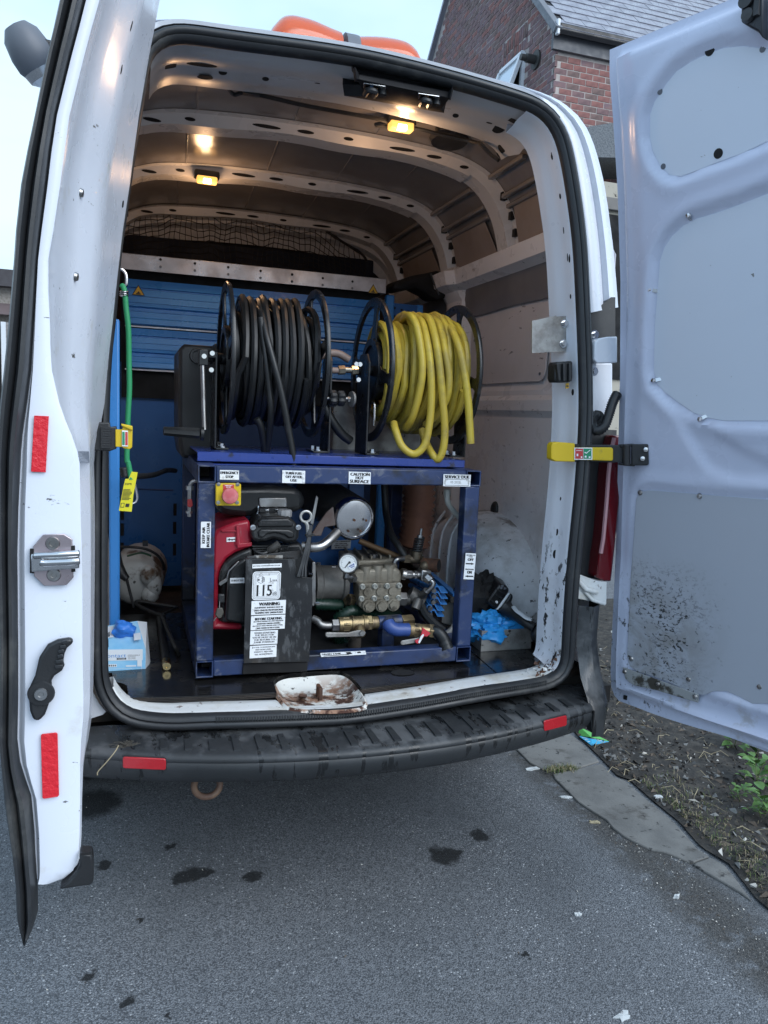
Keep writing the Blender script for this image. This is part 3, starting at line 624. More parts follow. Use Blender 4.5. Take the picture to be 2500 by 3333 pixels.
s = MB(); q = (-2.9155,13.7,2.422); s.bar((q[0], 13.7, .2), (q[0], 13.7, c1[2]), .08, .05, up=(0, 1, 0)); s.bar((q[0] - .14, 13.71, .2), (q[0] - .14, 13.71, c1[2]), .16, .03, up=(0, 1, 0), mi=1); s.build('door_jamb', [MT['whiteglow'], MT['void']], lh, smooth=False)
# plain terrain / hedge line far off so the horizon is closed

# ---------------------------------------------------------------- the van
van = thing('work_van', 'white high roof work van seen from behind with both rear doors wide open', 'van', (0, 0, 0))
def lean(z): return .05*max(0, z - 1)
LOOP = [(-0.6824,0,0.7129),(-0.6756,0,0.6781),(-0.6571,-0.0007,0.6386),(-0.6172,-0.0111,0.6073),(-0.5227,-0.0336,0.5955),(-0.4271,-0.0523,0.5989),(-0.2806,-0.0737,0.5993),(-0.1285,-0.0866,0.5972),(-0.0267,-0.0899,0.597),(0.1639,-0.083,0.6069),(0.3741,-0.0586,0.6164),(0.5501,-0.0264,0.616),(0.6269,-0.0084,0.6165),(0.6708,0,0.629),(0.6883,0,0.6617),(0.6867,0,0.7426),(0.6844,0,0.9113),(0.6896,0.0038,1.0763),(0.699,0.0119,1.2389),(0.7018,0.02,1.3998),(0.6959,0.0269,1.5389),(0.6763,0.0374,1.7481),(0.6524,0.0476,1.9528),(0.6242,0.0547,2.0936),(0.5986,0.0595,2.1909),(0.5767,0.0626,2.2517),(0.5467,0.0646,2.2922),(0.4995,0.066,2.319),(0.4176,0.0666,2.3321),(0.2429,0.0674,2.3483),(0.0351,0.068,2.3591),(-0.1326,0.0679,2.3576),(-0.3769,0.0672,2.3445),(-0.4925,0.0669,2.3383),(-0.5353,0.0664,2.3272),(-0.5643,0.0653,2.3053),(-0.5797,0.0637,2.2737),(-0.5895,0.061,2.221),(-0.5993,0.0575,2.1503),(-0.6124,0.0535,2.0699),(-0.6267,0.0483,1.9667),(-0.6421,0.0426,1.8515),(-0.6476,0.0408,1.8157),(-0.6631,0.0316,1.632),(-0.6743,0.0258,1.5154),(-0.6812,0.0149,1.2971),(-0.6837,0.0041,1.0813),(-0.6843,0,0.8624)]
LP = resample(spline(LOOP, 8, True), .022, True)
if (LP[0] - LP[-1]).length < .008: LP.pop()
for _ in range(2): LP = [(LP[i - 1] + LP[i]*2 + LP[(i + 1) % len(LP)])/4 for i in range(len(LP))]
NL = len(LP)
def outw(i):
    t = LP[(i + 1) % NL] - LP[i - 1]; o = V(t.z, 0, -t.x).normalized()
    return o if o.dot(LP[i] - V(0, 0, 1.45)) > 0 else -o
OUT = [outw(i) for i in range(NL)]
def ring(prof, idx=None, closed=True):
    idx = list(range(NL)) if idx is None else idx
    rows = [[LP[i] + OUT[i]*(a*lerp(.82, .72, sstep(2.22, 2.32, LP[i].z)) if a > 0 else a) + V(0, b, 0) for a, b in prof] for i in idx]
    if closed: rows.append(rows[0])
    return rows
SEALTOP = .82
SEAL = [(-.004, .012), (-.006, -.012), (.002, -.022), (.010, -.024), (.014, -.017), (.019, -.024), (.029, -.027), (.039, -.022), (.044, -.008), (.045, .02)]
s = MB(); s.loft(ring(SEAL)); s.build('aperture_seal', MT['rubber'], van, ang=80)
# fine ribbed strip of the seal along the sill
s = MB()
for i in range(NL):
    p = LP[i]
    if p.z < .66 and -.42 < p.x < .62:
        for k in (.0, .33, .66):
            q = p.lerp(LP[(i + 1) % NL], k); s.box(q + OUT[i]*.006 + V(0, -.0225, 0), (.0035, .006, .013))
s.build('seal_ribs', MT['rubber'], van, smooth=False)
# return flanges
side_r = [i for i in range(NL) if LP[i].x > .45 and .60 < LP[i].z < 2.325]
side_l = [i for i in range(NL) if LP[i].x < -.45 and .60 < LP[i].z < 2.325]
def runs(cond):
    idx = [i for i in range(NL) if cond(LP[i])]
    for k in range(len(idx)):
        if idx[k] - idx[k - 1] not in (1,) and k > 0: return idx[k:] + idx[:k]
    return idx
PIL = [(.0, -.004), (-.006, .004), (-.008, .012), (-.010, .035), (-.014, .062), (-.022, .075), (-.026, .10), (-.030, .118), (-.022, .124), (.06, .13)]
s = MB(); s.loft(ring(PIL, runs(lambda p: p.x > .4 and (p.x > .655 or p.z > 1) and .60 < p.z < 2.325), False)); pillar = s.build('right_pillar', MT['paint_pillar'], van, ang=50)
PIL = [(0, -.004), (-.003, .004), (-.004, .012), (0, .03), (.02, .06), (.06, .10)]
s = MB(); s.loft(ring(PIL, runs(lambda p: p.x < -.4 and .655 < p.z < 2.29), False)); s.build('left_pillar', MT['paint_edge'], van, ang=50)
SILL = [(.0, -.004), (-.003, .003), (-.005, .010), (-.004, .026), (-.004, .06), (-.003, .09), (.012, .105)]
idx = runs(lambda p: p.z < .68); s = MB(); rows = []
for i in idx:
    p = LP[i]; k = .5 + .5*math.sin(p.x*21)
    w = sstep(.45, .6, k)*.010 if -.62 < p.x < .6 else 0
    q_ = .42 if -.222 < p.x < .028 else 1.; rows.append([p + OUT[i]*a*(1 if p.z < .63 else 1.6) + V(0, b*(q_ if b > .01 else 1) + (w if 1 < j < 5 else 0)*q_, 0) for j, (a, b) in enumerate(SILL)])
s.loft(rows); s.build('sill', MT['paint_sill'], van, ang=50)
# rust that has eaten the lower right corner and holes in the right pillar
spots('pillar_hole', MT['void'], pillar, [((0.688,0.07,1.071), .006, .011), ((0.689,0.07,0.9998), .007, .014), ((0.7008,0.09,0.7473), .005, .009), ((0.6886,0.07,1.1789), .003, .006), ((0.6602,0.05,1.5143), .006, .010), ((0.6169,0.06,1.9129), .004, .011), ((0.6306,0.06,1.9163), .002, .012), ((0.6461,0.06,1.8044), .003, .007), ((0.5688,0.09,2.2074), .004, .008), ((0.5815,0.09,2.2157), .002, .010), ((0.5955,0.08,2.0961), .004, .008), ((0.5995,0.08,1.9967), .002, .010), ((0.6262,0.07,1.92), .002, .012)])
s = MB(); rnd = random.Random(3)
for k in range(60):
    i = rnd.choice([q for q in range(NL) if LP[q].x > .60 and LP[q].z < .70]); c = LP[i] - OUT[i]*rnd.uniform(.004, .016) + V(0, rnd.uniform(.0, .085), 0); w = rnd.uniform(.005, .014)
    s.add([c + V(rnd.uniform(-w, w), rnd.uniform(-w, w)*.6, rnd.uniform(-w, w)) for _ in range(4)], [(0, 1, 2), (0, 2, 3), (0, 1, 3), (1, 2, 3)], rnd.choice((0, 0, 1)))
stuff(s.build('rust_flakes', [MT['rust'], MT['paint_sill']], van, smooth=False))

# outer body
SEC = [(.900, .40), (.915, .7), (.918, 1.0), (.915, 1.4), (.90, 1.7), (.872, 1.9), (.842, 2.05), (.802, 2.2), (.745, 2.32), (.67, 2.385), (.55, 2.415), (.28, 2.432), (0, 2.438)]
def wout(z): return interp([(b, a) for a, b in SEC], z)
full = [V(x, 0, z) for x, z in SEC] + [V(-x, 0, z) for x, z in SEC[-2::-1]]
full = spline(full, 4)
s = MB(); s.loft([[V(p.x*k, y, p.z - d) for p in full] for y, k, d in ((.17, .985, .012), (.24, 1.0, .002), (.45, 1, -.01), (1.2, 1, -.02), (2.6, 1, -.02), (3.6, 1, -.01), (4.4, .97, .06))])
s.add([V(p.x*.97, 4.4, p.z - .06) for p in full], [tuple(range(len(full)))]); s.build('body_shell', MT['paint'], van, ang=60)
s = MB(); rows = []
for i in runs(lambda p: p.z > .62):
    p, o = LP[i], OUT[i]; q = min(full, key=lambda f: (V(f.x*.985, 0, f.z - .012) - V(p.x, 0, p.z) - V(o.x, 0, o.z)*.12).length)
    E = V(q.x*.985, .17, q.z - .012); a = p + o*.045; a.y = lean(p.z) + .012
    up = max(0., min(1., (p.z - 2.25)/.1))
    g1 = a.lerp(E, .40); g1.y = a.y + .012; g2 = a.lerp(E, .47); g2.y = a.y + .035; g3 = a.lerp(E, .54); g3.y = a.y + .010; g4 = a.lerp(E, .82); g4.y = a.y + .030
    if p.z < 1.74 and p.x > 0: continue
    rows.append([a, a + o*.010 + V(0, -.004, 0), g1, g2, g3, g4, E])
s.loft(rows); s.build('rear_corner_panel', MT['paint'], van, ang=70)
# black trim along the rear edge of the roof
s = MB(); s.loft(ring([(.043, .01), (.044, -.012), (.049, -.015), (.053, -.008), (.054, .004), (.054, .10)], runs(lambda p: p.z > 2.27), False)); s.build('roof_edge_trim', MT['rubber'], van, ang=50)
# recess behind the right hinge line, tail lamp, hinges, loom
s = MB(); s.slab([(0.715,0.06,1.7537),(0.7275,0.06,1.7526),(0.8043,0.06,1.8159),(0.8194,0.06,1.8172),(0.8326,0.06,1.6771),(0.7231,0.06,1.6612)], (0, .03, 0)); s.slab([(0.7478,0.1,1.3987),(0.8909,0.1,1.4036),(0.9073,0.1,1.0151),(0.8933,0.1,0.8936),(0.7588,0.1,0.8972)], (0, .03, 0)); s.slab([(.72, .14, .8), (.88, .2, .8), (.88, .2, 1.72), (.72, .14, 1.72)], (0, .02, 0)); s.build('shut_recess', MT['rubber'], van, smooth=False)
s = MB(); s.slab([(0.7471,0.075,1.61),(0.8383,0.075,1.6155),(0.8545,0.075,1.4421),(0.8027,0.075,1.4423),(0.7605,0.075,1.456)], (0, .02, 0)); s.build('shut_face', MT['paint'], van, bevel=.004)
lampb = MB(); lampb.slab([(0.8474,0.045,1.3874),(0.8361,0.045,1.3375),(0.8311,0.045,1.2667),(0.8322,0.045,1.1702),(0.832,0.045,1.0558),(0.8263,0.045,1.0003),(0.8245,0.045,0.9229),(0.85,0.045,0.9114),(0.8799,0.045,0.9085),(0.8838,0.045,1.0253),(0.8874,0.045,1.196),(0.8691,0.045,1.3881)], (0, .06, 0)); tl = lampb.build('tail_lamp', MT['lampglass'], van, bevel=.006)
s = MB(); s.tube([(0.8444,0.043,1.3792),(0.837,0.043,1.3293),(0.8346,0.043,1.2669),(0.8357,0.043,1.1705),(0.8345,0.043,1.0561),(0.8294,0.043,1.0049)], .007, 6); s.build('lamp_clear_strip', mat('pink_lens', (.55, .30, .32), .15, coat=.5), tl)
s = MB(); s.slab([(0.7206,0.045,1.6937),(0.7294,0.045,1.7062),(0.7468,0.045,1.7062),(0.7541,0.045,1.6961),(0.7625,0.045,1.5859),(0.759,0.045,1.5694),(0.7442,0.045,1.5669),(0.7339,0.045,1.5757)], (0, .012, 0)); hg = s.build('hinge', MT['paint'], van, bevel=.004)
s = MB(); s.slab([(0.7212,0,1.6652),(0.7321,0,1.6792),(0.7609,0,1.6866),(0.7976,0,1.6905),(0.8052,0,1.6111),(0.7339,0,1.6051),(0.7232,0,1.6154)], (0, .035, 0)); s.slab([(0.7112,0.02,1.6471),(0.7674,0.02,1.6538),(0.768,0.02,1.6466),(0.7303,0.02,1.6253),(0.7134,0.02,1.6221)], (0, .02, 0)); s.build('knuckle', MT['paint'], hg, bevel=.008)
for x, y, z in ((0.7428,0.045,1.6953), (0.7503,0.045,1.5831)): s = MB(); s.cyl((x, y, z), (x, y - .006, z), .014, 16); s.hexa((x, y - .006, z), (x, y - .016, z), .009); s.build('hinge_bolt', MT['chrome'], hg)
s = MB(); s.slab([(0.7351,0.03,0.9433),(0.7705,0.03,0.9318),(0.8153,0.03,0.9157),(0.8523,0.03,0.9117),(0.8577,0.03,0.8366),(0.8069,0.03,0.8471),(0.7408,0.03,0.8601)], (0, .05, 0)); s.tube([(0.7401,0.03,0.9241), (0.7675,0.02,0.8937), (0.8119,0.02,0.8816)], .010, 8); s.tube([(0.7646,0.03,0.8893), (0.7948,0.02,0.8565), (0.8447,0.02,0.8418)], .007, 8); s.build('lower_hinge', MT['paint_sill'], van, bevel=.008)
pts = resample(spline([(0.788,0.06,1.4508), (0.7577,0.04,1.4346), (0.7452,0.02,1.413), (0.7513,0,1.4001), (0.7693,-0.01,1.4147), (0.782,-0.01,1.4494), (0.7958,-0.005,1.4883), (0.8139,0,1.519)], 10), .0035)
s = MB(); s.tube(pts, [.0165 if k % 2 else .0135 for k in range(len(pts))], 10); s.build('door_loom', MT['plastic'], van, ang=180)
s = MB()
pts = resample(spline([(0.7349,0.03,1.5241), (0.7414,0.03,1.473), (0.7538,0.03,1.4347)], 6), .0035); s.tube(pts, [.007 if k % 2 else .0055 for k in range(len(pts))], 8)
s.cyl((0.7813,0.05,1.4419), (0.7943,0.07,1.4421), .022, 14); s.build('loom_grommet', MT['plastic'], van)

# bumper
def ybow(x): return -.105 - .16*max(0, 1 - (x/.76)**2)
def bprof(x):
    e = ybow(x); b = -.09*max(0, 1 - (x/.66)**2)
    return [(x, b + .04, .553), (x, b - .02, .556), (x, lerp(b - .02, e, .5), .557), (x, e + .018, .556), (x, e + .004, .550), (x, e, .540), (x, e + .004, .534), (x, e + .001, .529), (x, e + .002, .515), (x, e + .012, .49), (x, e + .030, .472), (x, e + .055, .466), (x, e + .30, .455)]
xs = [k*.037 for k in range(-20, 21)]
s = MB(); s.loft([bprof(x) for x in xs]); bump = s.build('bumper', MT['bumper'], van, ang=60)
q = MB(); q.slab([(-.010, 0, 0), (.010, 0, 0), (.008, .10, 0), (-.008, .10, 0)], (0, 0, .0065)); trm = q.mesh('tread_bar', MT['bumper'], smooth=False)
for k in range(23):
    x = -.66 + k*.06; o = bpy.data.objects.new('tread_bar', trm); COL.objects.link(o); hang(o, bump); o.location = (x, ybow(x) + .03, .555); o.scale = (1, .9 if abs(x) < .4 else .62, 1)
def rrpanel(TL, TR, BL, r=.2, d=.004, n=4, push=V(0, -1, 0)):
    TL, TR, BL = V(TL), V(TR), V(BL); u, v = TR - TL, BL - TL; c = TL + u/2 + v/2; w, h = u.length, v.length; rr = r*h
    pts = [c + u.normalized()*a - v.normalized()*b for a, b in rrect(w, h, rr, n)]
    return pts, push*d
for nm, a, b, c in (('l', (-0.6396,-0.172,0.5467), (-0.5365,-0.2,0.5466), (-0.6396,-0.172,0.5163)), ('r', (0.5245,-0.19,0.5559), (0.6193,-0.165,0.5532), (0.5281,-0.19,0.5228))):
    a, b, c = V(a), V(b), V(c)
    for P in (a, b, c): P.y = ybow(P.x) + .001
    s = MB(); pts, d = rrpanel(a, b, c, .2, .006); s.slab([p + V(0, .004, 0) for p in pts], d); o = s.build('bumper_reflector', MT['redlens'], bump, bevel=.002)
    s = MB(); pts, d = rrpanel(a + (a - b)*.03 + (a - c)*.12, b + (b - a)*.03 + (a - c)*.12, c + (a - b)*.03 + (c - a)*.12, .2, .003); s.slab([p + V(0, .004, 0) for p in pts], d); s.build('reflector_bezel', MT['rubber'], bump, bevel=.001)
for sg in (1, -1):
    rows = []
    for z, kx in ((.455, .95), (.47, .97), (.53, 1), (.56, 1), (.62, 1), (.72, 1), (.80, 1), (.845, 1)):
        top = sstep(.50, .70, z); yb = lerp(ybow(.735), -.020, top)
        x0 = .735 if z > .5 else .74
        rows.append([V(sg*x0, yb + .02*top, z), V(sg*lerp(.78, .775, top), yb - .004, z), V(sg*.81*kx, yb + .022, z), V(sg*.838*kx, yb + .060, z), V(sg*.858*kx, yb + .12, z), V(sg*.872*kx, yb + .24, z), V(sg*.88*kx, yb + .6, z)])
    s = MB(); s.loft(rows); s.build('bumper_corner', MT['bumper'], van, ang=50)
s = MB()
for sg in (-1, 1): s.box((sg*.775, .02, .54), (.12, .14, .02)) if sg > 0 else None
s.build('bumper_top_filler', MT['bumper'], bump, bevel=.004)
# panel gap lines in the bumper
for x in (-.742, .742): s = MB(); s.box((x, ybow(.735) + .012, .505), (.004, .03, .07)); s.build('bumper_gap', MT['void'], bump, smooth=False)

s = MB(); c = V((-0.4274,-0.1,0.4162)) + V(0, 0, .006); s.tube([c + V(.034*math.cos(t), .010*math.sin(t), .028*math.sin(t)) for t in [math.radians(a) for a in range(150, 400, 14)]], .009, 10); s.build('towing_eye', mat('rusty_steel', (.16, .10, .065), .7, col2=(.09, .05, .035), ns=20, bump=.2), van)
s = MB(); s.box((0, 1.9, .50), (1.9, 3.6, .06)); s.box((0, 0.25, .48), (1.4, .5, .05)); s.build('underbody', MT['void'], van, smooth=False)
for sx in (-.79, .79):
    for wy in (.95, 3.6):
        s = MB(); s.lathe([(.16, -.11), (.30, -.11), (.335, -.08), (.34, 0), (.335, .08), (.30, .11), (.16, .11)], (sx, wy, .34), (1, 0, 0), 32); w = s.build('wheel', MT['rubber'], van)
        s = MB(); s.lathe([(.0, -.10), (.2, -.10), (.21, .10), (0, .10)], (sx, wy, .34), (1, 0, 0), 24); s.build('rim', MT['steel'], w)

# interior: roof, ribs, walls, floor, bulkhead
CS = [(.838, 1.88), (.826, 1.98), (.80, 2.09), (.775, 2.18), (.74, 2.25), (.685, 2.315), (.61, 2.36), (.49, 2.392), (.25, 2.41), (0, 2.415)]
csf = spline([V(x, 0, z) for x, z in CS], 4); csf = csf + [V(-p.x, 0, p.z) for p in csf[-2::-1]]
RIBY = (.77, 1.37, 2.06)
s = MB(); s.loft([[V(p.x, y, p.z - .006*math.sin((y - .2)*5.2)**2) for p in csf] for y in [.12 + k*.09 for k in range(26)]]); roofi = s.build('roof_lining', MT['roofskin'], van, ang=180)
for yb_ in RIBY:
    s = MB(); rows = []
    for p in [q for q in csf if q.z > 2.065]:
        nrm = (V(0, 0, 1.95) - p).normalized(); nrm.y = 0
        if p.z > 2.36: nrm = V(0, 0, -1)
        hgt = .040 + .004*math.sin(p.x*14)*(1 if p.z > 2.36 else .3)
        rows.append([p + V(0, yb_ - .085, 0) + nrm*.004, p + V(0, yb_ - .055, 0) + nrm*.006, p + V(0, yb_ - .045, 0) + nrm*hgt, p + V(0, yb_ + .04, 0) + nrm*hgt, p + V(0, yb_ + .05, 0) + nrm*.006, p + V(0, yb_ + .075, 0) + nrm*.004])
    s.loft(rows); rib = s.build('roof_rib', MT['rib'], van, ang=30)
    for j, x in enumerate((-.55, -.42, -.2, -.05, .12, .3, .44, .56)):
        p = min(csf, key=lambda f: abs(f.x - x) + (0 if f.z > 2 else 9)); nrm = (V(0, 0, 1.95) - p).normalized() if p.z < 2.36 else V(0, 0, -1)
        spots('rib_slot', MT['void'], rib, [(p + V(0, yb_ - .052, 0) + nrm*.024, (.03, .018, .05)[j % 3], .006)])
    for z in (2.05, 2.13, 2.20, 2.27):
        p = min(csf, key=lambda f: abs(f.z - z) + (0 if f.x > 0 else 9)); nrm = (V(0, 0, 1.95) - p).normalized()
        s = MB(); s.box(p + V(0, yb_ - .07, 0) + nrm*.006, (.022, .022, .028)); s.build('rib_notch', MT['void'], rib, smooth=False)
# swaged seams pressed into the roof skin and side stiffeners above the belt
for y0, y1 in ((.42, .68), (.87, 1.28), (1.46, 1.97)):
    for x in (-.45, -.12, .2, .46):
        s = MB(); p = min(csf, key=lambda f: abs(f.x - x) + (0 if f.z > 2.3 else 9)); s.tube([p + V(0, y0, -.002), p + V(.01, (y0 + y1)/2, -.004), p + V(.02, y1, -.002)], .004, 6); s.build('roof_seam', MT['roofskin'], van)
for y0, y1 in ((.42, .69), (.86, 1.29), (1.46, 1.98)):
    for z in (2.235, 2.275, 2.325):
        for sx in (1, -1):
            s = MB(); p = min(csf, key=lambda f: abs(f.z - z) + (0 if f.x*sx > 0 else 9)); s.box(p + V(-.012*sx, (y0 + y1)/2, -.008), (.022, y1 - y0, .016)); s.build('cant_rail', MT['roofskin'], van, bevel=.004)
fawn = mat('fawn_card', (.27, .225, .20), .6, col2=(.24, .195, .17), ns=4)
for y0, y1 in ((.40, .68), (.86, 1.28), (1.46, 1.97)):
    for sx in (1, -1):
        s = MB(); q = [V(sx*(interp([(b, a) for a, b in CS], z) - .014), y, z) for y, z in ((y0, 2.08), (y1, 2.08), (y1 - .03, 2.225), (y0 + .05, 2.225))]; s.slab(q, (.004*sx, 0, 0)); s.build('upper_side_panel', fawn, van, bevel=.002)
def wallx(y, z):
    x = .850
    if z > 1.95: x = min(x, interp([(b, a) for a, b in CS[::1]], z) + .004) if z > 2.0 else x
    belt = sstep(1.995, 2.02, z)*(1 - sstep(2.085, 2.105, z)); x -= .052*belt + .02*sstep(1.96, 1.99, z)*(1 - belt)*(1 if z < 2.1 else 0)
    pil = sstep(1.24, 1.29, y)*(1 - sstep(1.46, 1.52, y))*sstep(.9, .95, z); x -= .035*pil
    rail = sstep(1.435, 1.45, z)*(1 - sstep(1.505, 1.52, z)); x -= .022*rail*(1 - pil)
    pan = 1 - sstep(-.005, .012, max(abs(y - .865) - .375, abs(z - 1.77) - .215)); x += .012*pan
    return x
s = MB(); zs = [.60 + k*.02 for k in range(76)]; ys = [.12 + k*.04 for k in range(56)]
s.loft([[(wallx(y, z), y, z) for y in ys] for z in zs]); rw = s.build('right_side_wall', MT['inner'], van, ang=30)
s = MB(); s.loft([[(-wallx(y, z), y, z) for y in ys] for z in zs]); s.build('left_side_wall', MT['inner'], van, ang=30)
s = MB(); pts = [(y, z) for y, z in rrect(.70, .395, .05, 5, .87, 1.77)]; s.slab([(.855, y, z) for y, z in pts], (-.006, 0, 0)); lin = s.build('upper_lining_panel', MT['lining'], rw, bevel=.001)
for y in (.56, 1.18):
    for z in (1.60, 1.77, 1.94): s = MB(); s.cyl((.849, y, z), (.846, y, z), .006, 10); s.build('panel_screw', MT['steel'], lin)
s = MB(); s.slab([(.849, .20, .62), (.849, 1.26, .62), (.849, 1.26, 1.43), (.849, .22, 1.43)], (-.005, 0, 0)); low = s.build('lower_lining_panel', MT['inner'], rw, smooth=False)
spots('panel_hole', MT['void'], low, [(p, .009, .012) for p in ((0.854,0.9231,1.1159), (0.854,0.4838,0.9506), (0.854,0.7051,1.1076), (0.854,1.2302,1.2795), (0.854,0.6709,1.143), (0.854,0.4783,1.4065))])
s = MB(); s.tube(spline([(0.8,1.6369,2.1842), (0.79,1.504,2.2173), (0.8,1.376,2.2006), (0.79,1.1429,2.1621), (0.8,0.9819,2.1701), (0.79,0.8136,2.1479), (0.8,0.6108,2.1241)], 5), .006, 6); s.build('belt_cable', MT['plastic'], van)
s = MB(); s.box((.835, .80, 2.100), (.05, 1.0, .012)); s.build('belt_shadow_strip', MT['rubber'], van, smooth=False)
# wheel arch
def archrow(x, r0):
    o = []
    for k in range(25):
        t = math.radians(lerp(-8, 188, k/24)); o.append((x, .86 + (.46 + r0)*math.cos(t)*(1.0), .60 + max(0, (.435 + r0)*(abs(math.sin(t))**.75)*(1 if math.sin(t) > 0 else 0))))
    return o
s = MB(); s.loft([archrow(x, r) for x, r in ((.875, .0), (.80, -.004), (.74, -.014), (.70, -.028), (.665, -.055), (.645, -.10), (.64, -.20), (.64, -.42))]); ra = s.build('wheel_arch', MT['arch'], van, ang=60)
for y in (.76, .86, .96, 1.06):
    s = MB(); s.tube(spline([(.642, y, .62), (.638, y - .005, .80), (.648, y - .01, .93), (.69, y - .02, 1.01)], 6), .010, 8, flat=.6); s.build('arch_swage', MT['arch'], ra)
for t in ():
    c, n = math.cos(math.radians(t)), math.sin(math.radians(t))**.75
    s = MB(); s.tube(spline([(x, .86 + (.46 + r)*c, .60 + (.435 + r)*n) for x, r in ((.80, -.004), (.74, -.012), (.69, -.03), (.655, -.07), (.643, -.14), (.642, -.28))], 4), .016, 8, flat=.5); s.build('arch_swage', MT['arch'], ra)
s = MB(); s.loft([[(-x, y, z) for x, y, z in archrow(x, r)] for x, r in ((.875, .0), (.78, -.014), (.715, -.055), (.70, -.20), (.70, -.42))]); s.build('wheel_arch', MT['arch'], van, ang=60)
s = MB(); p = V((0.84,0.8524,1.0431)); s.ball(p, (.016, .028, .034), 10, 8); s.box(p + V(0, .01, -.03), (.02, .05, .04)); s.build('cargo_eye', MT['plastic'], van, bevel=.004)
# floor, ply, recess
s = MB(); s.box((0, 1.25, .555), (1.74, 2.3, .03)); s.build('load_floor', MT['grime'], van, smooth=False)
ply = [(-0.745,0.2928,0.617),(-0.6769,0.2849,0.617),(-0.6696,0.2053,0.617),(-0.6463,0.1882,0.617),(-0.6333,0.1671,0.617),(-0.6264,0.0683,0.617),(-0.5195,0.0525,0.617),(-0.3688,0.0368,0.617),(-0.2233,0.0316,0.617),(-0.2173,0.1242,0.617),(-0.198,0.1551,0.617),(-0.1563,0.1795,0.617),(-0.0742,0.1813,0.617),(0.0015,0.1741,0.617),(0.0227,0.13,0.617),(0.0257,0.0872,0.617),(0.0268,0.0097,0.617)]
ply2 = [(0.0212,0.0501,0.617),(0.0229,0.0133,0.617),(0.1696,0.0309,0.617),(0.3362,0.0456,0.617),(0.4895,0.0656,0.617),(0.6127,0.0797,0.617),(0.6921,0.0904,0.617),(0.7029,0.1581,0.617),(0.7087,0.2125,0.617)]
# ply outlines follow the front cut-outs, then run back under the rig
P1 = [V(p) for p in ply] + [V(p) for p in ply2[1:6]]
seam_f = V(ply2[4]); 
left = [V(p) for p in ply]; mid = [V(p) for p in ply2]
seam = V((0.4891,0.0536,0.617)); seamb = V((0.499,0.2122,0.617)); d_ = (seamb - seam).normalized()
main = left + [mid[1], mid[2], mid[3], seam - V(.003, 0, 0)] + [V(seam.x - .003 + d_.x/d_.y*.9, seam.y + .9, .617), V(left[0].x, seam.y + .9, .617)]
s = MB(); s.slab(main, (0, 0, -.018), 0); fl = s.build('ply_floor', [MT['ply']], van, smooth=False)
small = [seam + V(.002, 0, 0), mid[5], mid[6], mid[7], mid[8], V(mid[8].x + .03, mid[8].y + .5, .617), V(seam.x + .002 + d_.x/d_.y*.7, seam.y + .7, .617)]
s = MB(); s.slab(small, (0, 0, -.018), 0); s.build('ply_floor', [MT['ply']], van, smooth=False)
s = MB()
for k, zz in enumerate((-.0045, -.009, -.0135)):
    for A in (main[5:9], main[9 + 5:20]):
        for a, b in zip(A, A[1:]): s.bar(a + V(0, -.0012, zz), b + V(0, -.0012, zz), .002, .0016)
s.build('ply_layer', MT['plyedge'], fl, smooth=False)
s = MB(); c = (0.192,0.1175,0.6185); s.prism([(.038*math.cos(t*.3142), .026*math.sin(t*.3142)) for t in range(20)], c, (1, 0, 0), (0, 1, 0), (0, 0, .0008)); s.build('ply_hole', MT['void'], fl, smooth=False)
RQ = [V(p) for p in [(-0.2151,0.0979,0.6125),(-0.1784,0.1526,0.6125),(-0.1074,0.1626,0.6125),(-0.0134,0.162,0.6125),(0.0159,0.1152,0.6125),(0.0199,0.0047,0.6125),(0.0003,-0.1017,0.6125),(-0.0937,-0.1142,0.6125),(-0.1903,-0.0807,0.6125),(-0.2145,-0.0298,0.6125)]]
cc = sum(RQ, V(0, 0, 0))/len(RQ)
s = MB(); rows = []
for k, (q, dz) in enumerate(((1.06, -.010), (1.0, -.003), (.84, -.026), (.6, -.032), (.3, -.033), (.02, -.033))): rows.append([cc + (p - cc)*q + V(0, 0, dz) for p in spline(RQ, 4, True)])
for r in rows: r.append(r[0])
s.loft(rows); s.build('latch_recess', MT['rusty'], van, ang=60)
s = MB(); st_ = V((-0.0907,0.0514,0.572)); s.box(st_, (.085, .04, .012)); s.tube([st_ + V(.0, -.01, 0), st_ + V(.0, -.01, .042), st_ + V(.0, .02, .042), st_ + V(.0, .02, 0)], .007, 8); s.bar(V((-0.133,0.09,0.575)), V((-0.1473,0.0203,0.605)), .022, .008); s.build('striker', MT['rust'], van, bevel=.002)
s = MB(); q = V((-0.1569,0.1699,0.5718)); s.slab([q + V(a, b, .0) for a, b in ((-.035, -.01), (.0, -.022), (.03, -.008), (.022, .012), (-.01, .016), (-.04, .008))], (0, 0, .001)); s.build('blue_paint_patch', MT['rack'], van, smooth=False)
# bulkhead with cross member, cloth band
s = MB(); s.box((0, 2.32, 1.5), (1.72, .03, 1.85)); s.build('bulkhead', MT['bulk'], van, smooth=False)
s = MB(); rows = []
for p in [f for f in csf if f.z > 2.1]: rows.append([p + V(0, 2.10, -.004), p + V(0, 2.105, -.05 - .02*abs(p.x)), p + V(0, 2.16, -.075), p + V(0, 2.18, -.13)])
s.loft(rows); s.build('cab_header', MT['rib'], van)
s = MB(); s.box((-.1, 2.17, 2.22), (1.5, .02, .10)); s.build('cloth_band', MT['bulkblue'], van, bevel=.006)
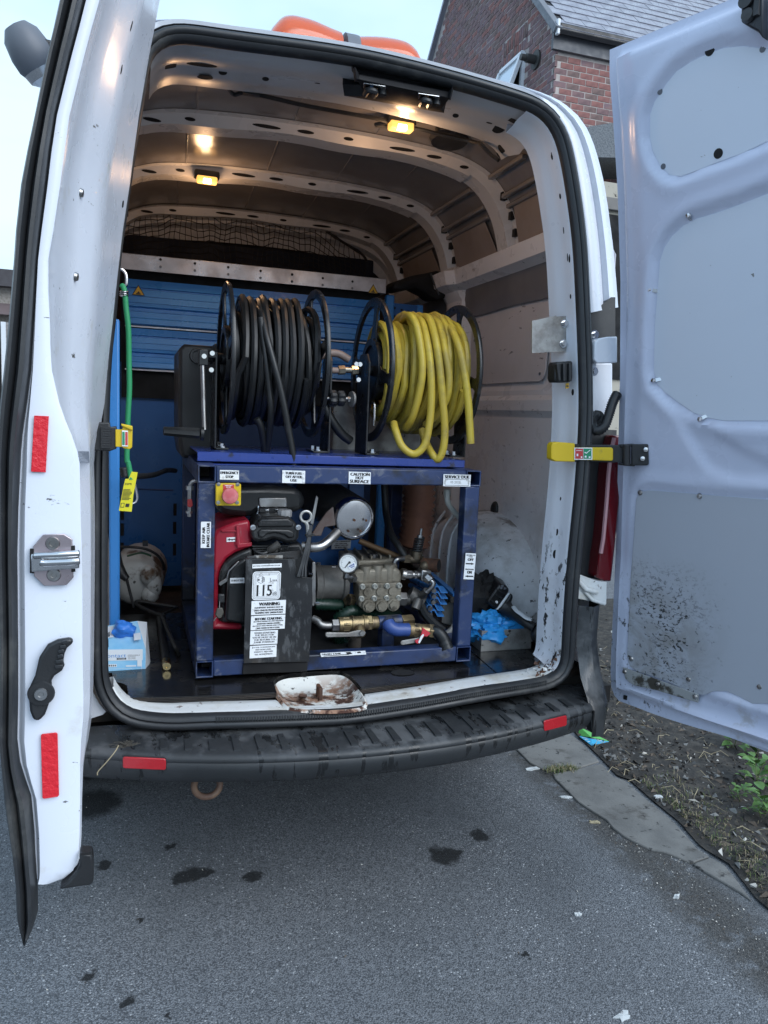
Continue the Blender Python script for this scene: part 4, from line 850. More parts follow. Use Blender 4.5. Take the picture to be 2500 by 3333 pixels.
# rear header panel, holes, latch cover
s = MB(); rows = []
top = sorted([i for i in range(NL) if LP[i].z > 2.262], key=lambda i: LP[i].x)
for i in top:
    p = LP[i]; d = 2.35 - p.z
    rows.append([p + V(0, -.004, 0), p + V(0, .006, .0), p + V(0, .03, .004), p + V(0, .05, -.004), p + V(0, .12, .0), p + V(0, .19, .012), p + V(0, .215, .004), p + V(0, .30, .022), p + V(0, .345, .024), p + V(0, .352, .07)])
s.loft(rows); hd = s.build('rear_header', MT['header'], van, ang=35)
spots('header_hole', MT['void'], hd, [((-0.4422,0.2025,2.372), .042, .020), ((-0.4257,0.2918,2.374), .022, .032), ((-0.5284,0.2393,2.36), .034, .03), ((-0.4166,0.4449,2.385), .022, .016), ((-0.38,0.2665,2.378), .012, .010), ((-0.2586,0.2712,2.378), .010, .008), ((-0.1084,0.2607,2.38), .008, .007), ((-0.5437,0.4558,2.382), .02, .016), ((-0.1624,0.4477,2.394), .032, .009), ((0.3339,0.2689,2.365), .010, .009), ((0.4838,0.1557,2.335), .040, .014), ((0.4798,0.2559,2.345), .022, .028), ((0.4426,0.2467,2.355), .010, .007), ((0.5375,0.1529,2.3), .022, .040), ((0.5728,0.3662,2.34), .020, .02), ((0.6165,0.3897,2.32), .02, .02)])
A = [V(p) for p in [(-0.0485,0.0453,2.35),(0.0923,0.055,2.35),(0.2445,0.0673,2.35)]]
fr = [V(p) for p in [(-0.0511,0.0176,2.312),(0.2234,0.0314,2.312)]]
bk = [V(p) for p in [(-0.0497,0.1645,2.312),(0.2542,0.1642,2.312)]]
s = MB()
L_ = lambda a, b, t: a + (b - a)*t
n0, n1 = A[0].copy(), A[2].copy(); n0.y = n1.y = .092
rows = [[n0 + V(0, 0, .02), n0, L_(n0, fr[0], .35) + V(0, 0, -.004), L_(n0, fr[0], .5) + V(0, 0, -.022), fr[0] + V(0, .01, -.006), bk[0] + V(.05, -.05, -.012), bk[0] + V(0, 0, .0), bk[0] + V(0, .0, .05)],
        [n1 + V(0, 0, .02), n1, L_(n1, fr[1], .35) + V(0, 0, -.004), L_(n1, fr[1], .5) + V(0, 0, -.022), fr[1] + V(0, .01, -.006), bk[1] + V(-.03, -.05, -.012), bk[1] + V(0, 0, .0), bk[1] + V(0, 0, .05)]]
ends0 = [p + V(-.006, 0, .03) for p in rows[0]]; ends1 = [p + V(.006, 0, .03) for p in rows[1]]
s.loft([ends0, rows[0], rows[1], ends1]); lc = s.build('latch_cover', MT['matte'], van, ang=25)
for q0, q1, q2 in (((-0.029,0.0387,2.305), (0.0324,0.0357,2.305), (-0.011,0.0991,2.305)), ((0.1289,0.0414,2.305), (0.1903,0.0379,2.305), (0.1519,0.1018,2.305))):
    q0, q1, q2 = V(q0), V(q1), V(q2); u, v = q1 - q0, q2 - q0
    s = MB(); s.slab([q0, q1, q1 + v, q0 + v], (0, 0, -.003)); o = s.build('catch_plate', MT['chrome'], lc, bevel=.001)
    s = MB(); s.tube(spline([q0 + u*.08 + v*1.0 + V(0, 0, -.006), q0 + u*.22 + v*.25 + V(0, 0, -.012), q0 + u*.55 + v*.22 + V(0, 0, -.014), q0 + u*.48 + v*1.0 + V(0, 0, -.006)], 6), .008, 8); c = q0 + u*.86 + v*.5; s.cyl(c + V(0, 0, -.002), c + V(0, 0, -.014), .012, 12); s.build('catch_loop', MT['plastic'], lc)
# interior lamps
for (x, y, z), w in (((0.2218,0.468,2.372), .5), ((-0.3333,1.3077,2.352), .5)):
    s = MB(); s.box((x, y + .01, z + .016), (.10, .05, .03)); lb = s.build('roof_lamp', MT['plastic'], van, bevel=.006)
    s = MB(); s.box((x, y, z - .006), (.082, .04, .026)); s.build('lamp_lens', MT['lit'], lb, bevel=.006); s = MB(); s.box((x, y - .012, z - .012), (.034, .022, .018)); s.build('lamp_core', MT['bulb'], lb, bevel=.005)
    ld = bpy.data.lights.new('roof_lamp_light', 'POINT'); ld.energy = 1.0; ld.color = (1, .58, .30); ld.shadow_soft_size = .03
    lo = bpy.data.objects.new('roof_lamp_light', ld); COL.objects.link(lo); lo.location = (x, y - .02, z - .065); hang(lo, van)
s = MB(); s.lathe([(.0, 0), (.062, 0), (.07, .012), (.05, .03), (0, .03)], (0.4284,0.5549,2.372), (.05, .1, 1), 24); s.cyl((0.3904,0.4964,2.38), V((0.3904,0.4964,2.38)) + V(0, 0, .03), .035, 16); s.build('roof_speaker', MT['plastic'], van)
s = MB(); s.tube(spline([(-0.3453,0.435,2.385), (-0.3227,0.4666,2.38), (-0.2794,0.4305,2.378), (-0.0939,0.4556,2.378), (0.1618,0.4636,2.376), (0.1467,0.5053,2.372), (0.2706,0.4716,2.37), (0.3624,0.4739,2.365), (0.4542,0.4713,2.36), (0.4853,0.4394,2.345), (0.4831,0.4037,2.33), (0.5082,0.3873,2.3), (0.5286,0.3527,2.27)], 6), .0065, 6); s.box((-0.2771,0.422,2.378), (.05, .02, .018)); s.build('roof_cable', MT['plastic'], van)
# small fittings on the right pillar
s = MB(); s.slab([(0.5472,0.085,1.7265),(0.6276,0.085,1.7482),(0.6326,0.085,1.7465),(0.6774,0.085,1.7512),(0.6816,0.085,1.7473),(0.6888,0.085,1.6499),(0.6834,0.085,1.6431),(0.5545,0.085,1.6297)], (0, .004, 0)); bp_ = s.build('pillar_bracket', MT['galv'], van, smooth=False)
for x, y, z in ((0.6597,0.085,1.7266), (0.6598,0.085,1.6655)): s = MB(); s.cyl((x, y, z), (x, y - .003, z), .013, 14); s.hexa((x, y - .003, z), (x, y - .012, z), .009); s.build('bracket_bolt', MT['chrome'], bp_)
s = MB(); s.slab([(0.6076,0.03,1.5973),(0.6143,0.03,1.604),(0.6669,0.03,1.6101),(0.6716,0.03,1.5548),(0.6628,0.03,1.5438),(0.6145,0.03,1.5412),(0.6081,0.03,1.5556)], (0, .05, 0)); ks = s.build('power_socket', MT['plastic'], van, bevel=.006)
s = MB()
for a, b in (((0.6112,0.028,1.5974), (0.62,0.028,1.5478)), ((0.6327,0.028,1.5996), (0.637,0.028,1.5466)), ((0.6533,0.028,1.6021), (0.6568,0.028,1.5476))): s = MB(); s.bar(a, b, .016, .01); s.build('socket_rib', MT['plastic'], ks, bevel=.002)
s = MB(); fr_ = sticker(s, (0.6549,0.045,1.5416), (0.6656,0.045,1.543), (0.6562,0.045,1.5255), [('12v', .1, .9, .35, .75)], lift=.002); s.build('socket_sticker', [MT['amber'], MT['ink']], van, smooth=False)
# right door check strap
def strap(pts_y, name): pass
s = MB(); s.slab([(0.5957,0,1.3493),(0.6006,0,1.3587),(0.6187,0,1.3613),(0.677,0,1.3592),(0.6829,0,1.302),(0.6138,0,1.3018),(0.5979,0,1.3091)], (0, .03, 0)); s.slab([(0.6757,0,1.3464), (0.772,-0.055,1.352), (0.7761,-0.057,1.3467), (0.7791,-0.057,1.315), (0.7759,-0.055,1.3106), (0.6788,0,1.3088)], (.004, .012, 0)); ds = s.build('door_check_strap', MT['yellow'], van, bevel=.004)
s = MB(); s.slab([(0.6837,0.012,1.3563), (0.8034,-0.055,1.3597), (0.8249,-0.067,1.3592), (0.8306,-0.067,1.2998), (0.8085,-0.055,1.3062), (0.6883,0.012,1.3013)], (.004, .012, 0)); s.slab([(0.7998,-0.06,1.3615), (0.8336,-0.085,1.3667), (0.8344,-0.085,1.3583), (0.8007,-0.06,1.3518)], (0, .02, 0)); s.slab([(0.8052,-0.06,1.3052), (0.8398,-0.085,1.3035), (0.8405,-0.085,1.2972), (0.8058,-0.06,1.2988)], (0, .02, 0)); s.slab([(0.8228,-0.083,1.365), (0.8622,-0.11,1.3675), (0.8693,-0.11,1.3081), (0.8671,-0.109,1.303), (0.8292,-0.083,1.3002)], (.004, .012, 0)); s.cyl((0.8138,-0.068,1.3632), (0.8201,-0.068,1.2989), .012, 12); s.build('strap_bracket', MT['plastic'], ds, bevel=.003)
for p in ((0.8545,-0.106,1.3508), (0.8503,-0.1,1.323)): s = MB(); s.lathe([(.001, 0), (.009, .001), (.007, .006), (.001, .007)], p, (-.3, -1, 0), 12); s.build('strap_screw', MT['chrome'], ds)
s = MB(); q = (0.6746,-0.001,1.346); fr_ = sticker(s, q, (0.7216,-0.027,1.3487), (0.6777,-0.001,1.3089), lift=.002)
rect2(s, fr_, .05, .08, .49, .92, 1); rect2(s, fr_, .51, .08, .95, .92, 2); fr2 = (fr_[0] + (-.0) * fr_[1] + V(-.0003, -.0006, 0), fr_[1], fr_[2])
rect2(s, fr2, .10, .22, .44, .26, 0); rect2(s, fr2, .13, .5, .22, .7, 0); rect2(s, fr2, .36, .72, .44, .86, 0); poly2(s, fr2, [(.55, .40), (.60, .34), (.66, .42), (.88, .16), (.90, .2), (.67, .5)], 0); rect2(s, fr2, .58, .66, .68, .82, 0); rect2(s, fr2, .80, .72, .90, .86, 0)
s.build('strap_badge', [MT['label'], MT['badge'], MT['badgeg']], ds, smooth=False)
# left door check strap
s = MB(); s.slab([(-0.7273,-0.1,1.3701),(-0.7216,-0.1,1.3734),(-0.669,-0.1,1.3754),(-0.669,-0.1,1.3642),(-0.6538,-0.1,1.3667),(-0.6539,-0.1,1.3123),(-0.6692,-0.1,1.3059),(-0.722,-0.1,1.3065),(-0.7295,-0.1,1.3143)], (0, .02, 0)); dl = s.build('door_check_bracket', MT['plastic'], van, bevel=.003)
pts = []
s = MB()
for k in range(9): s.box(V((-0.6783,-0.105,1.362)) + (V((-0.6785,-0.105,1.316)) - V((-0.6783,-0.105,1.362)))*(k/8), (.022, .012, .005))
s.build('bracket_spring', MT['plastic'], dl, smooth=False)
s = MB(); s.slab([(-0.714,-0.103,1.3686),(-0.7066,-0.103,1.3689),(-0.7068,-0.103,1.3151),(-0.7144,-0.103,1.3089)], (0, -.001, 0)); s.build('bracket_slot', MT['paint'], dl, smooth=False)
for p in ((-0.721,-0.101,1.3544), (-0.723,-0.101,1.3277)): s = MB(); s.lathe([(.001, 0), (.010, .001), (.008, .006), (.001, .007)], p, (-.1, -1, 0), 12); s.build('bracket_screw', MT['chrome'], dl)
s = MB(); s.slab([(-0.6568,-0.105,1.3588),(-0.6404,-0.105,1.3593),(-0.6404,-0.105,1.3654),(-0.6212,-0.105,1.3681),(-0.6173,-0.105,1.3581),(-0.6181,-0.105,1.3176),(-0.6231,-0.105,1.3118),(-0.6385,-0.105,1.3138),(-0.6404,-0.105,1.317),(-0.6568,-0.105,1.3166)], (0, .025, 0)); s.slab([(-0.644,-0.112,1.3734),(-0.6173,-0.112,1.3684),(-0.6169,-0.112,1.3576),(-0.6269,-0.112,1.362),(-0.6421,-0.112,1.3675)], (0, .03, 0)); yl = s.build('door_check_clip', MT['yellow'], van, bevel=.004)
s = MB(); fr_ = sticker(s, (-0.6415,-0.107,1.3574), (-0.6277,-0.107,1.357), (-0.6415,-0.107,1.3191), lift=.002); rect2(s, fr_, .05, .08, .46, .92, 2); rect2(s, fr_, .54, .08, .95, .92, 1); s.build('clip_badge', [MT['label'], MT['badge'], MT['badgeg']], yl, smooth=False)

# ---------------------------------------------------------------- right rear door (open)
DLEAN = lambda z: -.2*(sstep(.85, 1.25, z)*0 + max(0, z - 1))
def inpoly(P, x, y):
    c = False; n = len(P)
    for i in range(n):
        (a, b), (d, e) = P[i], P[i - 1]
        if (b > y) != (e > y) and x < (d - a)*(y - b)/(e - b) + a: c = not c
    return c
def sdf(P, x, y):
    m = 9
    for i in range(len(P)):
        (a, b), (d, e) = P[i], P[i - 1]; dx, dy = d - a, e - b; L2 = dx*dx + dy*dy
        t = 0 if L2 == 0 else max(0, min(1, ((x - a)*dx + (y - b)*dy)/L2)); m = min(m, math.hypot(x - a - t*dx, y - b - t*dy))
    return -m if inpoly(P, x, y) else m
UP = [(0.1644,2.2589),(0.1811,2.2881),(0.2156,2.3193),(0.2473,2.3404),(0.2869,2.3499),(0.3314,2.3551),(0.3802,2.3542),(0.427,2.3436),(0.4932,2.3171),(0.5376,2.275)] + [(.62, 2.40), (.62, 2.17)] + [(0.4945,2.1177),(0.4265,2.1043),(0.353,2.0967),(0.2881,2.0882),(0.2543,2.0849),(0.22,2.0952),(0.1899,2.1278),(0.1697,2.1666),(0.1623,2.2027)]
MIDP = [(0.1819,1.8862),(0.1976,1.9205),(0.2228,1.9467),(0.2584,1.9683),(0.2993,1.9801),(0.3517,1.9838),(0.4263,1.9949),(0.4953,2.0067)] + [(.60, 2.04), (.60, 1.46)] + [(0.4991,1.4451),(0.3725,1.4408),(0.3178,1.4479),(0.2755,1.4622),(0.2323,1.4887),(0.1881,1.5173),(0.1598,1.5438),(0.1519,1.5836),(0.1595,1.7133)]
LOWP = [(0.0836,1.1976),(0.098,1.2211),(0.1312,1.2303),(0.2856,1.2355),(0.5005,1.2436)] + [(.60, 1.25), (.60, .66)] + [(0.5374,0.6685),(0.4943,0.6539),(0.4597,0.6615),(0.4176,0.6658),(0.3761,0.6523),(0.3488,0.632),(0.312,0.6243),(0.2409,0.6338),(0.1754,0.6375),(0.1162,0.6348),(0.0856,0.6442),(0.0724,0.6715),(0.0612,0.9308)]
SL = [(.505, .035), (.52, .012), (.545, .002), (.6, -.006), (1.0, -.024), (1.3, .0), (1.586, .022), (1.85, .036), (2.1, .038), (2.29, .032), (2.40, .026), (2.46, .03)]
DW, ZB, ZT = .64, .505, 2.462
def door_d(x, z, e):
    d = .034*(1 - sstep(.030, .042, e)) - .006*sstep(.02, .0, e)*0
    d += .010*(1 - sstep(.05, .11, e))*sstep(.03, .05, e)
    eb = z - ZB; et = ZT - z
    d = max(d, .036*(1 - sstep(.035, .06, eb)), .034*(1 - sstep(.02, .045, et)))
    d += .02*(sstep(.06, .08, eb) - sstep(.11, .14, eb))*sstep(.05, .1, x)
    for P, dep, w in ((UP, .013, .012), (MIDP, .015, .013), (LOWP, .006, .008)):
        q = sdf(P, x, z); d += dep*(1 - sstep(.004, w, q)) - .004*sstep(w, w + .008, q)*(1 - sstep(w + .02, w + .05, q))
    # diagonal swage below the middle panel
    q = sdf(SWG, x, z); d += .010*(1 - sstep(-.012, .018, q))
    return d
SWG = [(0.1907,1.5014),(0.2386,1.4455),(0.2881,1.3685),(0.3299,1.312),(0.3983,1.2918),(0.5001,1.2949)] + [(.62, 1.32), (.62, 1.40)] + [(0.4998,1.3382),(0.425,1.364),(0.3586,1.4047),(0.2893,1.434)]
s = MB(); rows = []
nz_, nx_ = 150, 64
for i in range(nz_ + 1):
    z = lerp(ZB, ZT, i/nz_); sl = interp(SL, z); row = []
    for j in range(nx_ + 1):
        x = lerp(sl, DW, j/nx_); e = x - sl
        zz = z + (.0 if z > .6 else .025*sstep(.15, .6, x)*(1 - (z - ZB)/.1))
        row.append((x, DLEAN(zz) + door_d(x, zz, e), zz))
    rows.append(row)
s.loft(rows)
# outer skin and rim
s.loft([[(r[0][0], r[0][1], r[0][2]), (r[0][0] - .002, r[0][1] + .012, r[0][2]), (r[0][0] + .02, DLEAN(r[0][2]) + .065, r[0][2]), (DW*.6, DLEAN(r[0][2]) + .075, r[0][2]), (DW, DLEAN(r[0][2]) + .07, r[0][2]), (DW, r[-1][1], r[-1][2])] for r in rows])
for r, zz in ((rows[0], -.004), (rows[-1], .004)):
    s.loft([r, [(p[0], p[1] + .014, p[2] + zz) for p in r], [(p[0], DLEAN(p[2]) + .07, p[2]) for p in r]])
rd_ = s.build('right_rear_door', MT['paint_door'], van, ang=60)
rd_.location = (.886, .045, 0); rd_.rotation_euler = (0, 0, math.atan2(-.944, .331)); rd_['label'] = 'right rear door opened wide with white and grey lining panels'
def dpanel(P, dep, th, name, m, bev=.001):
    q = MB(); q.slab([(x, DLEAN(z) + dep, z) for x, z in P], (0, -th, 0)); o = q.build(name, m, rd_, bevel=bev); return o
def shrink(P, k):
    cx = sum(p[0] for p in P)/len(P); cz = sum(p[1] for p in P)/len(P); return [(cx + (x - cx)*k, cz + (z - cz)*k) for x, z in P]
trimw = mat('pale_lining_card', (.66, .71, .80), .42, rvar=.04, bump=.02, bs=40, dirt=(dict(col=(.2, .2, .2), s=36, lo=.70, hi=.72),))
trimg = mat('scuffed_grey_lining', (.42, .445, .50), .42, rvar=.06, dirt=(dict(col=(.20, .185, .155), s=9, lo=.34, hi=.64, z=(1.08, .76), x=(.46, .2), amt=.65, dist=.8), dict(col=(.025, .028, .03), s=75, det=4, lo=.53, hi=.61, st=(1, 1, 1.5), big=6, blo=.36, bhi=.56, dist=.6, z=(1.06, .86), x=(.40, .22)), dict(col=(.03, .033, .035), s=42, det=3, lo=.63, hi=.67, z=(1.05, .85), x=(.44, .28)), dict(col=(.5, .5, .5), s=60, lo=.71, hi=.73)))
u_ = dpanel(shrink(UP, .985), .0155, .004, 'upper_door_lining', trimw); m_ = dpanel(shrink(MIDP, .985), .0175, .004, 'middle_door_lining', trimw); l_ = dpanel(shrink(LOWP, .99), .0065, .004, 'lower_door_lining', trimg)
def dots(pts, dep, r, name, m, par, dome=False):
    for x, z in pts:
        q = MB()
        if dome: q.lathe([(.001, 0), (r, .001), (r*.75, .005), (.001, .006)], (x, DLEAN(z) + dep, z), (0, -1, 0), 12)
        else: n_ = V(0, -1, -.2 if z > 1 else 0).normalized(); p_ = V(x, DLEAN(z) + dep, z); q.cyl(p_ - n_*.002, p_ + n_*.001, r, 14)
        q.build(name, m, par)
dots([(0.3407,2.3583),(0.3613,2.1194)], .0115, .0125, 'lining_plug', MT['void'], u_); dots([(0.1991,2.3046),(0.4747,2.3201),(0.2033,2.1222)], .0115, .0075, 'lining_plug', MT['greyplastic'], u_)
dots([(0.1012,1.2157),(0.3005,1.227),(0.0801,0.9429),(0.4974,0.9473),(0.0915,0.6724),(0.2952,0.6666),(0.508,0.7107)], .0025, .0085, 'lining_screw', MT['steel'], l_, True)
dots([(0.3986,0.9206),(0.4803,0.9026),(0.4941,0.8923),(0.482,0.8356)], .0025, .0055, 'lining_hole', MT['void'], l_)
for a, b in (((0.152,1.8085), (0.1731,1.8046)), ((0.1591,1.5546), (0.1786,1.5603)), ((0.3048,1.4471), (0.3197,1.4584)), ((0.28,1.9844), (0.2798,1.974))):
    q = MB(); x, z = a; q.lathe([(.001, 0), (.008, .001), (.006, .005), (.001, .006)], (x, DLEAN(z) + .004, z), (0, -1, 0), 12); q.bar((x, DLEAN(z) + .002, z), (b[0], DLEAN(b[1]) + .016, b[1]), .010, .002, up=(0, 1, 0)); q.build('lining_clip', MT['chrome'], rd_)
dpanel([(0.0622,0.6344),(0.0707,0.636),(0.3317,0.6301),(0.3327,0.605),(0.2767,0.6021),(0.1903,0.5982),(0.1087,0.5887),(0.0767,0.5998)], .004, .003, 'kick_plate', mat('dirty_kick_plate', (.30, .31, .31), .5, dirt=(dict(col=(.05, .045, .035), s=14, lo=.48, hi=.58),)))
dots([(0.0719,0.6237),(0.1944,0.6199),(0.3213,0.6208)], .001, .008, 'kick_screw', MT['steel'], rd_, True)
q = MB()
for P in (((0.0546,0.5266), (0.0661,0.524)),): q.box(((P[0][0] + P[1][0])/2, .034, (P[0][1] + P[1][1])/2), (.012, .006, .014))
q.build('drain_hole', MT['void'], rd_, smooth=False)
q = MB(); pts = [(x, DLEAN(z) - .004, z) for x, z in [(0.4456,2.4404),(0.4963,2.4225),(0.497,2.3232),(0.4854,2.3409),(0.4738,2.3497),(0.4457,2.373)]]; q.slab(pts, (0, -.03, 0)); lt = q.build('door_latch', mat('latch_black', (.03, .033, .04), .35, .4), rd_, bevel=.004)
q = MB(); x, z = (0.4597,2.4105); q.lathe([(.012, 0), (.017, 0), (.017, .008), (.012, .008)], (x, DLEAN(z) - .034, z), (0, -1, 0), 16); x, z = (0.4656,2.3785); q.lathe([(.016, 0), (.014, .012), (.001, .014)], (x, DLEAN(z) - .034, z), (0, -1, 0), 12); x, z = (0.4856,2.3928); q.box((x, DLEAN(z) - .036, z), (.012, .01, .045)); q.build('latch_detail', MT['plastic'], lt)
# ---------------------------------------------------------------- left rear door (open, edge-on)
LR = [((-0.7182,-0.735,2.0379), (-0.6807,-0.717,2.0538), (-0.6593,-0.715,2.0589), (-0.6088,-0.45,2.1941), (-0.5527,-0.05,2.3942)), ((-0.7197,-0.735,2.0214), (-0.6855,-0.717,2.0363), (-0.6641,-0.715,2.0413), (-0.6137,-0.45,2.173), (-0.5578,-0.05,2.3678)), ((-0.7285,-0.735,1.9807), (-0.6957,-0.717,1.9944), (-0.6758,-0.715,1.9989), (-0.6293,-0.45,2.1215), (-0.569,-0.05,2.3047)), ((-0.738,-0.735,1.9397), (-0.7067,-0.717,1.9523), (-0.6868,-0.715,1.9566), (-0.645,-0.45,2.0699), (-0.5813,-0.05,2.241)), ((-0.7476,-0.735,1.8952), (-0.7178,-0.717,1.9067), (-0.6978,-0.715,1.9107), (-0.6566,-0.45,2.0147), (-0.5926,-0.05,2.172)), ((-0.7566,-0.735,1.8507), (-0.7288,-0.717,1.8609), (-0.709,-0.715,1.8646), (-0.6674,-0.45,1.9594), (-0.604,-0.05,2.1027)), ((-0.7683,-0.735,1.7954), (-0.7374,-0.717,1.8049), (-0.7168,-0.715,1.8084), (-0.6817,-0.45,1.8908), (-0.6154,-0.05,2.0171)), ((-0.7775,-0.735,1.7469), (-0.7433,-0.717,1.7559), (-0.7234,-0.715,1.7589), (-0.6927,-0.45,1.8307), (-0.6248,-0.05,1.9417)), ((-0.7857,-0.735,1.6777), (-0.7529,-0.717,1.685), (-0.7343,-0.715,1.6875), (-0.6973,-0.45,1.7454), (-0.6406,-0.05,1.8329)), ((-0.789,-0.735,1.6361), (-0.7581,-0.717,1.6422), (-0.7415,-0.715,1.6442), (-0.6992,-0.45,1.6938), (-0.6481,-0.05,1.7673)), ((-0.7937,-0.735,1.587), (-0.7615,-0.717,1.5922), (-0.7421,-0.715,1.5941), (-0.7029,-0.45,1.6329), (-0.6567,-0.05,1.6902)), ((-0.7985,-0.735,1.5375), (-0.7649,-0.717,1.5417), (-0.7406,-0.715,1.5437), (-0.7067,-0.45,1.5714), (-0.6643,-0.05,1.6126)), ((-0.8024,-0.735,1.5018), (-0.7674,-0.717,1.5054), (-0.7404,-0.715,1.5073), (-0.7103,-0.45,1.5272), (-0.6708,-0.05,1.5568)), ((-0.8063,-0.735,1.466), (-0.77,-0.717,1.4688), (-0.7387,-0.715,1.4707), (-0.7123,-0.45,1.4827), (-0.6763,-0.05,1.5007)), ((-0.8125,-0.735,1.4155), (-0.7768,-0.717,1.4171), (-0.7282,-0.715,1.4193), (-0.7127,-0.45,1.4201), (-0.6829,-0.05,1.4216)), ((-0.815,-0.735,1.3865), (-0.7814,-0.717,1.3873), (-0.7187,-0.715,1.3897), (-0.7096,-0.45,1.3841), (-0.6906,-0.05,1.376)), ((-0.8167,-0.735,1.3646), (-0.7844,-0.717,1.365), (-0.7097,-0.715,1.3673), (-0.7046,-0.45,1.3571), (-0.6982,-0.05,1.3416)), ((-0.8186,-0.735,1.3391), (-0.7869,-0.717,1.3388), (-0.7014,-0.715,1.3409), (-0.7014,-0.45,1.3252), (-0.7048,-0.05,1.3015)), ((-0.8196,-0.735,1.3207), (-0.7879,-0.717,1.3201), (-0.698,-0.715,1.3219), (-0.7054,-0.35,1.2949), (-0.7082,-0.05,1.2728)), ((-0.8197,-0.735,1.2468), (-0.7925,-0.717,1.2445), (-0.6971,-0.715,1.2445), (-0.7051,-0.35,1.1965), (-0.7066,-0.05,1.1571)), ((-0.8198,-0.735,1.1717), (-0.7951,-0.717,1.1679), (-0.6954,-0.715,1.1659), (-0.7047,-0.35,1.0967), (-0.7071,-0.05,1.0396)), ((-0.8198,-0.735,1.0955), (-0.7957,-0.717,1.0902), (-0.6952,-0.715,1.0861), (-0.7053,-0.35,0.9953), (-0.7088,-0.05,0.9204)), ((-0.8199,-0.735,1.0181), (-0.7963,-0.717,1.0112), (-0.6958,-0.715,1.0051), (-0.7068,-0.35,0.8923), (-0.7105,-0.05,0.7993)), ((-0.8221,-0.735,0.9396), (-0.7976,-0.717,0.931), (-0.6948,-0.715,0.9227), (-0.7074,-0.35,0.7877), (-0.7133,-0.05,0.6765)), ((-0.8235,-0.735,0.8999), (-0.7989,-0.717,0.8906), (-0.6951,-0.715,0.881), (-0.7096,-0.35,0.735), (-0.717,-0.05,0.6146)), ((-0.8243,-0.735,0.8599), (-0.8003,-0.717,0.8498), (-0.6991,-0.715,0.8394), (-0.7156,-0.35,0.6822), (-0.7263,-0.05,0.5528)), ((-0.8223,-0.735,0.8193), (-0.7967,-0.717,0.8082), (-0.7009,-0.715,0.7973), (-0.7217,-0.35,0.6291), (-0.7356,-0.05,0.4906)), ((-0.8201,-0.735,0.7864), (-0.7886,-0.717,0.774), (-0.7011,-0.715,0.7632), (-0.7229,-0.35,0.5861), (-0.7393,-0.05,0.4403)), ((-0.8185,-0.735,0.7576), (-0.7803,-0.717,0.7437), (-0.7013,-0.715,0.7332), (-0.7241,-0.35,0.5482), (-0.7419,-0.05,0.3959)), ((-0.8125,-0.735,0.6947), (-0.7761,-0.717,0.6796), (-0.7026,-0.715,0.6686), (-0.7257,-0.35,0.4661), (-0.7436,-0.05,0.2996)), ((-0.8076,-0.735,0.6521), (-0.7753,-0.717,0.6367), (-0.7051,-0.715,0.6253), (-0.7289,-0.35,0.4112), (-0.7475,-0.05,0.2352)), ((-0.8059,-0.735,0.6265), (-0.7741,-0.717,0.6106), (-0.7137,-0.715,0.6002), (-0.7398,-0.35,0.3795), (-0.7602,-0.05,0.1979)), ((-0.8047,-0.735,0.6128), (-0.7736,-0.717,0.5967), (-0.7275,-0.715,0.5883), (-0.7582,-0.35,0.3645), (-0.783,-0.05,0.1805)), ((-0.8041,-0.735,0.6025), (-0.773,-0.717,0.5862), (-0.7517,-0.715,0.5816), (-0.7889,-0.35,0.356), (-0.819,-0.05,0.1705))]

RUBX = [((-0.8037,-0.735,0.5837), (-0.7725,-0.717,0.567)), ((-0.8029,-0.735,0.545), (-0.7723,-0.717,0.5275)), ((-0.8003,-0.735,0.5248), (-0.7778,-0.717,0.5083)), ((-0.7963,-0.735,0.5006), (-0.784,-0.74,0.502)), ((-0.7936,-0.735,0.4854), (-0.7897,-0.737,0.4861))]
s = MB(); rows = []
LRW = [[V(p) for p in r] for r in LR]
for L, B, F, G, E in LRW:
    rows.append([L + V(-.004, .05, 0), L.lerp(B, .95) + V(0, .012, 0), B + V(.002, .012, 0), B.lerp(F, .06) + V(0, .004, 0), B.lerp(F, .12) + V(0, -.003, 0), B.lerp(F, .5) + V(0, -.004, 0), B.lerp(F, .9) + V(0, -.002, 0), F, F.lerp(G, .15) + V(-.010, 0, 0), F.lerp(G, .5) + V(-.020, 0, 0), G + V(-.016, 0, 0), G.lerp(E, .08) + V(.002, 0, 0), G.lerp(E, .45) + V(-.001, 0, 0), E])
s.loft(rows)
s.loft([[r[0], V(r[0].x - .022, -.5, r[0].z), V(max(-.885, r[0].x - .065), -.1, r[0].z), V(max(-.88, r[0].x - .06), .02, r[0].z), r[-1]] for r in rows])
for r in (rows[-1],): s.add(r + [V(-.86, -.1, r[0].z)], [tuple(range(len(r) + 1))])
ld_ = s.build('left_rear_door', MT['paint_edge'], van, ang=45); ld_['label'] = 'left rear door swung open and seen edge-on'
s = MB(); rows = []
for r in LRW: L, B = r[0], r[1]; rows.append((L, B))
rows += [(V(a), V(b)) for a, b in RUBX]
pr_ = [(0, .02), (.02, -.004), (.12, -.016), (.26, -.018), (.40, -.012), (.46, -.004), (.50, -.012), (.62, -.022), (.80, -.024), (.93, -.014), (1, .012)]
s.loft([[L.lerp(B, t) + V(0, d*min(1, (B - L).length/.04), 0) for t, d in pr_] + [L + V(0, .03, 0)] for L, B in rows], closed=True, cap=True); s.build('door_edge_rubber', MT['rubber'], ld_, ang=40)
YF = -.7225
def lq(name, pts, m, d=.002, bev=.0005, par=None):
    q = MB(); q.slab(pts, (0, -d, 0)); return q.build(name, m, par or ld_, bevel=bev)
lq('red_reflector_strip', [(-0.7649,-0.7235,1.3974),(-0.743,-0.7235,1.3972),(-0.7488,-0.7235,1.3061),(-0.7708,-0.7235,1.3068)], MT['redref'], .0015)
q = MB(); 
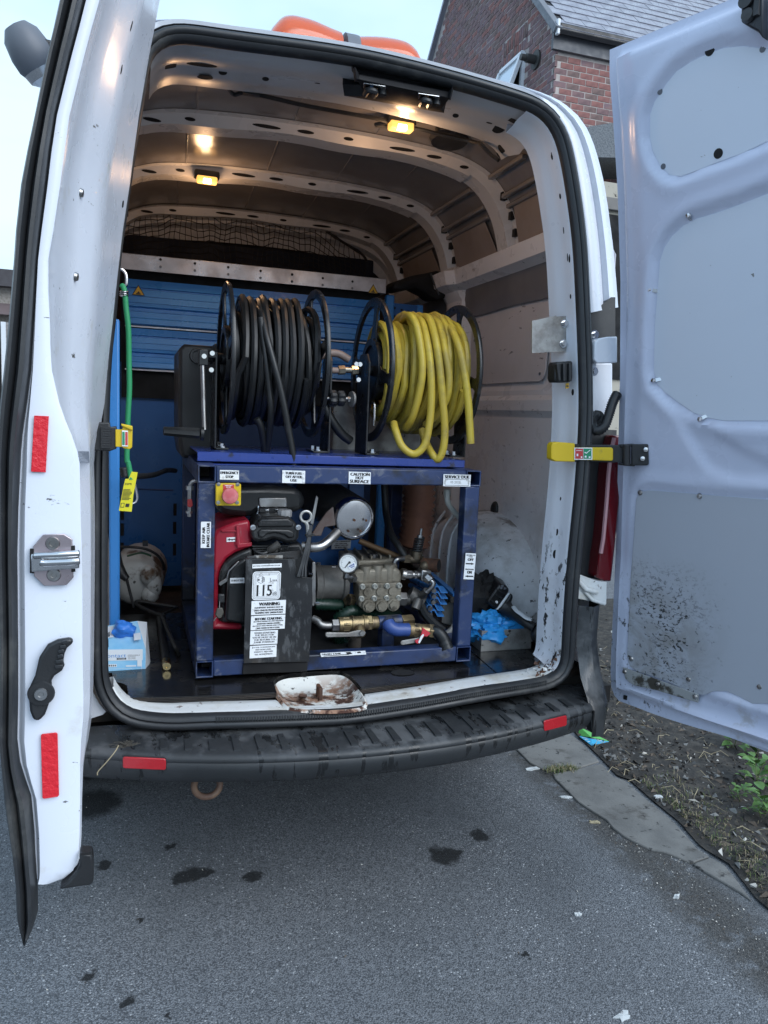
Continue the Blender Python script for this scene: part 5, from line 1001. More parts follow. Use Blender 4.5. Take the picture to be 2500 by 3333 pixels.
pts, d = rrpanel((-0.7618,-0.7245,0.8616), (-0.7355,-0.7245,0.8628), (-0.761,-0.7245,0.7456), .03, .0015); q.slab([V(p) for p in [(-0.7618,-0.7245,0.8591),(-0.76,-0.7245,0.8615),(-0.7377,-0.7245,0.8623),(-0.7355,-0.7245,0.8597),(-0.7343,-0.7245,0.749),(-0.7364,-0.7245,0.7463),(-0.7587,-0.7245,0.7451),(-0.7607,-0.7245,0.7477)]], (0, -.0015, 0)); q.build('red_reflector_strip', MT['redref'], ld_, bevel=.0004)
lt2 = lq('latch_plate', [(-0.769,-0.7245,1.1845),(-0.7537,-0.7245,1.2043),(-0.722,-0.7245,1.2049),(-0.7092,-0.7245,1.1959),(-0.7079,-0.7245,1.1314),(-0.7189,-0.7245,1.1187),(-0.7535,-0.7245,1.1185),(-0.7684,-0.7245,1.1357)], MT['zinc'], .004, .001)
q = MB(); q.slab([V(p) for p in [(-0.7716,-0.7285,1.1742),(-0.698,-0.7285,1.1759),(-0.6982,-0.7285,1.1491),(-0.7711,-0.7285,1.1445)]], (0, -.012, 0)); q.tube([V(p) for p in [(-0.7573,-0.742,1.1614),(-0.7499,-0.742,1.1598),(-0.7172,-0.742,1.1606),(-0.6972,-0.742,1.1625)]], .007, 8); q.tube([V(p) for p in [(-0.7671,-0.742,1.172),(-0.7422,-0.742,1.1727),(-0.6972,-0.742,1.1748)]], .006, 8); q.build('latch_bolt', MT['chrome'], lt2, bevel=.002)
for p in ((-0.7393,-0.7285,1.1896), (-0.7381,-0.7285,1.1367)): q = MB(); q.lathe([(.0115, 0), (.010, .003), (.005, .003), (.0045, .001), (.001, .001)], p, (0, -1, 0), 18); q.build('latch_screw', MT['steel'], lt2)
for a, b in (((-0.7707,-0.727,1.1808), (-0.7713,-0.727,1.1405)), ((-0.7084,-0.727,1.1851), (-0.7082,-0.727,1.1411))): q = MB(); q.bar(a, b, .005, .006); q.build('latch_gap', MT['void'], lt2, smooth=False)
lv = lq('release_lever', [V(p) for p in [(-0.7787,-0.7245,0.9438),(-0.7682,-0.7245,0.9678),(-0.7613,-0.7245,0.9991),(-0.7483,-0.7245,1.02),(-0.7327,-0.7245,1.0278),(-0.7119,-0.7245,1.0303),(-0.7078,-0.7245,1.0222),(-0.7186,-0.7245,1.0126),(-0.7226,-0.7245,1.0027),(-0.7245,-0.7245,0.9897),(-0.7228,-0.7245,0.9823),(-0.7267,-0.7245,0.9738),(-0.7385,-0.7245,0.9658),(-0.7433,-0.7245,0.9574),(-0.742,-0.7245,0.9368),(-0.7468,-0.7245,0.9196),(-0.7536,-0.7245,0.8995),(-0.7628,-0.7245,0.8891),(-0.7718,-0.7245,0.8916),(-0.7767,-0.7245,0.9073)]], MT['plastic'], .014, .005)
for a, b in (((-0.7369,-0.74,0.9826), (-0.7246,-0.74,0.9832)), ((-0.7356,-0.74,0.9911), (-0.7245,-0.74,0.9927)), ((-0.7329,-0.74,1.0001), (-0.7244,-0.74,1.0019)), ((-0.7315,-0.74,1.0081), (-0.7228,-0.74,1.0105)), ((-0.7289,-0.74,1.016), (-0.7199,-0.74,1.0183)), ((-0.7257,-0.74,1.0235), (-0.7165,-0.74,1.0259))): q = MB(); q.bar(a, b, .004, .006); q.build('lever_grip', MT['rubber'], lv, bevel=.001)
q = MB(); p = V((-0.7588,-0.7385,0.938)); q.lathe([(.0215, 0), (.020, .003), (.001, .004)], p, (0, -1, 0), 24); q.build('lever_boss', MT['plastic'], lv)
q = MB(); q.lathe([(.011, 0), (.010, .003), (.005, .003), (.004, .001), (.001, .001)], p + V(0, -.004, 0), (0, -1, 0), 14); q.build('lever_screw', MT['steel'], lv)
for p in ((-0.6881,-0.46,1.8119), (-0.7024,-0.47,1.6559), (-0.7268,-0.6,1.5064)):
    q = MB(); c, n = snap(ld_, p); n = n if n.x > 0 or n.y < 0 else -n; q.lathe([(.001, 0), (.009, .001), (.007, .006), (.001, .007)], c, n, 12); q.build('door_plug', MT['steel'], ld_)
spots('door_hole', MT['void'], ld_, [((-0.651,-0.4,2.1557), .007, .010), ((-0.6466,-0.38,2.0755), .007, .009), ((-0.6552,-0.1,1.8868), .006, .008)])
lb2 = lq('lower_latch', [V(p) for p in [(-0.7026,-0.7,0.6392),(-0.6815,-0.7,0.6348),(-0.6796,-0.7,0.6194),(-0.6798,-0.7,0.5793),(-0.6837,-0.7,0.5763),(-0.7364,-0.7,0.5756),(-0.722,-0.7,0.5872),(-0.7076,-0.7,0.6042),(-0.7022,-0.7,0.6172)]], MT['plastic'], .03, .004)
q = MB(); q.slab([V(p) for p in [(-0.6994,-0.7305,0.6398),(-0.6818,-0.7305,0.6405),(-0.6818,-0.7305,0.6351),(-0.6995,-0.7305,0.636)]], (0, -.001, 0)); q.build('latch_slot', MT['void'], lb2, smooth=False)
# marker lamp on the outside of the left door, high up
c = V((-0.7843,-0.52,2.0223))
q = MB(); q.lathe([(.002, -.048), (.02, -.044), (.032, -.028), (.037, 0), (.036, .02), (.032, .028)], c, (.55, .2, -.82), 20); mk = q.build('marker_lamp', MT['greyplastic'], van); mk['label'] = 'round grey lamp on the outside of the left door near the roof'
q = MB(); q.lathe([(.032, .028), (.029, .042), (.019, .05), (.001, .053)], c, (.55, .2, -.82), 20); q.build('lamp_reflector', MT['chrome'], mk)
q = MB(); q.bar(c + V(.01, 0, 0), c + V(.09, .04, .01), .05, .04); q.build('lamp_bracket', MT['plastic'], mk, bevel=.005)

# ---------------------------------------------------------------- jetting rig: blue frame with engine and pump
FX0, FX1, FY, FZ0, FZ1 = -.441, .440, .156, .629, 1.257
rig = thing('jetting_rig', 'blue steel framed water jetting rig with petrol engine and pump inside the van', 'machine', (0, .5, .617))
T = .05; h = T/2; FB = .95
for x in (FX0 + h, FX1 - h):
    for z in (FZ0 + h, FZ1 - h):
        s = MB(); s.hollow((x, FY, z), (x, FB, z), T, .004); s.add([(x - .02, FY + .16, z - .02), (x + .02, FY + .16, z - .02), (x + .02, FY + .16, z + .02), (x - .02, FY + .16, z + .02)], [(0, 1, 2, 3)], 1); s.build('side_rail', [MT['blue'], MT['grime']], rig, bevel=.003)
for x in (FX0 + h, FX1 - h):
    for y in (FY + h + .002, FB - h):
        s = MB(); s.box((x, y, (FZ0 + FZ1)/2), (T - .001, T, FZ1 - FZ0 - 2*T)); s.build('post', MT['blue'], rig, bevel=.004)
for z in (FZ0 + h, FZ1 - h):
    for y in (FY + h + .003, FB - h):
        s = MB(); s.box((0, y, z), (FX1 - FX0 - 2*T, T, T - .001)); s.build('cross_beam', MT['blue'], rig, bevel=.004)
s = MB(); s.box((0, .56, FZ0 + .02), (.84, .70, .01)); s.build('tray_floor', MT['void'], rig, smooth=False)
s = MB(); a, b, c, d = V((-0.4356,0.27,1.2889)), V((0.4321,0.27,1.2821)), V((0.4319,0.27,1.2572)), V((-0.4353,0.27,1.2602))
s.slab([a, b, c, d], (0, .004, 0)); s.slab([a, b, b + V(0, .52, -.002), a + V(0, .52, -.002)], (0, 0, -.004)); s.slab([d, c, c + V(0, .03, 0), d + V(0, .03, 0)], (0, 0, .004)); s.slab([d + V(0, -.012, -.006), c + V(0, -.012, -.006), c + V(0, .25, -.006), d + V(0, .25, -.006)], (0, 0, -.004)); s.build('reel_platform', MT['blue2'], rig, bevel=.002)
PZ = lambda x: lerp(a.z, b.z, (x - a.x)/(b.x - a.x))
s = MB(); s.slab([(FX0 + .3, .66, .70), (FX1 - .25, .66, .70), (FX1 - .25, .66, 1.25), (FX0 + .3, .66, 1.25)], (0, .01, 0)); s.slab([(FX1 - .30, .64, .70), (FX1 - .245, .64, .70), (FX1 - .245, .64, 1.25), (FX1 - .30, .64, 1.25)], (0, .015, 0)); s.slab([(FX0 + .4, .63, 1.02), (FX1 - .30, .63, 1.02), (FX1 - .30, .63, 1.027), (FX0 + .4, .63, 1.027)], (0, .02, 0)); s.build('back_panel', MT['rackpanel'], rig, smooth=False)
LI = [MT['label'], MT['ink'], MT['greyink']]
def lab(TL, TR, BL, lines, par=rig, name='sticker', mats=None, extra=None, **k):
    q = MB(); f = sticker(q, TL, TR, BL, lines, **k)
    if extra: extra(q, f)
    return q.build(name, mats or LI, par, smooth=False)
yb = FY + .0045; yp = FY + .0015
lab((-0.3804,0.157,1.2446), (-0.3261,0.157,1.2446), (-0.38,0.157,1.2171), [('EMERGENCY', .04, .96, .14, .42), ('STOP', .3, .7, .56, .84)])
lab((-0.2,0.157,1.2473), (-0.1316,0.157,1.2465), (-0.1997,0.157,1.2099), [('TURN FUEL', .14, .86, .12, .32), ('OFF AFTER', .15, .85, .40, .60), ('USE', .36, .64, .68, .88)])
lab((0.0022,0.157,1.2469), (0.0717,0.157,1.246), (0.0028,0.157,1.2104), [('CAUTION', .08, .94, .08, .33), ('HOT', .32, .68, .37, .62), ('SURFACE', .06, .92, .66, .93)])
def svc(q, f): rect2(q, f, .06, .40, .94, .43, 1); rect2(q, f, .06, .90, .94, .93, 1); rect2(q, f, .06, .43, .07, .90, 1); rect2(q, f, .93, .43, .94, .90, 1)
lab((0.3106,0.157,1.2441), (0.4039,0.157,1.2438), (0.3112,0.157,1.2061), [('SERVICE DUE', .05, .95, .08, .34)], extra=lambda q, f: (svc(q, f), q.add(*[[f[0] + f[1]*lerp(.26, .62, u) + f[2]*lerp(.75, .55, v) for u, v in text_geo('05 2022')[0]], text_geo('05 2022')[1]], mi=2)))
lab((-0.4316,0.155,1.0186), (-0.4316,0.155,1.095), (-0.4033,0.155,1.0186), [('KEEP AIR', .18, .80, .14, .42), ('INTAKE CLEAR', .04, .96, .58, .88)])
def arr(q, f, y, sg):
    p = [(.08, -.030), (.60, -.030), (.60, -.055), (.92, 0), (.60, .055), (.60, .030), (.08, .030)]
    poly2(q, f, [((x if sg > 0 else 1 - x), y + d*.8) for x, d in p], 1)
lab((0.401,0.155,0.9913), (0.4375,0.155,0.9892), (0.3982,0.155,0.9056), [('RETURN TO', .10, .92, .05, .095), ('TANK', .3, .7, .115, .155), ('OFF', .25, .80, .19, .29), ('PRESSURE', .10, .92, .59, .64), ('ON', .3, .72, .67, .78)], extra=lambda q, f: (arr(q, f, .40, 1), arr(q, f, .88, -1)))
lab((-0.0687,0.152,0.6861), (0.0757,0.152,0.6858), (-0.0653,0.152,0.6737), [('DRAIN TANK', .03, .45, .15, .55)], mats=[MT['label'], MT['ink']], extra=lambda q, f: (poly2(q, f, [(.05, .7), (.6, .62), (.62, .8), (.06, .85)], 1), poly2(q, f, [(.56, .1), (.66, .05), (.7, .6), (.58, .8)], 1), poly2(q, f, [(.8, .2), (.88, .1), (.9, .5), (.82, .55)], 1)))
lab((0.0757,0.625,0.9546), (0.1485,0.625,0.957), (0.0746,0.625,0.9223), [('JETTER CONVERSIONS', .04, .96, .08, .26), ('RED LION LANE', .2, .8, .32, .46), ('SARRATT WD3 6BN', .14, .86, .52, .66), ('TEL 01923 270273', .18, .82, .74, .9)], mats=[mat('dim_label', (.30, .31, .33), .5), MT['ink']])
# emergency stop
s = MB(); s.slab([(-0.3908,0.15,1.2077),(-0.3263,0.15,1.2086),(-0.3228,0.15,1.2054),(-0.3223,0.15,1.1478),(-0.3251,0.15,1.1446),(-0.3899,0.15,1.1449),(-0.3934,0.15,1.1481),(-0.3939,0.15,1.2045)], (0, -.022, 0)); es = s.build('stop_box', MT['yellow'], rig, bevel=.003)
s = MB(); fr_ = sticker(s, (-0.3738,0.1275,1.206), (-0.3432,0.1275,1.2064), (-0.3734,0.1275,1.1806), [('EMERGENCY', .15, .85, .08, .18), ('STOP', .3, .7, .24, .36)], lift=.0008); s.build('red_legend', [MT['badge'], MT['label']], es, smooth=False)
c = V((-0.3552,0.1275,1.1754)); s = MB(); s.lathe([(.014, 0), (.014, .010), (.0225, .011), (.0235, .018), (.0215, .024), (.014, .026), (.001, .0262)], c, (-.02, -1, 0), 24); s.build('stop_button', mat('worn_red_button', (.50, .10, .11), .45, col2=(.56, .18, .18), ns=40), es)
for p in ((-0.3861,0.128,1.2064), (-0.3328,0.128,1.2065), (-0.3863,0.128,1.1541), (-0.3337,0.128,1.1544)): s = MB(); s.lathe([(.006, 0), (.005, .002), (.002, .0022), (.001, .001)], p, (0, -1, 0), 12); s.build('box_screw', MT['steel'], es)
# engine
eng = thing('engine_anchor', 'x', 'x', (0, 0, 0)); bpy.data.objects.remove(eng)
def outline(name, pts, d, m, bev=.006, par=rig, ang=38): q = MB(); q.slab(pts, d); return q.build(name, m, par, bevel=bev, ang=ang)
red = outline('engine_cowl', [(-0.3935,0.235,0.7507),(-0.3909,0.235,0.8749),(-0.3901,0.235,0.9772),(-0.3884,0.235,1.0414),(-0.3788,0.235,1.0582),(-0.3626,0.235,1.0665),(-0.3233,0.235,1.0809),(-0.2808,0.235,1.089),(-0.2767,0.235,1.0508),(-0.2717,0.235,1.0045),(-0.2918,0.235,0.9996),(-0.3216,0.235,0.9881),(-0.3478,0.235,0.9697),(-0.3639,0.235,0.9427),(-0.37,0.235,0.9086),(-0.372,0.235,0.8226),(-0.3696,0.235,0.7705),(-0.2966,0.235,0.7645),(-0.2969,0.235,0.7448)], (0, .30, 0), MT['red'], .010)
s = MB(); s.slab([(-0.3227,0.225,1.0713),(-0.3161,0.225,1.0729),(-0.3101,0.225,1.017),(-0.2751,0.225,1.0217),(-0.2739,0.225,1.0097),(-0.3181,0.225,1.0035)], (0, .03, 0)); s.tube([V((-0.366,0.232,1.0552)), V((-0.3215,0.232,1.055)), V((-0.3207,0.232,1.0108))], .004, 6); s.build('cowl_step', MT['red'], red, bevel=.003)
lab((-0.3497,0.234,1.0352), (-0.3213,0.234,1.0366), (-0.3495,0.234,1.0216), [], red, extra=lambda q, f: poly2(q, f, [(.10, .5), (.34, .2), (.34, .40), (.90, .38), (.90, .62), (.62, .62), (.62, .80), (.52, .80), (.52, .62), (.34, .62), (.34, .8)], 1))
outline('starter_cover', [(-0.292,0.205,0.978),(-0.3117,0.205,0.9681),(-0.3312,0.205,0.9516),(-0.3424,0.205,0.9349),(-0.3469,0.205,0.9146),(-0.3491,0.205,0.8466),(-0.3521,0.205,0.7884),(-0.3447,0.205,0.7829),(-0.3214,0.205,0.7767),(-0.2913,0.205,0.7719),(-0.2887,0.205,0.8099)], (0, .10, 0), MT['engine'], .008)
outline('fan_housing', [(-0.2735,0.222,1.0034),(-0.31,0.222,0.9903),(-0.3362,0.222,0.9754),(-0.3557,0.222,0.9588),(-0.3668,0.222,0.9352),(-0.3713,0.222,0.9115),(-0.3694,0.222,0.891),(-0.3483,0.222,0.9109),(-0.3356,0.222,0.9414),(-0.3094,0.222,0.963),(-0.2728,0.222,0.9709)], (0, .06, 0), MT['engine'], .008)
outline('engine_block', [(-0.3657,0.26,0.903),(-0.2682,0.26,1.0052),(-0.1155,0.26,1.0104),(-0.0965,0.26,0.9676),(-0.0888,0.26,0.7147),(-0.3634,0.26,0.7492)], (0, .32, 0), MT['engine'], .01)
cov = outline('cylinder_cover', [(-0.2821,0.205,1.0607),(-0.2739,0.205,1.0674),(-0.2639,0.205,1.0943),(-0.2514,0.205,1.102),(-0.2079,0.205,1.1047),(-0.1672,0.205,1.1027),(-0.1462,0.205,1.0856),(-0.1332,0.205,1.0615),(-0.1338,0.205,1.0375),(-0.141,0.205,1.0231),(-0.1718,0.205,1.0193),(-0.1925,0.205,1.0284),(-0.2129,0.205,1.0331),(-0.233,0.205,1.0275),(-0.2597,0.205,1.0243),(-0.2772,0.205,1.032)], (0, .13, 0), MT['engine'], .012)
s = MB(); s.slab([(-0.2615,0.198,1.06),(-0.2484,0.198,1.0667),(-0.1675,0.198,1.0645),(-0.1502,0.198,1.0576),(-0.148,0.198,1.0388),(-0.1667,0.198,1.0355),(-0.1806,0.198,1.0459),(-0.2078,0.198,1.0529),(-0.2313,0.198,1.0497),(-0.2444,0.198,1.0379),(-0.2594,0.198,1.0397)], (0, .02, 0)); s.slab([(-0.2624,0.196,1.0872),(-0.2527,0.196,1.0973),(-0.1688,0.196,1.0989),(-0.1531,0.196,1.0852),(-0.1544,0.196,1.0716),(-0.2621,0.196,1.0704)], (0, .02, 0)); s.build('cover_relief', MT['engine'], cov, bevel=.006)
s = MB(); sticker(s, (-0.2522,0.194,1.0895), (-0.2044,0.194,1.0894), (-0.252,0.194,1.0828), [('HONDA', 0, 1, 0, 1)], base=None, lift=.001, ink=0); s.build('embossed_lettering', mat('emboss_grey', (.035, .036, .038), .5), cov, smooth=False)
for p in ((-0.2764,0.2,1.0715), (-0.1389,0.2,1.0709)): s = MB(); s.cyl(p, V(p) + V(0, -.004, 0), .0085, 14); s.hexa(V(p) + V(0, -.004, 0), V(p) + V(0, -.012, 0), .006); s.build('cover_bolt', MT['chrome'], cov)
c = V((-0.1752,0.235,1.0985)); s = MB(); s.lathe([(.019, -.03), (.0165, 0)], c, (0, 0, 1), 16); s.build('filler_neck', MT['engine'], cov)
s = MB(); n = 20; prof = []
s.loft([[c + V(math.cos(6.2832*k/n)*(r + (.001 if k % 2 else -.001)), math.sin(6.2832*k/n)*(r + (.001 if k % 2 else -.001)), z) for k in range(n)] for r, z in ((.0205, .0), (.0215, .004), (.0215, .018), (.019, .022), (.001, .0225))], closed=True); s.build('oil_cap', mat('grey_cap', (.25, .255, .26), .5, dirt=(dict(col=(.08, .08, .08), s=30, lo=.55, hi=.65),)), cov)
ac = outline('air_cleaner', [(-0.3807,0.3,1.1169),(-0.3773,0.3,1.1546),(-0.3609,0.3,1.1769),(-0.3037,0.3,1.1821),(-0.2145,0.3,1.1845),(-0.1337,0.3,1.1813),(-0.1048,0.3,1.1674),(-0.0975,0.3,1.1392),(-0.1012,0.3,1.1089),(-0.135,0.3,1.1017),(-0.1562,0.3,1.0999),(-0.2472,0.3,1.0991),(-0.2608,0.3,1.0893),(-0.2848,0.3,1.0876),(-0.3292,0.3,1.0911),(-0.3597,0.3,1.098)], (0, .24, 0), MT['engine'], .02)
outline('air_cleaner_plate', [(-0.2476,0.293,1.1488),(-0.1582,0.293,1.1502),(-0.1559,0.293,1.1185),(-0.2435,0.293,1.1175)], (0, .02, 0), MT['steel'], .004, ac); outline('clip_strip', [(-0.2453,0.292,1.1163),(-0.1561,0.292,1.1176),(-0.1525,0.292,1.1046),(-0.2433,0.292,1.1023)], (0, .012, 0), MT['plastic'], .002, ac)
for p in ((-0.2194,0.291,1.1109), (-0.1891,0.291,1.1113)): s = MB(); s.box(p, (.012, .004, .006)); s.build('latch_clip', MT['chrome'], ac, bevel=.001)
s = MB(); s.tube([(-0.2471,0.29,1.1238), (-0.2495,0.285,1.1054), (-0.2556,0.27,1.0901)], .003, 6); s.build('choke_rod', MT['chrome'], rig)
# finned head with plug lead
for k in range(7): s = MB(); s.box(V((-0.2168,0.25,1.0098)) + V(0, 0, -.0065*k), (.115 - .004*k, .06, .003)); s.build('cooling_fin', MT['engine'], rig, smooth=False)
s = MB(); s.tube(spline([(-0.2222,0.215,0.9972), (-0.2123,0.205,1.0074), (-0.1965,0.2,1.0201)], 5), .011, 10); s.cyl((-0.2037,0.215,1.0021), (-0.2041,0.22,0.9857), .008, 10); s.build('spark_plug_cap', mat('dusty_rubber', (.06, .058, .055), .6), rig)
s = MB(); s.tube(spline([(-0.2707,0.23,1.002), (-0.2609,0.215,0.9943), (-0.2414,0.21,0.9898), (-0.2222,0.215,0.9972)], 5), .0045, 6); s.build('plug_lead', MT['plastic'], rig)
s = MB()
for k in range(5): s.tube([(-0.1927,0.23,1.0096), V((-0.1847,0.225,1)) + V(.006*k, 0, -.003*k), V((-0.1877,0.225,0.981)) + V(.009*k, 0, 0)], .002, 4)
s.build('fan_vane', MT['engine'], rig)
lab((-0.2754,0.172,0.9907), (-0.1893,0.172,0.9904), (-0.2753,0.172,0.9827), [], mats=[mat('worn_label', (.33, .32, .30), .5, dirt=(dict(col=(.1, .08, .06), s=30, lo=.5, hi=.6),))])
# front plate with its stickers
plt = outline('front_plate', [(-0.3032,0.14,0.9874),(-0.1579,0.14,0.9842),(-0.1514,0.14,0.9307),(-0.1031,0.14,0.9254),(-0.1011,0.14,0.8197),(-0.1053,0.14,0.665),(-0.1948,0.14,0.668),(-0.3039,0.14,0.6711),(-0.3037,0.14,0.8276)], (0, .004, 0), MT['plate'], .001)
s = MB(); s.slab([(-0.3043,0.139,0.9869), (-0.1581,0.139,0.9841), V((-0.1516,0.18,0.9811)), V((-0.2981,0.18,0.9846))], (0, .002, -.003)); s.slab([(-0.2976,0.165,0.9891), (-0.1276,0.2,1.0003), (-0.1235,0.2,0.9795), (-0.1511,0.165,0.9765), (-0.2975,0.165,0.9818)], (0, .01, 0)); s.build('plate_fold', MT['engine'], plt, bevel=.002)
outline('plate_foot', [(-0.3038,0.15,0.6678),(-0.1071,0.15,0.6601),(-0.1079,0.15,0.6301),(-0.3058,0.15,0.6336)], (0, .006, 0), MT['void'], .002, plt)
YS = .1385
lab((-0.2848,0.1385,0.9712), (-0.1981,0.1385,0.9725), (-0.2845,0.1385,0.9591), [('JETTERCONVERSIONS.CO.UK', .03, .95, .32, .66)], plt, mats=[MT['label'], MT['greyink']])
def badge(q, f):
    o, u, v = f
    for k, (d, m) in enumerate(((0, 0), (.035, 1), (.050, 0), (.085, 1), (.095, 0), (.125, 1), (.132, 0))):
        pts = rrect(1 - 2*d, 1 - 2*d, max(.015, .12 - d), 4, .5, .5); poly2(q, (o + V(0, -.0001*k, 0), u, v), pts, m)
    f = (o + V(0, -.0012, 0), u, v)
    hx = [(.30 + .145*math.sin(t), .285 - .14*math.cos(t)) for t in [k*math.pi/3 for k in range(6)]]
    for k in range(6):
        (x0, y0), (x1, y1) = hx[k], hx[(k + 1) % 6]; dx, dy = (.30 - x0)*.07, (.285 - y0)*.07; ex, ey = (.30 - x1)*.07, (.285 - y1)*.07
        poly2(q, f, [(x0, y0), (x1, y1), (x1 + ex, y1 + ey), (x0 + dx, y0 + dy)], 1)
    for r in (.045, .07, .10):
        P = [math.radians(a) for a in range(-80, 81, 20)]
        poly2(q, f, [(.31 + r*math.cos(t), .285 + r*math.sin(t)) for t in P] + [(.31 + (r - .013)*math.cos(t), .285 + (r - .013)*math.sin(t)) for t in P[::-1]], 1)
    poly2(q, f, [(.17, .25), (.25, .25), (.25, .32), (.17, .32)], 2)
    for t, x0, x1, y0, y1 in (('L', .62, .69, .235, .36), ('WA', .70, .87, .285, .365), ('115', .155, .68, .47, .86), ('dB', .72, .87, .72, .85)):
        vs, fs = text_geo(t); q.add([f[0] + u*lerp(x0, x1, a_) + v*lerp(y1, y0, b_) for a_, b_ in vs], fs, 1)
    # heavier strokes for the big figures
    for d in (.008, .016, .022): vs, fs = text_geo('115'); q.add([f[0] + V(0, -.0002 - d*.01, 0) + u*(lerp(.155, .68, a_) + d) + v*lerp(.86, .47, b_) for a_, b_ in vs], fs, 1)
lab((-0.2829,0.1385,0.9492), (-0.1993,0.1385,0.9497), (-0.2843,0.1385,0.8634), [], plt, 'noise_sticker', base=None, extra=badge)
lab((-0.2845,0.1385,0.8607), (-0.1824,0.1385,0.8611), (-0.2853,0.1385,0.8184), [('WARNING', .22, .82, .12, .34), ('EQUIPMENT SHOULD NOT BE', .10, .92, .44, .56), ('USED UNLESS PROFESSIONAL', .08, .94, .62, .74), ('TRAINING HAS TAKEN PLACE', .10, .92, .80, .92)], plt, extra=lambda q, f: rect2(q, f, .22, .36, .82, .372, 1))
lab((-0.2849,0.1385,0.8153), (-0.1832,0.1385,0.8161), (-0.2858,0.1385,0.7725), [('BEFORE STARTING', .12, .90, .14, .32), ('(1) CHECK ENGINE OIL AND WATER IN', .08, .94, .37, .47), ('RADIATOR IF WATER COOLED', .18, .84, .52, .62), ('(2) CHECK THAT WATER LEVEL IS FULL', .06, .94, .68, .78), ('AND WATER FILTER IS CLEAN', .18, .84, .83, .93)], plt)
lab((-0.2858,0.1385,0.7701), (-0.2042,0.1385,0.7697), (-0.2868,0.1385,0.7277), [('WHEN STARTING', .14, .90, .10, .22), ('THE SELECTOR', .16, .86, .26, .38), ('VALVE MUST BE IN', .08, .94, .43, .55), ('THE RETURN TO', .14, .90, .60, .72), ('TANK POSITION', .14, .88, .77, .89)], plt, mats=[MT['label'], MT['greyink']])
lab((-0.2867,0.1385,0.7243), (-0.2068,0.1385,0.7248), (-0.287,0.1385,0.6866), [('JETTER CONVERSIONS', .08, .94, .10, .22), ('RED LION LANE,', .22, .80, .28, .40), ('SARRATT, WD3 6BN', .16, .86, .46, .58), ('TEL: 01923 270273', .18, .84, .66, .78)], plt, mats=[MT['label'], MT['greyink']])
lab((-0.3405,0.2045,0.9169), (-0.2982,0.2045,0.9172), (-0.3399,0.2045,0.9006), [('THROTTLE', .06, .94, .30, .66)], mats=[MT['label'], MT['greyink']])
s = MB(); s.slab([V(p) for p in [(-0.3755,0.195,0.9024),(-0.3724,0.195,0.908),(-0.3514,0.195,0.9203),(-0.3481,0.195,0.9162),(-0.3506,0.195,0.9095),(-0.3699,0.195,0.8965)]], (0, -.004, 0)); s.tube([(-0.3519,0.19,0.9181), (-0.3458,0.19,0.9415), (-0.3169,0.19,0.9705)], .003, 6); s.build('throttle_lever', MT['steel'], rig, bevel=.001)
s = MB(); s.slab([V(p) for p in [(-0.3762,0.2,0.8725),(-0.3566,0.2,0.8719),(-0.3562,0.2,0.8446),(-0.3758,0.2,0.8453)]], (0, -.012, 0)); s.build('ignition_switch', MT['plastic'], rig, bevel=.004)
key = thing('key_bunch', 'key with a dull plastic bow hanging from the engine ignition', 'key', (-0.3737,0.185,0.8253)); 
s = MB(); s.slab([V(p) for p in [(-0.3802,0.186,0.8321),(-0.364,0.186,0.8332),(-0.3592,0.186,0.8177),(-0.3668,0.186,0.801),(-0.3765,0.186,0.7997),(-0.3858,0.186,0.812)]], (0, -.006, 0)); s.build('bow', mat('key_bow', (.07, .065, .055), .5), key, bevel=.003); s = MB(); s.bar((-0.3816,0.184,0.8039), (-0.3943,0.184,0.7871), .007, .002); s.tube([(-0.3718,0.186,0.8521), (-0.3723,0.184,0.8323)], .0015, 5); s.build('blade', MT['steel'], key, smooth=False)
# exhaust
mc = V((0.0787,0.34,1.0759)); ax = V(-.22, 1, .10).normalized()
def disc(c, ax, prof, m, name, par=rig, n=32): q = MB(); q.lathe(prof, c, ax, n); return q.build(name, m, par)
mf = disc(mc + V(.010, .02, -.006), V(-.30, 1, .22), [(.02, .02), (.066, .02), (.073, .0), (.075, .02), (.075, .30), (.06, .31), (.0, .31)], mat('perforated_shield', (.018, .018, .018), .55, bump=1., bs=400), 'muffler')
s = MB(); s.lathe([(.070, .03), (.0705, .004), (.0665, -.002), (.063, .004), (.060, .006), (.045, .004), (.03, .003), (.001, .003)], mc, V(-.16, 1, .06), 36); s.build('muffler_end', MT['chrome'], mf)
for p in ((0.0777,0.3415,1.0717), (0.118,0.3415,1.0708), (0.0585,0.3415,1.0351), (0.0998,0.3415,1.0357)): s = MB(); s.cyl(p, V(p) + V(0, -.003, 0), .0042, 10); s.build('rivet', MT['rust'], mf)
s = MB(); s.tube(spline([(-0.1071,0.29,0.9962), (-0.075,0.28,0.9929), (-0.0462,0.28,0.9972), (-0.0188,0.29,1.0132), (0.0148,0.31,1.0387)], 6), .0155, 12); s.build('exhaust_pipe', MT['steel'], rig)
outline('exhaust_bracket', [(-0.0651,0.33,1.0305),(-0.0494,0.33,1.056),(-0.0195,0.33,1.0997),(0.0022,0.33,1.1179),(0.0118,0.33,1.0557),(-0.0252,0.33,1.0504),(-0.0353,0.33,1.0212),(-0.0612,0.33,1.0214)], (0, .01, 0), mat('rusty_bracket', (.12, .08, .07), .6, .3, col2=(.20, .18, .17), ns=9), .002); outline('bracket_strut', [(-0.0668,0.36,1.0588),(-0.0493,0.36,1.1504),(-0.0417,0.36,1.1432),(-0.0555,0.36,1.0514)], (0, .006, 0), MT['steel'], .001)
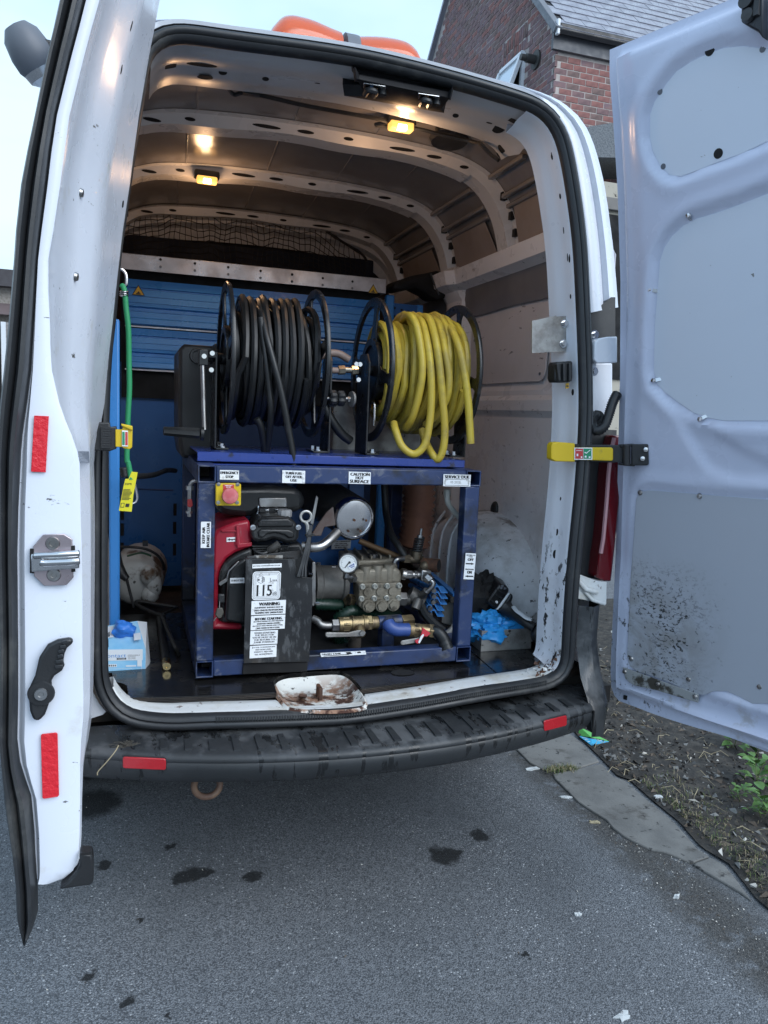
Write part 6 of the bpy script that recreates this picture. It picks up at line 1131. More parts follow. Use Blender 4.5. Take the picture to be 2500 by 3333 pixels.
# lifting eye with loom
c = V((-0.1158,0.2,1.1034)); s = MB(); s.tube([c + V(.0165*math.cos(t), 0, .0165*math.sin(t)) for t in [k*.3142 for k in range(20)]], .0042, 8, closed=True); s.tube([c - V(0, 0, .018), (-0.1109,0.2,1.0777), (-0.1062,0.205,1.0372)], .006, 8); s.build('lifting_eye', mat('pale_steel', (.5, .5, .48), .35, .7), rig)
for k in range(5):
    s = MB(); o = V(random.uniform(-.006, .006), random.uniform(-.004, .004), 0); s.tube(spline([V((-0.0993,0.205,1.0752)) + o*.7, V((-0.106,0.19,1.0397)) + o*.6, V((-0.1166,0.17,0.9988)) + o*1.3, V((-0.1321,0.14,0.9641)) + o*1.5, V((-0.1387,0.128,0.933)) + o*2.4], 5), .0042, 6); s.build('wire', MT['plastic'], rig)
s = MB(); s.slab([V(p) for p in [(-0.1167,0.185,1.0492),(-0.0909,0.185,1.0507),(-0.09,0.185,1.0456),(-0.1161,0.185,1.0434)]], (0, .02, 0)); s.build('cable_tie', MT['plastic'], rig)
# bell housing and pump
c0, c1 = V((-0.0346,0.42,0.8449)), V((0.066,0.42,0.8454)); s = MB(); s.lathe([(.062, 0), (.064, .02), (.060, .024), (.058, .09), (.064, .095), (.064, .11)], c0, (1, 0, 0), 20); s.build('bell_housing', mat('dirty_casting', (.16, .155, .145), .6, .3, col2=(.09, .085, .08), ns=9, bump=.3), rig)
outline('engine_flange', [(-0.0698,0.3,0.9413),(-0.0598,0.3,0.9427),(-0.056,0.3,0.9365),(-0.0516,0.3,0.808),(-0.0582,0.3,0.7944),(-0.0665,0.3,0.7962),(-0.07,0.3,0.8699)], (0, .12, 0), MT['steel'], .003)
for p in ((-0.0551,0.3,0.9365), (-0.0545,0.3,0.805), (-0.0923,0.24,0.9144), (0.0051,0.33,0.9207)): s = MB(); s.hexa(p, V(p) + V(.012, -.004, 0), .0055); s.build('flange_bolt', MT['chrome'], rig)
PB = .315
def gx(x, y, d=.315): return None
mn = outline('pump_manifold', [(0.0938,0.315,0.8582),(0.0997,0.315,0.8633),(0.2378,0.315,0.8618),(0.2453,0.315,0.8561),(0.2444,0.315,0.8066),(0.2417,0.315,0.781),(0.2289,0.315,0.7712),(0.1114,0.315,0.7731),(0.098,0.315,0.7863)], (0, .075, 0), MT['alu'], .006)
outline('pump_head', [(0.08,0.335,0.8987),(0.0989,0.335,0.9045),(0.144,0.335,0.9067),(0.2291,0.335,0.9097),(0.2469,0.335,0.8975),(0.254,0.335,0.8755),(0.2485,0.335,0.8518),(0.101,0.335,0.8534),(0.0813,0.335,0.8641)], (0, .085, 0), MT['alu'], .010)
for k in range(3): s = MB(); p0 = V((0.1258,0.335,0.8787)) + V(.0413*k, 0, .002*k); s.cyl(p0 + V(0, .018, .036), p0 + V(0, .018, -.028), .021, 20); s.build('cylinder_boss', MT['alu'], rig)
for p in ((0.1259,0.315,0.8349), (0.1703,0.315,0.8339), (0.2134,0.315,0.8338)): s = MB(); s.lathe([(.0165, 0), (.0155, .006), (.001, .0065)], p, (0, -1, 0), 8); s.build('valve_cap', MT['alu'], mn)
for p in ((0.1285,0.315,0.7883), (0.1729,0.315,0.788), (0.2148,0.315,0.7894)): s = MB(); s.lathe([(.0225, -.02), (.0225, .012), (.021, .014)], p, (0, -1, 0), 20); s.lathe([(.017, .013), (.0165, .022), (.001, .0225)], p, (0, -1, 0), 6); s.build('valve_plug', MT['alu'], mn)
for p in ((0.1059,0.314,0.8534), (0.149,0.314,0.8534), (0.1922,0.314,0.8531), (0.2346,0.314,0.8535), (0.104,0.314,0.8125), (0.1482,0.314,0.8117), (0.1918,0.314,0.8112), (0.2349,0.314,0.811)): s = MB(); s.lathe([(.0098, 0), (.0098, .004), (.0078, .005), (.0078, .011), (.0042, .011), (.004, .007), (.001, .007)], p, (0, -1, 0), 16); s.build('socket_bolt', mat('bolt_steel', (.36, .36, .33), .4, .7) if 'bs' not in MT else MT['bs'], mn)
for p in ((0.132,0.36,0.9066), (0.1772,0.36,0.9072), (0.2208,0.36,0.9102)): s = MB(); s.lathe([(.0225, -.03), (.0225, -.008)], p, (0, -.15, 1), 20); s.lathe([(.019, -.008), (.0185, .006), (.001, .007)], p, (0, -.15, 1), 6); s.build('valve_cap', MT['alu'], mn)
cc_ = [V(p) for p in [(0.0928,0.42,0.9193),(0.2623,0.42,0.9228),(0.2706,0.42,0.8565),(0.0952,0.42,0.8576)]]; s = MB(); s.slab(cc_, (0, .18, .004)); ck = s.build('crankcase', MT['alu'], rig, bevel=.008)
for k in range(5): s = MB(); a_ = cc_[0].lerp(cc_[1], .06 + .2*k) + V(0, .01, .004); s.bar(a_, a_ + V(.012, .15, .004), .007, .016); s.build('rib', MT['alu'], ck, bevel=.002)
p = V((0.1838,0.46,0.9105)); s = MB(); s.loft([[p + V(math.cos(6.2832*k/24)*(r + (.001 if k % 2 else -.001)), math.sin(6.2832*k/24)*(r + (.001 if k % 2 else -.001)), z) for k in range(24)] for r, z in ((.0175, 0), (.0175, .022), (.015, .025), (.001, .0255))], closed=True); s.build('pump_oil_cap', MT['plastic'], rig)
# gauge
gc = V((0.0426,0.27,0.9413)); ga = V(-.18, -1, .16).normalized()
s = MB(); s.lathe([(.001, -.03), (.031, -.028), (.0335, -.01), (.0335, .004), (.031, .007), (.0285, .004), (.0285, .001), (.001, .001)], gc, ga, 32); gg = s.build('pressure_gauge', MT['steel'], rig)
u = ga.cross(V(0, 0, 1)).normalized()*-1; w = u.cross(ga)*-1
w = w if w.z > 0 else -w; u = u if u.x > 0 else -u
s = MB(); s.prism([(.0278*math.cos(t*.2618), .0278*math.sin(t*.2618)) for t in range(24)], gc + ga*.0012, u, w, ga*.0006, 0)
f = lambda x, y, e=.0022: gc + ga*e + u*x + w*y
for k in range(27):
    t = math.radians(225 - k*10.4); r0 = .021 if k % 5 else .0185; s.add([f(r0*math.cos(t - .02), r0*math.sin(t - .02)), f(.0245*math.cos(t - .02), .0245*math.sin(t - .02)), f(.0245*math.cos(t + .02), .0245*math.sin(t + .02)), f(r0*math.cos(t + .02), r0*math.sin(t + .02))], [(0, 1, 2, 3)], 1)
s.add([f(-.012, -.014, .003), f(-.010, -.016, .003), f(.006, .004, .003), f(.003, .006, .003)], [(0, 1, 2, 3)], 1); s.prism([(.004*math.cos(t*.785), .004*math.sin(t*.785)) for t in range(8)], f(.004, .003, .003), u, w, ga*.001, 1)
fr_ = sticker(s, f(-.002, -.008, .0045), f(.019, .004, .0045), f(.006, -.020, .0045), [('PRESSURE', .1, .9, .15, .45), ('GAUGE', .2, .8, .55, .85)], base=2, ink=3, lift=.0004); s.build('gauge_face', [mat('gauge_white', (.66, .68, .68), .25), MT['ink'], MT['label'], mat('blue_ink', (.05, .10, .3), .5)], gg, smooth=False)
s = MB(); s.cyl((0.0393,0.3,0.8885), (0.0763,0.32,0.8857), .008, 10); s.hexa((0.0642,0.31,0.881), (0.0797,0.32,0.88), .014); s.cyl(gc - ga*.03 + V(0, 0, -.03), V((0.0455,0.3,0.8883)), .008, 8); s.build('gauge_fitting', MT['steel'], rig)
for a_, b_, r_, m_ in (((0.0688,0.36,0.7983), (0.0905,0.37,0.7934), .022, 'brass'), ((0.2532,0.37,0.7928), (0.2804,0.37,0.7902), .026, 'steel')): s = MB(); s.hexa(a_, b_, r_); s.build('port_plug', MT[m_], rig, bevel=.001)
# suction hoses
def corr(pts, r, m, name, step=.0056, par=rig, n=10, k=.74):
    P = resample(spline(pts, 8), step); q = MB(); q.tube(P, [r if i % 2 else r*k for i in range(len(P))], n); return q.build(name, m, par, ang=180)
corr([(-0.0383,0.38,0.7811), (0,0.38,0.7791), (0.0446,0.39,0.7723), (0.0868,0.4,0.7634)], .023, MT['greenhose'], 'suction_hose')
corr([(0.0353,0.36,0.7292), (0.0545,0.35,0.7487), (0.083,0.35,0.7619), (0.125,0.36,0.7577), (0.1714,0.38,0.7392), (0.2323,0.42,0.7194), (0.2876,0.46,0.7116)], .023, MT['greenhose'], 'suction_hose')
corr([(0.0241,0.34,0.7224), (0.0267,0.34,0.6936), (0.0432,0.35,0.661), (0.071,0.36,0.6355), (0.0974,0.36,0.6292)], .023, MT['greenhose'], 'suction_hose')
s = MB(); s.cyl((0.079,0.28,0.6944), (0.0818,0.3,0.6439), .020, 14, r1=.024); s.build('hose_cuff', MT['grime'], rig)
# lower valve train
s = MB(); s.tube(spline([(-0.0684,0.27,0.7628), (-0.0553,0.26,0.7574), (-0.0452,0.25,0.7481), (-0.0268,0.25,0.7436), (-0.0054,0.25,0.7427)], 6), .0125, 10); s.build('elbow_pipe', MT['steel'], rig)
def vt(parts, name, m, par=rig): 
    q = MB()
    for a_, b_, r_, n_ in parts: q.cyl(a_, b_, r_, n_)
    return q.build(name, m, par, bevel=.0012)
vt([((-0.011,0.25,0.7444), (0.0154,0.25,0.7439), .021, 6)], 'hex_union', MT['steel'])
bv = vt([((0.0114,0.25,0.745), (0.1093,0.25,0.7468), .024, 18), ((0.053,0.25,0.7462), (0.0593,0.25,0.7459), .028, 18), ((0.092,0.25,0.7469), (0.0974,0.25,0.7467), .027, 18), ((0.0252,0.25,0.745), (0.0469,0.25,0.7452), .026, 6), ((0.1062,0.25,0.7469), (0.1213,0.25,0.7469), .026, 6), ((0.1213,0.25,0.7469), (0.1473,0.25,0.7464), .020, 16), ((0.0811,0.25,0.745), (0.0738,0.215,0.7184), .019, 14)], 'ball_valve', MT['brass'])
s = MB(); s.slab([V(p) for p in [(-0.0418,0.205,0.7345),(-0.0359,0.205,0.7363),(0.0321,0.205,0.7324),(0.0625,0.205,0.7386),(0.0809,0.205,0.7377),(0.0899,0.205,0.7297),(0.0817,0.205,0.7179),(0.0388,0.205,0.7185),(-0.0248,0.205,0.7201),(-0.0368,0.205,0.7201),(-0.043,0.205,0.727)]], (0, -.008, 0)); s.build('valve_lever', MT['galv'], bv, bevel=.002)
p = V((0.0752,0.197,0.7303)); s = MB(); s.hexa(p, p + V(0, -.010, 0), .0085); s.build('lever_nut', MT['steel'], bv)
tee = vt([((0.1447,0.25,0.7468), (0.2242,0.25,0.7481), .0225, 20), ((0.1823,0.25,0.7483), (0.1694,0.21,0.746), .022, 18)], 'blue_tee', MT['blue'])
s = MB(); s.tube(spline([(0.1675,0.215,0.754), (0.1725,0.205,0.7442), (0.1918,0.2,0.7346), (0.2173,0.2,0.7334), (0.2397,0.2,0.7314)], 6), .0215, 16); s.build('blue_elbow', mat('painted_blue_pipe', (.03, .07, .25), .35, coat=.2), tee)
vt([((0.221,0.25,0.7482), (0.2674,0.27,0.7439), .021, 6), ((0.2609,0.28,0.7478), (0.2577,0.26,0.7344), .020, 14)], 'tee_plug', MT['brass'])
b2 = vt([((0.2349,0.2,0.7316), (0.272,0.2,0.7287), .023, 18), ((0.2494,0.2,0.7303), (0.2655,0.2,0.729), .0255, 6), ((0.272,0.2,0.7287), (0.3045,0.2,0.7256), .021, 18), ((0.3012,0.2,0.7257), (0.3193,0.2,0.7239), .0245, 6), ((0.2817,0.2,0.7282), (0.2739,0.18,0.7204), .012, 12)], 'ball_valve', MT['brass'])
s = MB(); s.slab([V(p) for p in [(0.1968,0.17,0.7011),(0.2003,0.17,0.7071),(0.2395,0.17,0.7118),(0.2616,0.17,0.7147),(0.2652,0.17,0.7068),(0.2434,0.17,0.6972),(0.2057,0.17,0.6921),(0.1986,0.17,0.6949)]], (0, -.005, 0)); s.build('valve_lever', MT['galv'], b2, bevel=.002)
s = MB(); s.slab([V(p) for p in [(0.2606,0.163,0.7137),(0.2657,0.163,0.738),(0.2666,0.163,0.7503),(0.2739,0.163,0.7453),(0.2959,0.163,0.7289),(0.2843,0.163,0.7187),(0.2746,0.163,0.7207),(0.2612,0.163,0.703),(0.2536,0.163,0.6957),(0.2454,0.163,0.7007),(0.2434,0.163,0.7085)]], (0, -.006, 0)); s.build('lever_sleeve', mat('torn_red_vinyl', (.55, .04, .06), .4), b2, bevel=.0015)
s = MB(); s.slab([V(p) for p in [(0.2599,0.156,0.7205),(0.2683,0.156,0.7292),(0.2723,0.156,0.726),(0.2645,0.156,0.711),(0.2578,0.156,0.6985),(0.2532,0.156,0.7024)]], (0, -.001, 0)); s.build('torn_patch', MT['label'], b2, smooth=False)
P = resample(spline([(0.316,0.2,0.7241), (0.33,0.19,0.7241), (0.3429,0.18,0.7124), (0.3517,0.175,0.6947), (0.3594,0.165,0.6708)], 8), .005)
s = MB(); s.tube(P, [.0205 + (.0015 if (i*.005 > .055 and i % 3) else 0) for i in range(len(P))], 14, cap=False); he = s.build('hose_tail', MT['bhose'], rig); s = MB(); s.lathe([(.0185, 0), (.001, .001)], P[-1] - (P[-1] - P[-2])*.5, P[-1] - P[-2], 14); s.build('hose_bore', MT['void'], he)
outline('pipe_stand', [(0.1657,0.26,0.7259),(0.2076,0.26,0.7271),(0.2095,0.26,0.651),(0.1642,0.26,0.6519)], (0, .05, 0), MT['blue'], .004)
outline('pipe_block', [(0.3175,0.32,0.9029),(0.3532,0.32,0.8995),(0.3543,0.32,0.8594),(0.3162,0.32,0.8637)], (0, .045, 0), MT['steel'], .004)
vt([((0.2519,0.345,0.8862), (0.2671,0.345,0.8833), .020, 14), ((0.2671,0.345,0.8833), (0.2907,0.345,0.8821), .0155, 6), ((0.289,0.345,0.8821), (0.3281,0.345,0.8802), .013, 14), ((0.2975,0.345,0.8819), (0.3077,0.345,0.8814), .016, 6)], 'outlet_fitting', MT['steel'])
vt([((0.3336,0.315,0.8811), (0.3454,0.3,0.8686), .016, 6)], 'swivel_nut', MT['steel'])
s = MB(); s.tube(spline([(0.3439,0.305,0.8701), (0.3532,0.3,0.8614), (0.3499,0.3,0.8486), (0.3378,0.31,0.8305), (0.3295,0.33,0.8098)], 6), .0085, 10); s.cyl((0.3342,0.31,0.8339), (0.3261,0.33,0.8099), .0125, 10); s.build('return_pipe', MT['steel'], rig)
vt([((0.277,0.37,0.7903), (0.2973,0.36,0.7911), .020, 16), ((0.293,0.37,0.8112), (0.3423,0.36,0.7823), .028, 14), ((0.3186,0.34,0.7979), (0.303,0.33,0.7651), .016, 10)], 'inlet_union', mat('grimy_union', (.15, .14, .13), .5, .5, col2=(.08, .075, .07), ns=20))
# unloader valve with spring
s = MB(); s.cyl((0.3244,0.4,0.9266), (0.3275,0.4,0.9522), .020, 16); s.cyl((0.2998,0.4,0.9249), (0.3494,0.4,0.9218), .014, 12); s.hexa((0.2775,0.4,0.9274), (0.2998,0.4,0.9257), .0165); s.ball(V((0.3417,0.36,0.9086)), .018, 10, 8); un = s.build('unloader_valve', mat('dark_brass', (.20, .16, .11), .45, .7, col2=(.10, .08, .06), ns=20), rig)
a_, b_ = V((0.3262,0.4,0.9522)), V((0.334,0.4,1.0012)); s = MB(); s.tube([a_.lerp(b_, t/84) + V(math.cos(t*.449)*.0155, math.sin(t*.449)*.0155, 0) for t in range(85)], .0034, 6); s.build('spring', MT['plastic'], un); s = MB(); s.cyl(a_, (0.3359,0.4,1.0076), .006, 8); s.hexa(b_, (0.3349,0.4,1.0097), .010); s.cyl((0.3359,0.4,1.0076), (0.339,0.4,1.0331), .005, 8); s.build('adjusting_rod', MT['steel'], un)
s = MB(); s.tube(spline([(0.2372,0.38,0.9067), (0.2392,0.38,0.9214), (0.2484,0.38,0.9297), (0.2738,0.39,0.9302)], 5), .0095, 10); s.build('bypass_pipe', MT['steel'], rig)
s = MB(); s.tube(spline([(0.2537,0.58,1.1701), (0.2556,0.55,1.0676), (0.2515,0.48,1.008), (0.2657,0.43,0.969), (0.2838,0.4,0.9337)], 6), .0125, 10); s.build('pressure_hose', MT['bhose'], rig)
corr([(0.1428,0.5,0.9753), (0.1955,0.48,0.9545), (0.2494,0.45,0.9354), (0.28,0.42,0.9256)], .011, mat('copper_braid', (.14, .085, .045), .5, .4), 'braided_hose', .003, k=.9)
s = MB(); s.cyl((0.3425,0.38,0.9088), (0.3872,0.34,0.9126), .024, 18); op = s.build('open_pipe', MT['rust'], rig); s = MB(); s.lathe([(.021, 0), (.001, .0005)], V((0.3875,0.3395,0.9127)), V((0.3872,0.34,0.9126)) - V((0.3425,0.38,0.9088)), 18); s.build('pipe_bore', MT['void'], op)
s = MB(); s.hexa((0.3608,0.24,1.1875), (0.3621,0.24,1.1637), .011); s.tube(spline([(0.362,0.24,1.1657), (0.3643,0.24,1.1478), (0.3845,0.25,1.1227), (0.4348,0.27,1.0794), (0.4765,0.29,1.0495)], 6), .0095, 10); s.build('grey_hose', mat('grey_hose', (.30, .31, .29), .45), rig)
s = MB(); s.tube(spline([(-0.4324,0.3,1.1988), (-0.4455,0.3,1.1963), (-0.4535,0.3,1.1843), (-0.4549,0.3,1.1573), (-0.4551,0.3,1.0894)], 5), .006, 8); s.hexa((-0.4541,0.3,1.1827), (-0.4543,0.3,1.1708), .012); s.hexa((-0.4556,0.3,1.1064), (-0.4559,0.3,1.0996), .010); s.build('drain_cock', MT['steel'], rig); s = MB(); s.slab([V(p) for p in [(-0.4617,0.292,1.143),(-0.4487,0.292,1.1447),(-0.4452,0.292,1.1245),(-0.4533,0.292,1.1176),(-0.4615,0.292,1.1227)]], (0, -.004, 0)); s.build('drain_cock_lever', MT['badge'], rig, bevel=.002)

# water tank pillar and galvanised sheet behind the reels, ribbed duct
wt = thing('water_tank', 'tall black plastic tank standing behind the left hose reel', 'tank', (-.36, .8, .6))
s = MB(); P = [(-0.4751,0.6,1.6105),(-0.4569,0.6,1.6256),(-0.3607,0.6,1.6257),(-0.3413,0.6,1.615),(-0.3357,0.6,1.2487),(-0.4626,0.6,1.2457),(-0.4725,0.6,1.3066)]; s.slab([(x, y, z) for x, y, z in P], (0, .35, 0)); s.build('shell', mat('tank_black', (.012, .012, .013), .4, bump=.05), wt, bevel=.012); s = MB(); p = V((-0.4147,0.598,1.5888)); s.lathe([(.026, 0), (.024, .008), (.018, .008), (.017, .001), (.001, .0012)], p, (0, -1, 0), 20); s.build('outlet', MT['plastic'], wt)
gs = thing('galvanised_tank', 'grey galvanised sheet tank behind the yellow hose reel', 'tank', (.3, .85, .8))
s = MB(); s.slab([(0.1076,0.8,1.4638),(0.4566,0.8,1.5),(0.4704,0.8,1.2649),(0.1098,0.8,1.2561)], (0, .15, -.02)); s.build('shell', MT['galv'], gs, smooth=False)
p0, p1 = V((0.1104,0.797,1.4492)), V((0.1126,0.797,1.2714))
for k in range(22): s = MB(); s.ball(p0.lerp(p1, k/21), .0035, 6, 4); s.build('rivet', MT['steel'], gs)
dt = corr([(0.4358,0.72,1.2675), (0.4414,0.72,1.1593), (0.4511,0.74,1.0381), (0.4442,0.76,0.8953)], .066, MT['duct'], 'ribbed_duct', .013, None, 20, .82); tag(dt, 'brown ribbed duct hose standing upright behind the pump', 'duct')

# ---------------------------------------------------------------- hose reels
def reel(name, lab_, x0, x1, c, R, drum, par_specs, spoke0, wall):
    t = thing(name, lab_, 'hose reel', (c[0], c[1], PZ(c[0])), 'hose reels on top of the rig')
    for x in (x0, x1):
        s = MB(); ctr = V(x, c[1], c[2])
        N = 44; Y = lambda r, a_: ctr + V(0, r*math.cos(a_), r*math.sin(a_))
        rows = [[Y(r, 2*math.pi*k/N) + V(d, 0, 0) for k in range(N)] for r, d in ((R - .026, -.006), (R, -.006), (R + .002, 0), (R, .006), (R - .026, .006), (R - .026, -.006))]
        s.loft(rows, closed=True); fl_ = s.build('flange', MT['reel'], t)
        for k in range(4):
            a_ = math.radians(spoke0 + 90*k); d = V(0, math.cos(a_), math.sin(a_)); w = V(0, -d.z, d.y)
            s = MB(); q = [ctr + d*.085 - w*.042, ctr + d*.13 - w*.022, ctr + d*(R - .05) - w*.016, ctr + d*(R - .015) - w*.030, ctr + d*(R - .015) + w*.030, ctr + d*(R - .05) + w*.016, ctr + d*.13 + w*.022, ctr + d*.085 + w*.042]
            s.slab([p - V(.004, 0, 0) for p in q], (.008, 0, 0)); s.build('spoke', MT['reel'], fl_, bevel=.002)
        s = MB(); rows = [[Y(r, 2*math.pi*k/N) + V(d, 0, 0) for k in range(N)] for r, d in ((drum - .015, -.008), (drum + .008, -.008), (drum + .008, .008), (drum - .015, .008), (drum - .015, -.008))]; s.loft(rows, closed=True); s.build('hub_ring', MT['reel'], fl_)
    s = MB(); s.cyl((x0, c[1], c[2]), (x1, c[1], c[2]), drum, 28); s.build('barrel', MT['reel'], t)
    s = MB(); s.cyl((x0 - .05, c[1], c[2]), (x1 + .03, c[1], c[2]), .018, 12); s.build('axle', MT['plastic'], t)
    return t
RC = 1.578; RY_ = .50
rb = reel('hose_reel', 'black hose reel on the left, with crank handle, wound with black hose', -.334, -.046, (-.19, RY_, RC), .243, .10, None, 75, 0)
ry = reel('hose_reel', 'black hose reel on the right, wound with thick yellow hose', .163, .467, (.315, RY_, RC - .008), .243, .10, None, 100, 0)
def stand(par, x, y0, y1, zt, zb, foot):
    s = MB(); P = [(y0, zb), (y1, zb), (y1, zt - .03), (y1 - .03, zt), (y0 + .03, zt), (y0, zt - .03)]
    s.slab([(x, y, z) for y, z in P], (.006, 0, 0)); s.slab([(x, y0, zb), (x + foot, y0, zb), (x + foot, y1, zb), (x, y1, zb)], (0, 0, .006)); o = s.build('stand', MT['reel'], par, bevel=.001)
    for y in (y0 + .02, y1 - .02): s = MB(); s.cyl((x + foot*.6, y, zb + .006), (x + foot*.6, y, zb + .010), .014, 14); s.hexa((x + foot*.6, y, zb + .010), (x + foot*.6, y, zb + .019), .009); s.build('stand_bolt', MT['chrome'], o)
stand(rb, -.374, .40, .54, 1.62, PZ(-.37) + .001, .045); stand(rb, .0, .42, .54, 1.62, PZ(0) + .001, -.05)
stand(ry, .120, .385, .52, 1.62, PZ(.12) + .001, .05); stand(ry, .50, .44, .54, 1.62, PZ(.5) + .001, -.05)
s = MB(); s.box((-0.411,0.4,1.573), (.03, .03, .05)); s.cyl((-0.411,0.4,1.573), (-0.3559,0.45,1.576), .013, 12); s.box((-0.381,0.42,1.5828), (.03, .04, .02)); s.build('crank_boss', MT['reel'], rb, bevel=.003)
for p in ((-0.4108,0.384,1.5757), (-0.3853,0.395,1.587), (-0.3869,0.4,1.5364)): s = MB(); s.cyl(p, V(p) + V(0, -.010, 0), .0075, 12); s.build('crank_bolt', MT['chrome'], rb)
s = MB(); s.cyl((-0.4136,0.395,1.5556), (-0.4075,0.37,1.351), .0075, 12); s.build('crank_arm', MT['steel'], rb)
a_, b_ = V((-0.5305,0.365,1.3438)), V((-0.4199,0.365,1.3396)); s = MB(); n = 16; d = (b_ - a_); s.loft([[a_ + d*t + V(0, math.cos(6.2832*k/n)*r*(1 if k % 2 else .9), math.sin(6.2832*k/n)*r*(1 if k % 2 else .9)) for k in range(n)] for t, r in ((0, .001), (0, .011), (.02, .0145), (.5, .0165), (.97, .018), (1, .001))], closed=True); s.lathe([(.001, 0), (.021, .001), (.021, .010), (.001, .011)], b_, d, 16); s.build('crank_handle', MT['bhose'], rb)
# swivel between the reels, hose link, knobs
s = MB(); s.cyl((0.0795,0.45,1.563), (0.0998,0.45,1.5654), .016, 6); s.cyl((0.0525,0.45,1.5644), (0.0803,0.45,1.5643), .0105, 12); s.cyl((0.0338,0.45,1.5616), (0.0551,0.45,1.5646), .0155, 6); s.build('swivel_joint', mat('bronze_fitting', (.38, .34, .27), .3, .85, col2=(.22, .18, .14), ns=18), ry)
s = MB(); s.tube(spline([(-0.0057,0.45,1.5708), (0.008,0.45,1.561), (0.0347,0.45,1.5612)], 5), .0105, 10); s.tube(spline([(-0.0217,0.5,1.6044), (0.0093,0.5,1.6184), (0.0454,0.5,1.6194), (0.0825,0.5,1.6022)], 6), .013, 10); s.build('link_hose', mat('pinkish_hose', (.30, .22, .19), .45), rb)
for p in ((0.0916,0.4,1.5819), (0.0792,0.4,1.582), (0.0883,0.4,1.5319)): s = MB(); s.hexa(p, V(p) + V(0, -.01, 0), .008); s.build('swivel_bolt', MT['chrome'], ry)
for p, r in (((0.0114,0.42,1.4669), .026), ((0.0392,0.42,1.4682), .024)):
    p = V(p); s = MB(); n = 18; s.loft([[p + V(t, math.cos(6.2832*k/n)*r*q*(1.08 if k % 3 else .86), math.sin(6.2832*k/n)*r*q*(1.08 if k % 3 else .86)) for k in range(n)] for t, q in ((-.014, .3), (-.013, .85), (-.008, 1), (.006, 1), (.012, .8), (.014, .3))], closed=True, cap=True); s.build('lock_knob', MT['plastic'], ry)
s = MB(); s.cyl((-0.019,0.42,1.4664), (0.0839,0.42,1.4695), .0055, 10); s.hexa((0.0607,0.42,1.4658), (0.0683,0.42,1.4662), .010); s.build('lock_screw', MT['steel'], ry)
s = MB(); s.lathe([(.001, 0), (.026, .001), (.026, .008), (.001, .009)], (0.0794,0.42,1.468), (-1, -.2, 0), 16); s.build('lock_flange', MT['galv'], ry)
s = MB(); s.tube(spline([(-0.0116,0.44,1.4403), (0.0112,0.44,1.3983), (0.0513,0.45,1.3517), (0.0867,0.46,1.3283)], 6), .016, 10); s.build('feed_hose', MT['bhose'], ry)
s = MB(); s.tube(spline([(0.1453,0.42,1.4602), (0.1518,0.41,1.4519), (0.1534,0.41,1.3827)], 5), .0045, 8); s.build('cotter_lever', MT['chrome'], ry)
s = MB(); s.tube(spline([(0.4363,0.4,1.6972), (0.4403,0.4,1.6452), (0.4516,0.4,1.4562)], 5), .0045, 8); s.tube(spline([(0.4555,0.39,1.6412), (0.4683,0.39,1.6289), (0.4699,0.39,1.6028)], 5), .004, 8); s.build('right_lever', MT['chrome'], ry)
# hoses
def wind(x0, x1, c, rad, layers, hr, seed, tilt):
    rnd = random.Random(seed); P = []
    for L, (r0, fill0, fill1) in enumerate(layers):
        n = int((x1 - x0)*(fill1 - fill0)/(hr*2.03)); a0, a1 = x0 + (x1 - x0)*fill0, x0 + (x1 - x0)*fill1
        if L % 2: a0, a1 = a1, a0
        for t in range(n):
            b0 = r0 + rnd.uniform(-.004, .006)*tilt; dx = rnd.uniform(-.010, .010)*tilt; ph = rnd.uniform(0, 6.28)
            for k in range(22):
                a_ = 2*math.pi*k/22; f_ = (t + k/22)/n; x = lerp(a0, a1, f_) + dx*math.sin(a_ + ph)*sstep(0, 3, k)*sstep(22, 18, k)
                r = b0 + .0035*tilt*math.sin(2*a_ + ph); sag = -.006*tilt*(1 if math.sin(a_) < 0 else 0)*abs(math.sin(a_))
                P.append(V(x, c[1] - r*math.cos(a_), c[2] + r*math.sin(a_) + sag))
    return P
HR = .0112
bh = thing('black_hose', 'long black rubber hose wound on the left reel with one end dropping behind the frame', 'hose', (-.19, RY_, 1.38))
s = MB(); s.tube(wind(-.318, -.062, (-.19, RY_, RC), .15, ((.118, 0, 1), (.138, .0, 1), (.158, .02, .98), (.178, .03, .97), (.195, .10, .86)), HR, 5, 1.0), HR, 7); s.build('winding', MT['bhose'], bh)
s = MB(); s.tube(spline([(-0.2477,0.47,1.7481), (-0.243,0.36,1.7162), (-0.2328,0.3,1.6414), (-0.2134,0.275,1.5638), (-0.197,0.27,1.5065), (-0.1793,0.27,1.437), (-0.16,0.275,1.3507), (-0.1439,0.28,1.2748), (-0.1416,0.285,1.235)], 8), HR, 10); s.build('loose_end', MT['bhose'], bh)
s = MB(); s.tube(spline([(-0.2471,0.33,1.6972), (-0.2378,0.3,1.6024), (-0.2212,0.3,1.4863), (-0.2117,0.31,1.4076), (-0.2116,0.38,1.2831)], 8), HR, 10); s.tube(spline([(-0.2524,0.33,1.3937), (-0.234,0.34,1.358), (-0.2178,0.38,1.2829)], 8), HR, 10); s.build('hanging_strand', MT['bhose'], bh)
YR = .0128
yh = thing('yellow_hose', 'dirty yellow hose wound on the right reel with loops hanging and a cut end', 'hose', (.315, RY_, 1.36))
c = (.315, RY_, RC - .008); s = MB(); s.tube(wind(.180, .452, c, .15, ((.118, 0, 1), (.140, 0, 1), (.160, 0, 1), (.178, .27, .98), (.196, .27, .92)), YR, 11, 1.15), YR, 8); s.build('winding', MT['yhose'], yh)
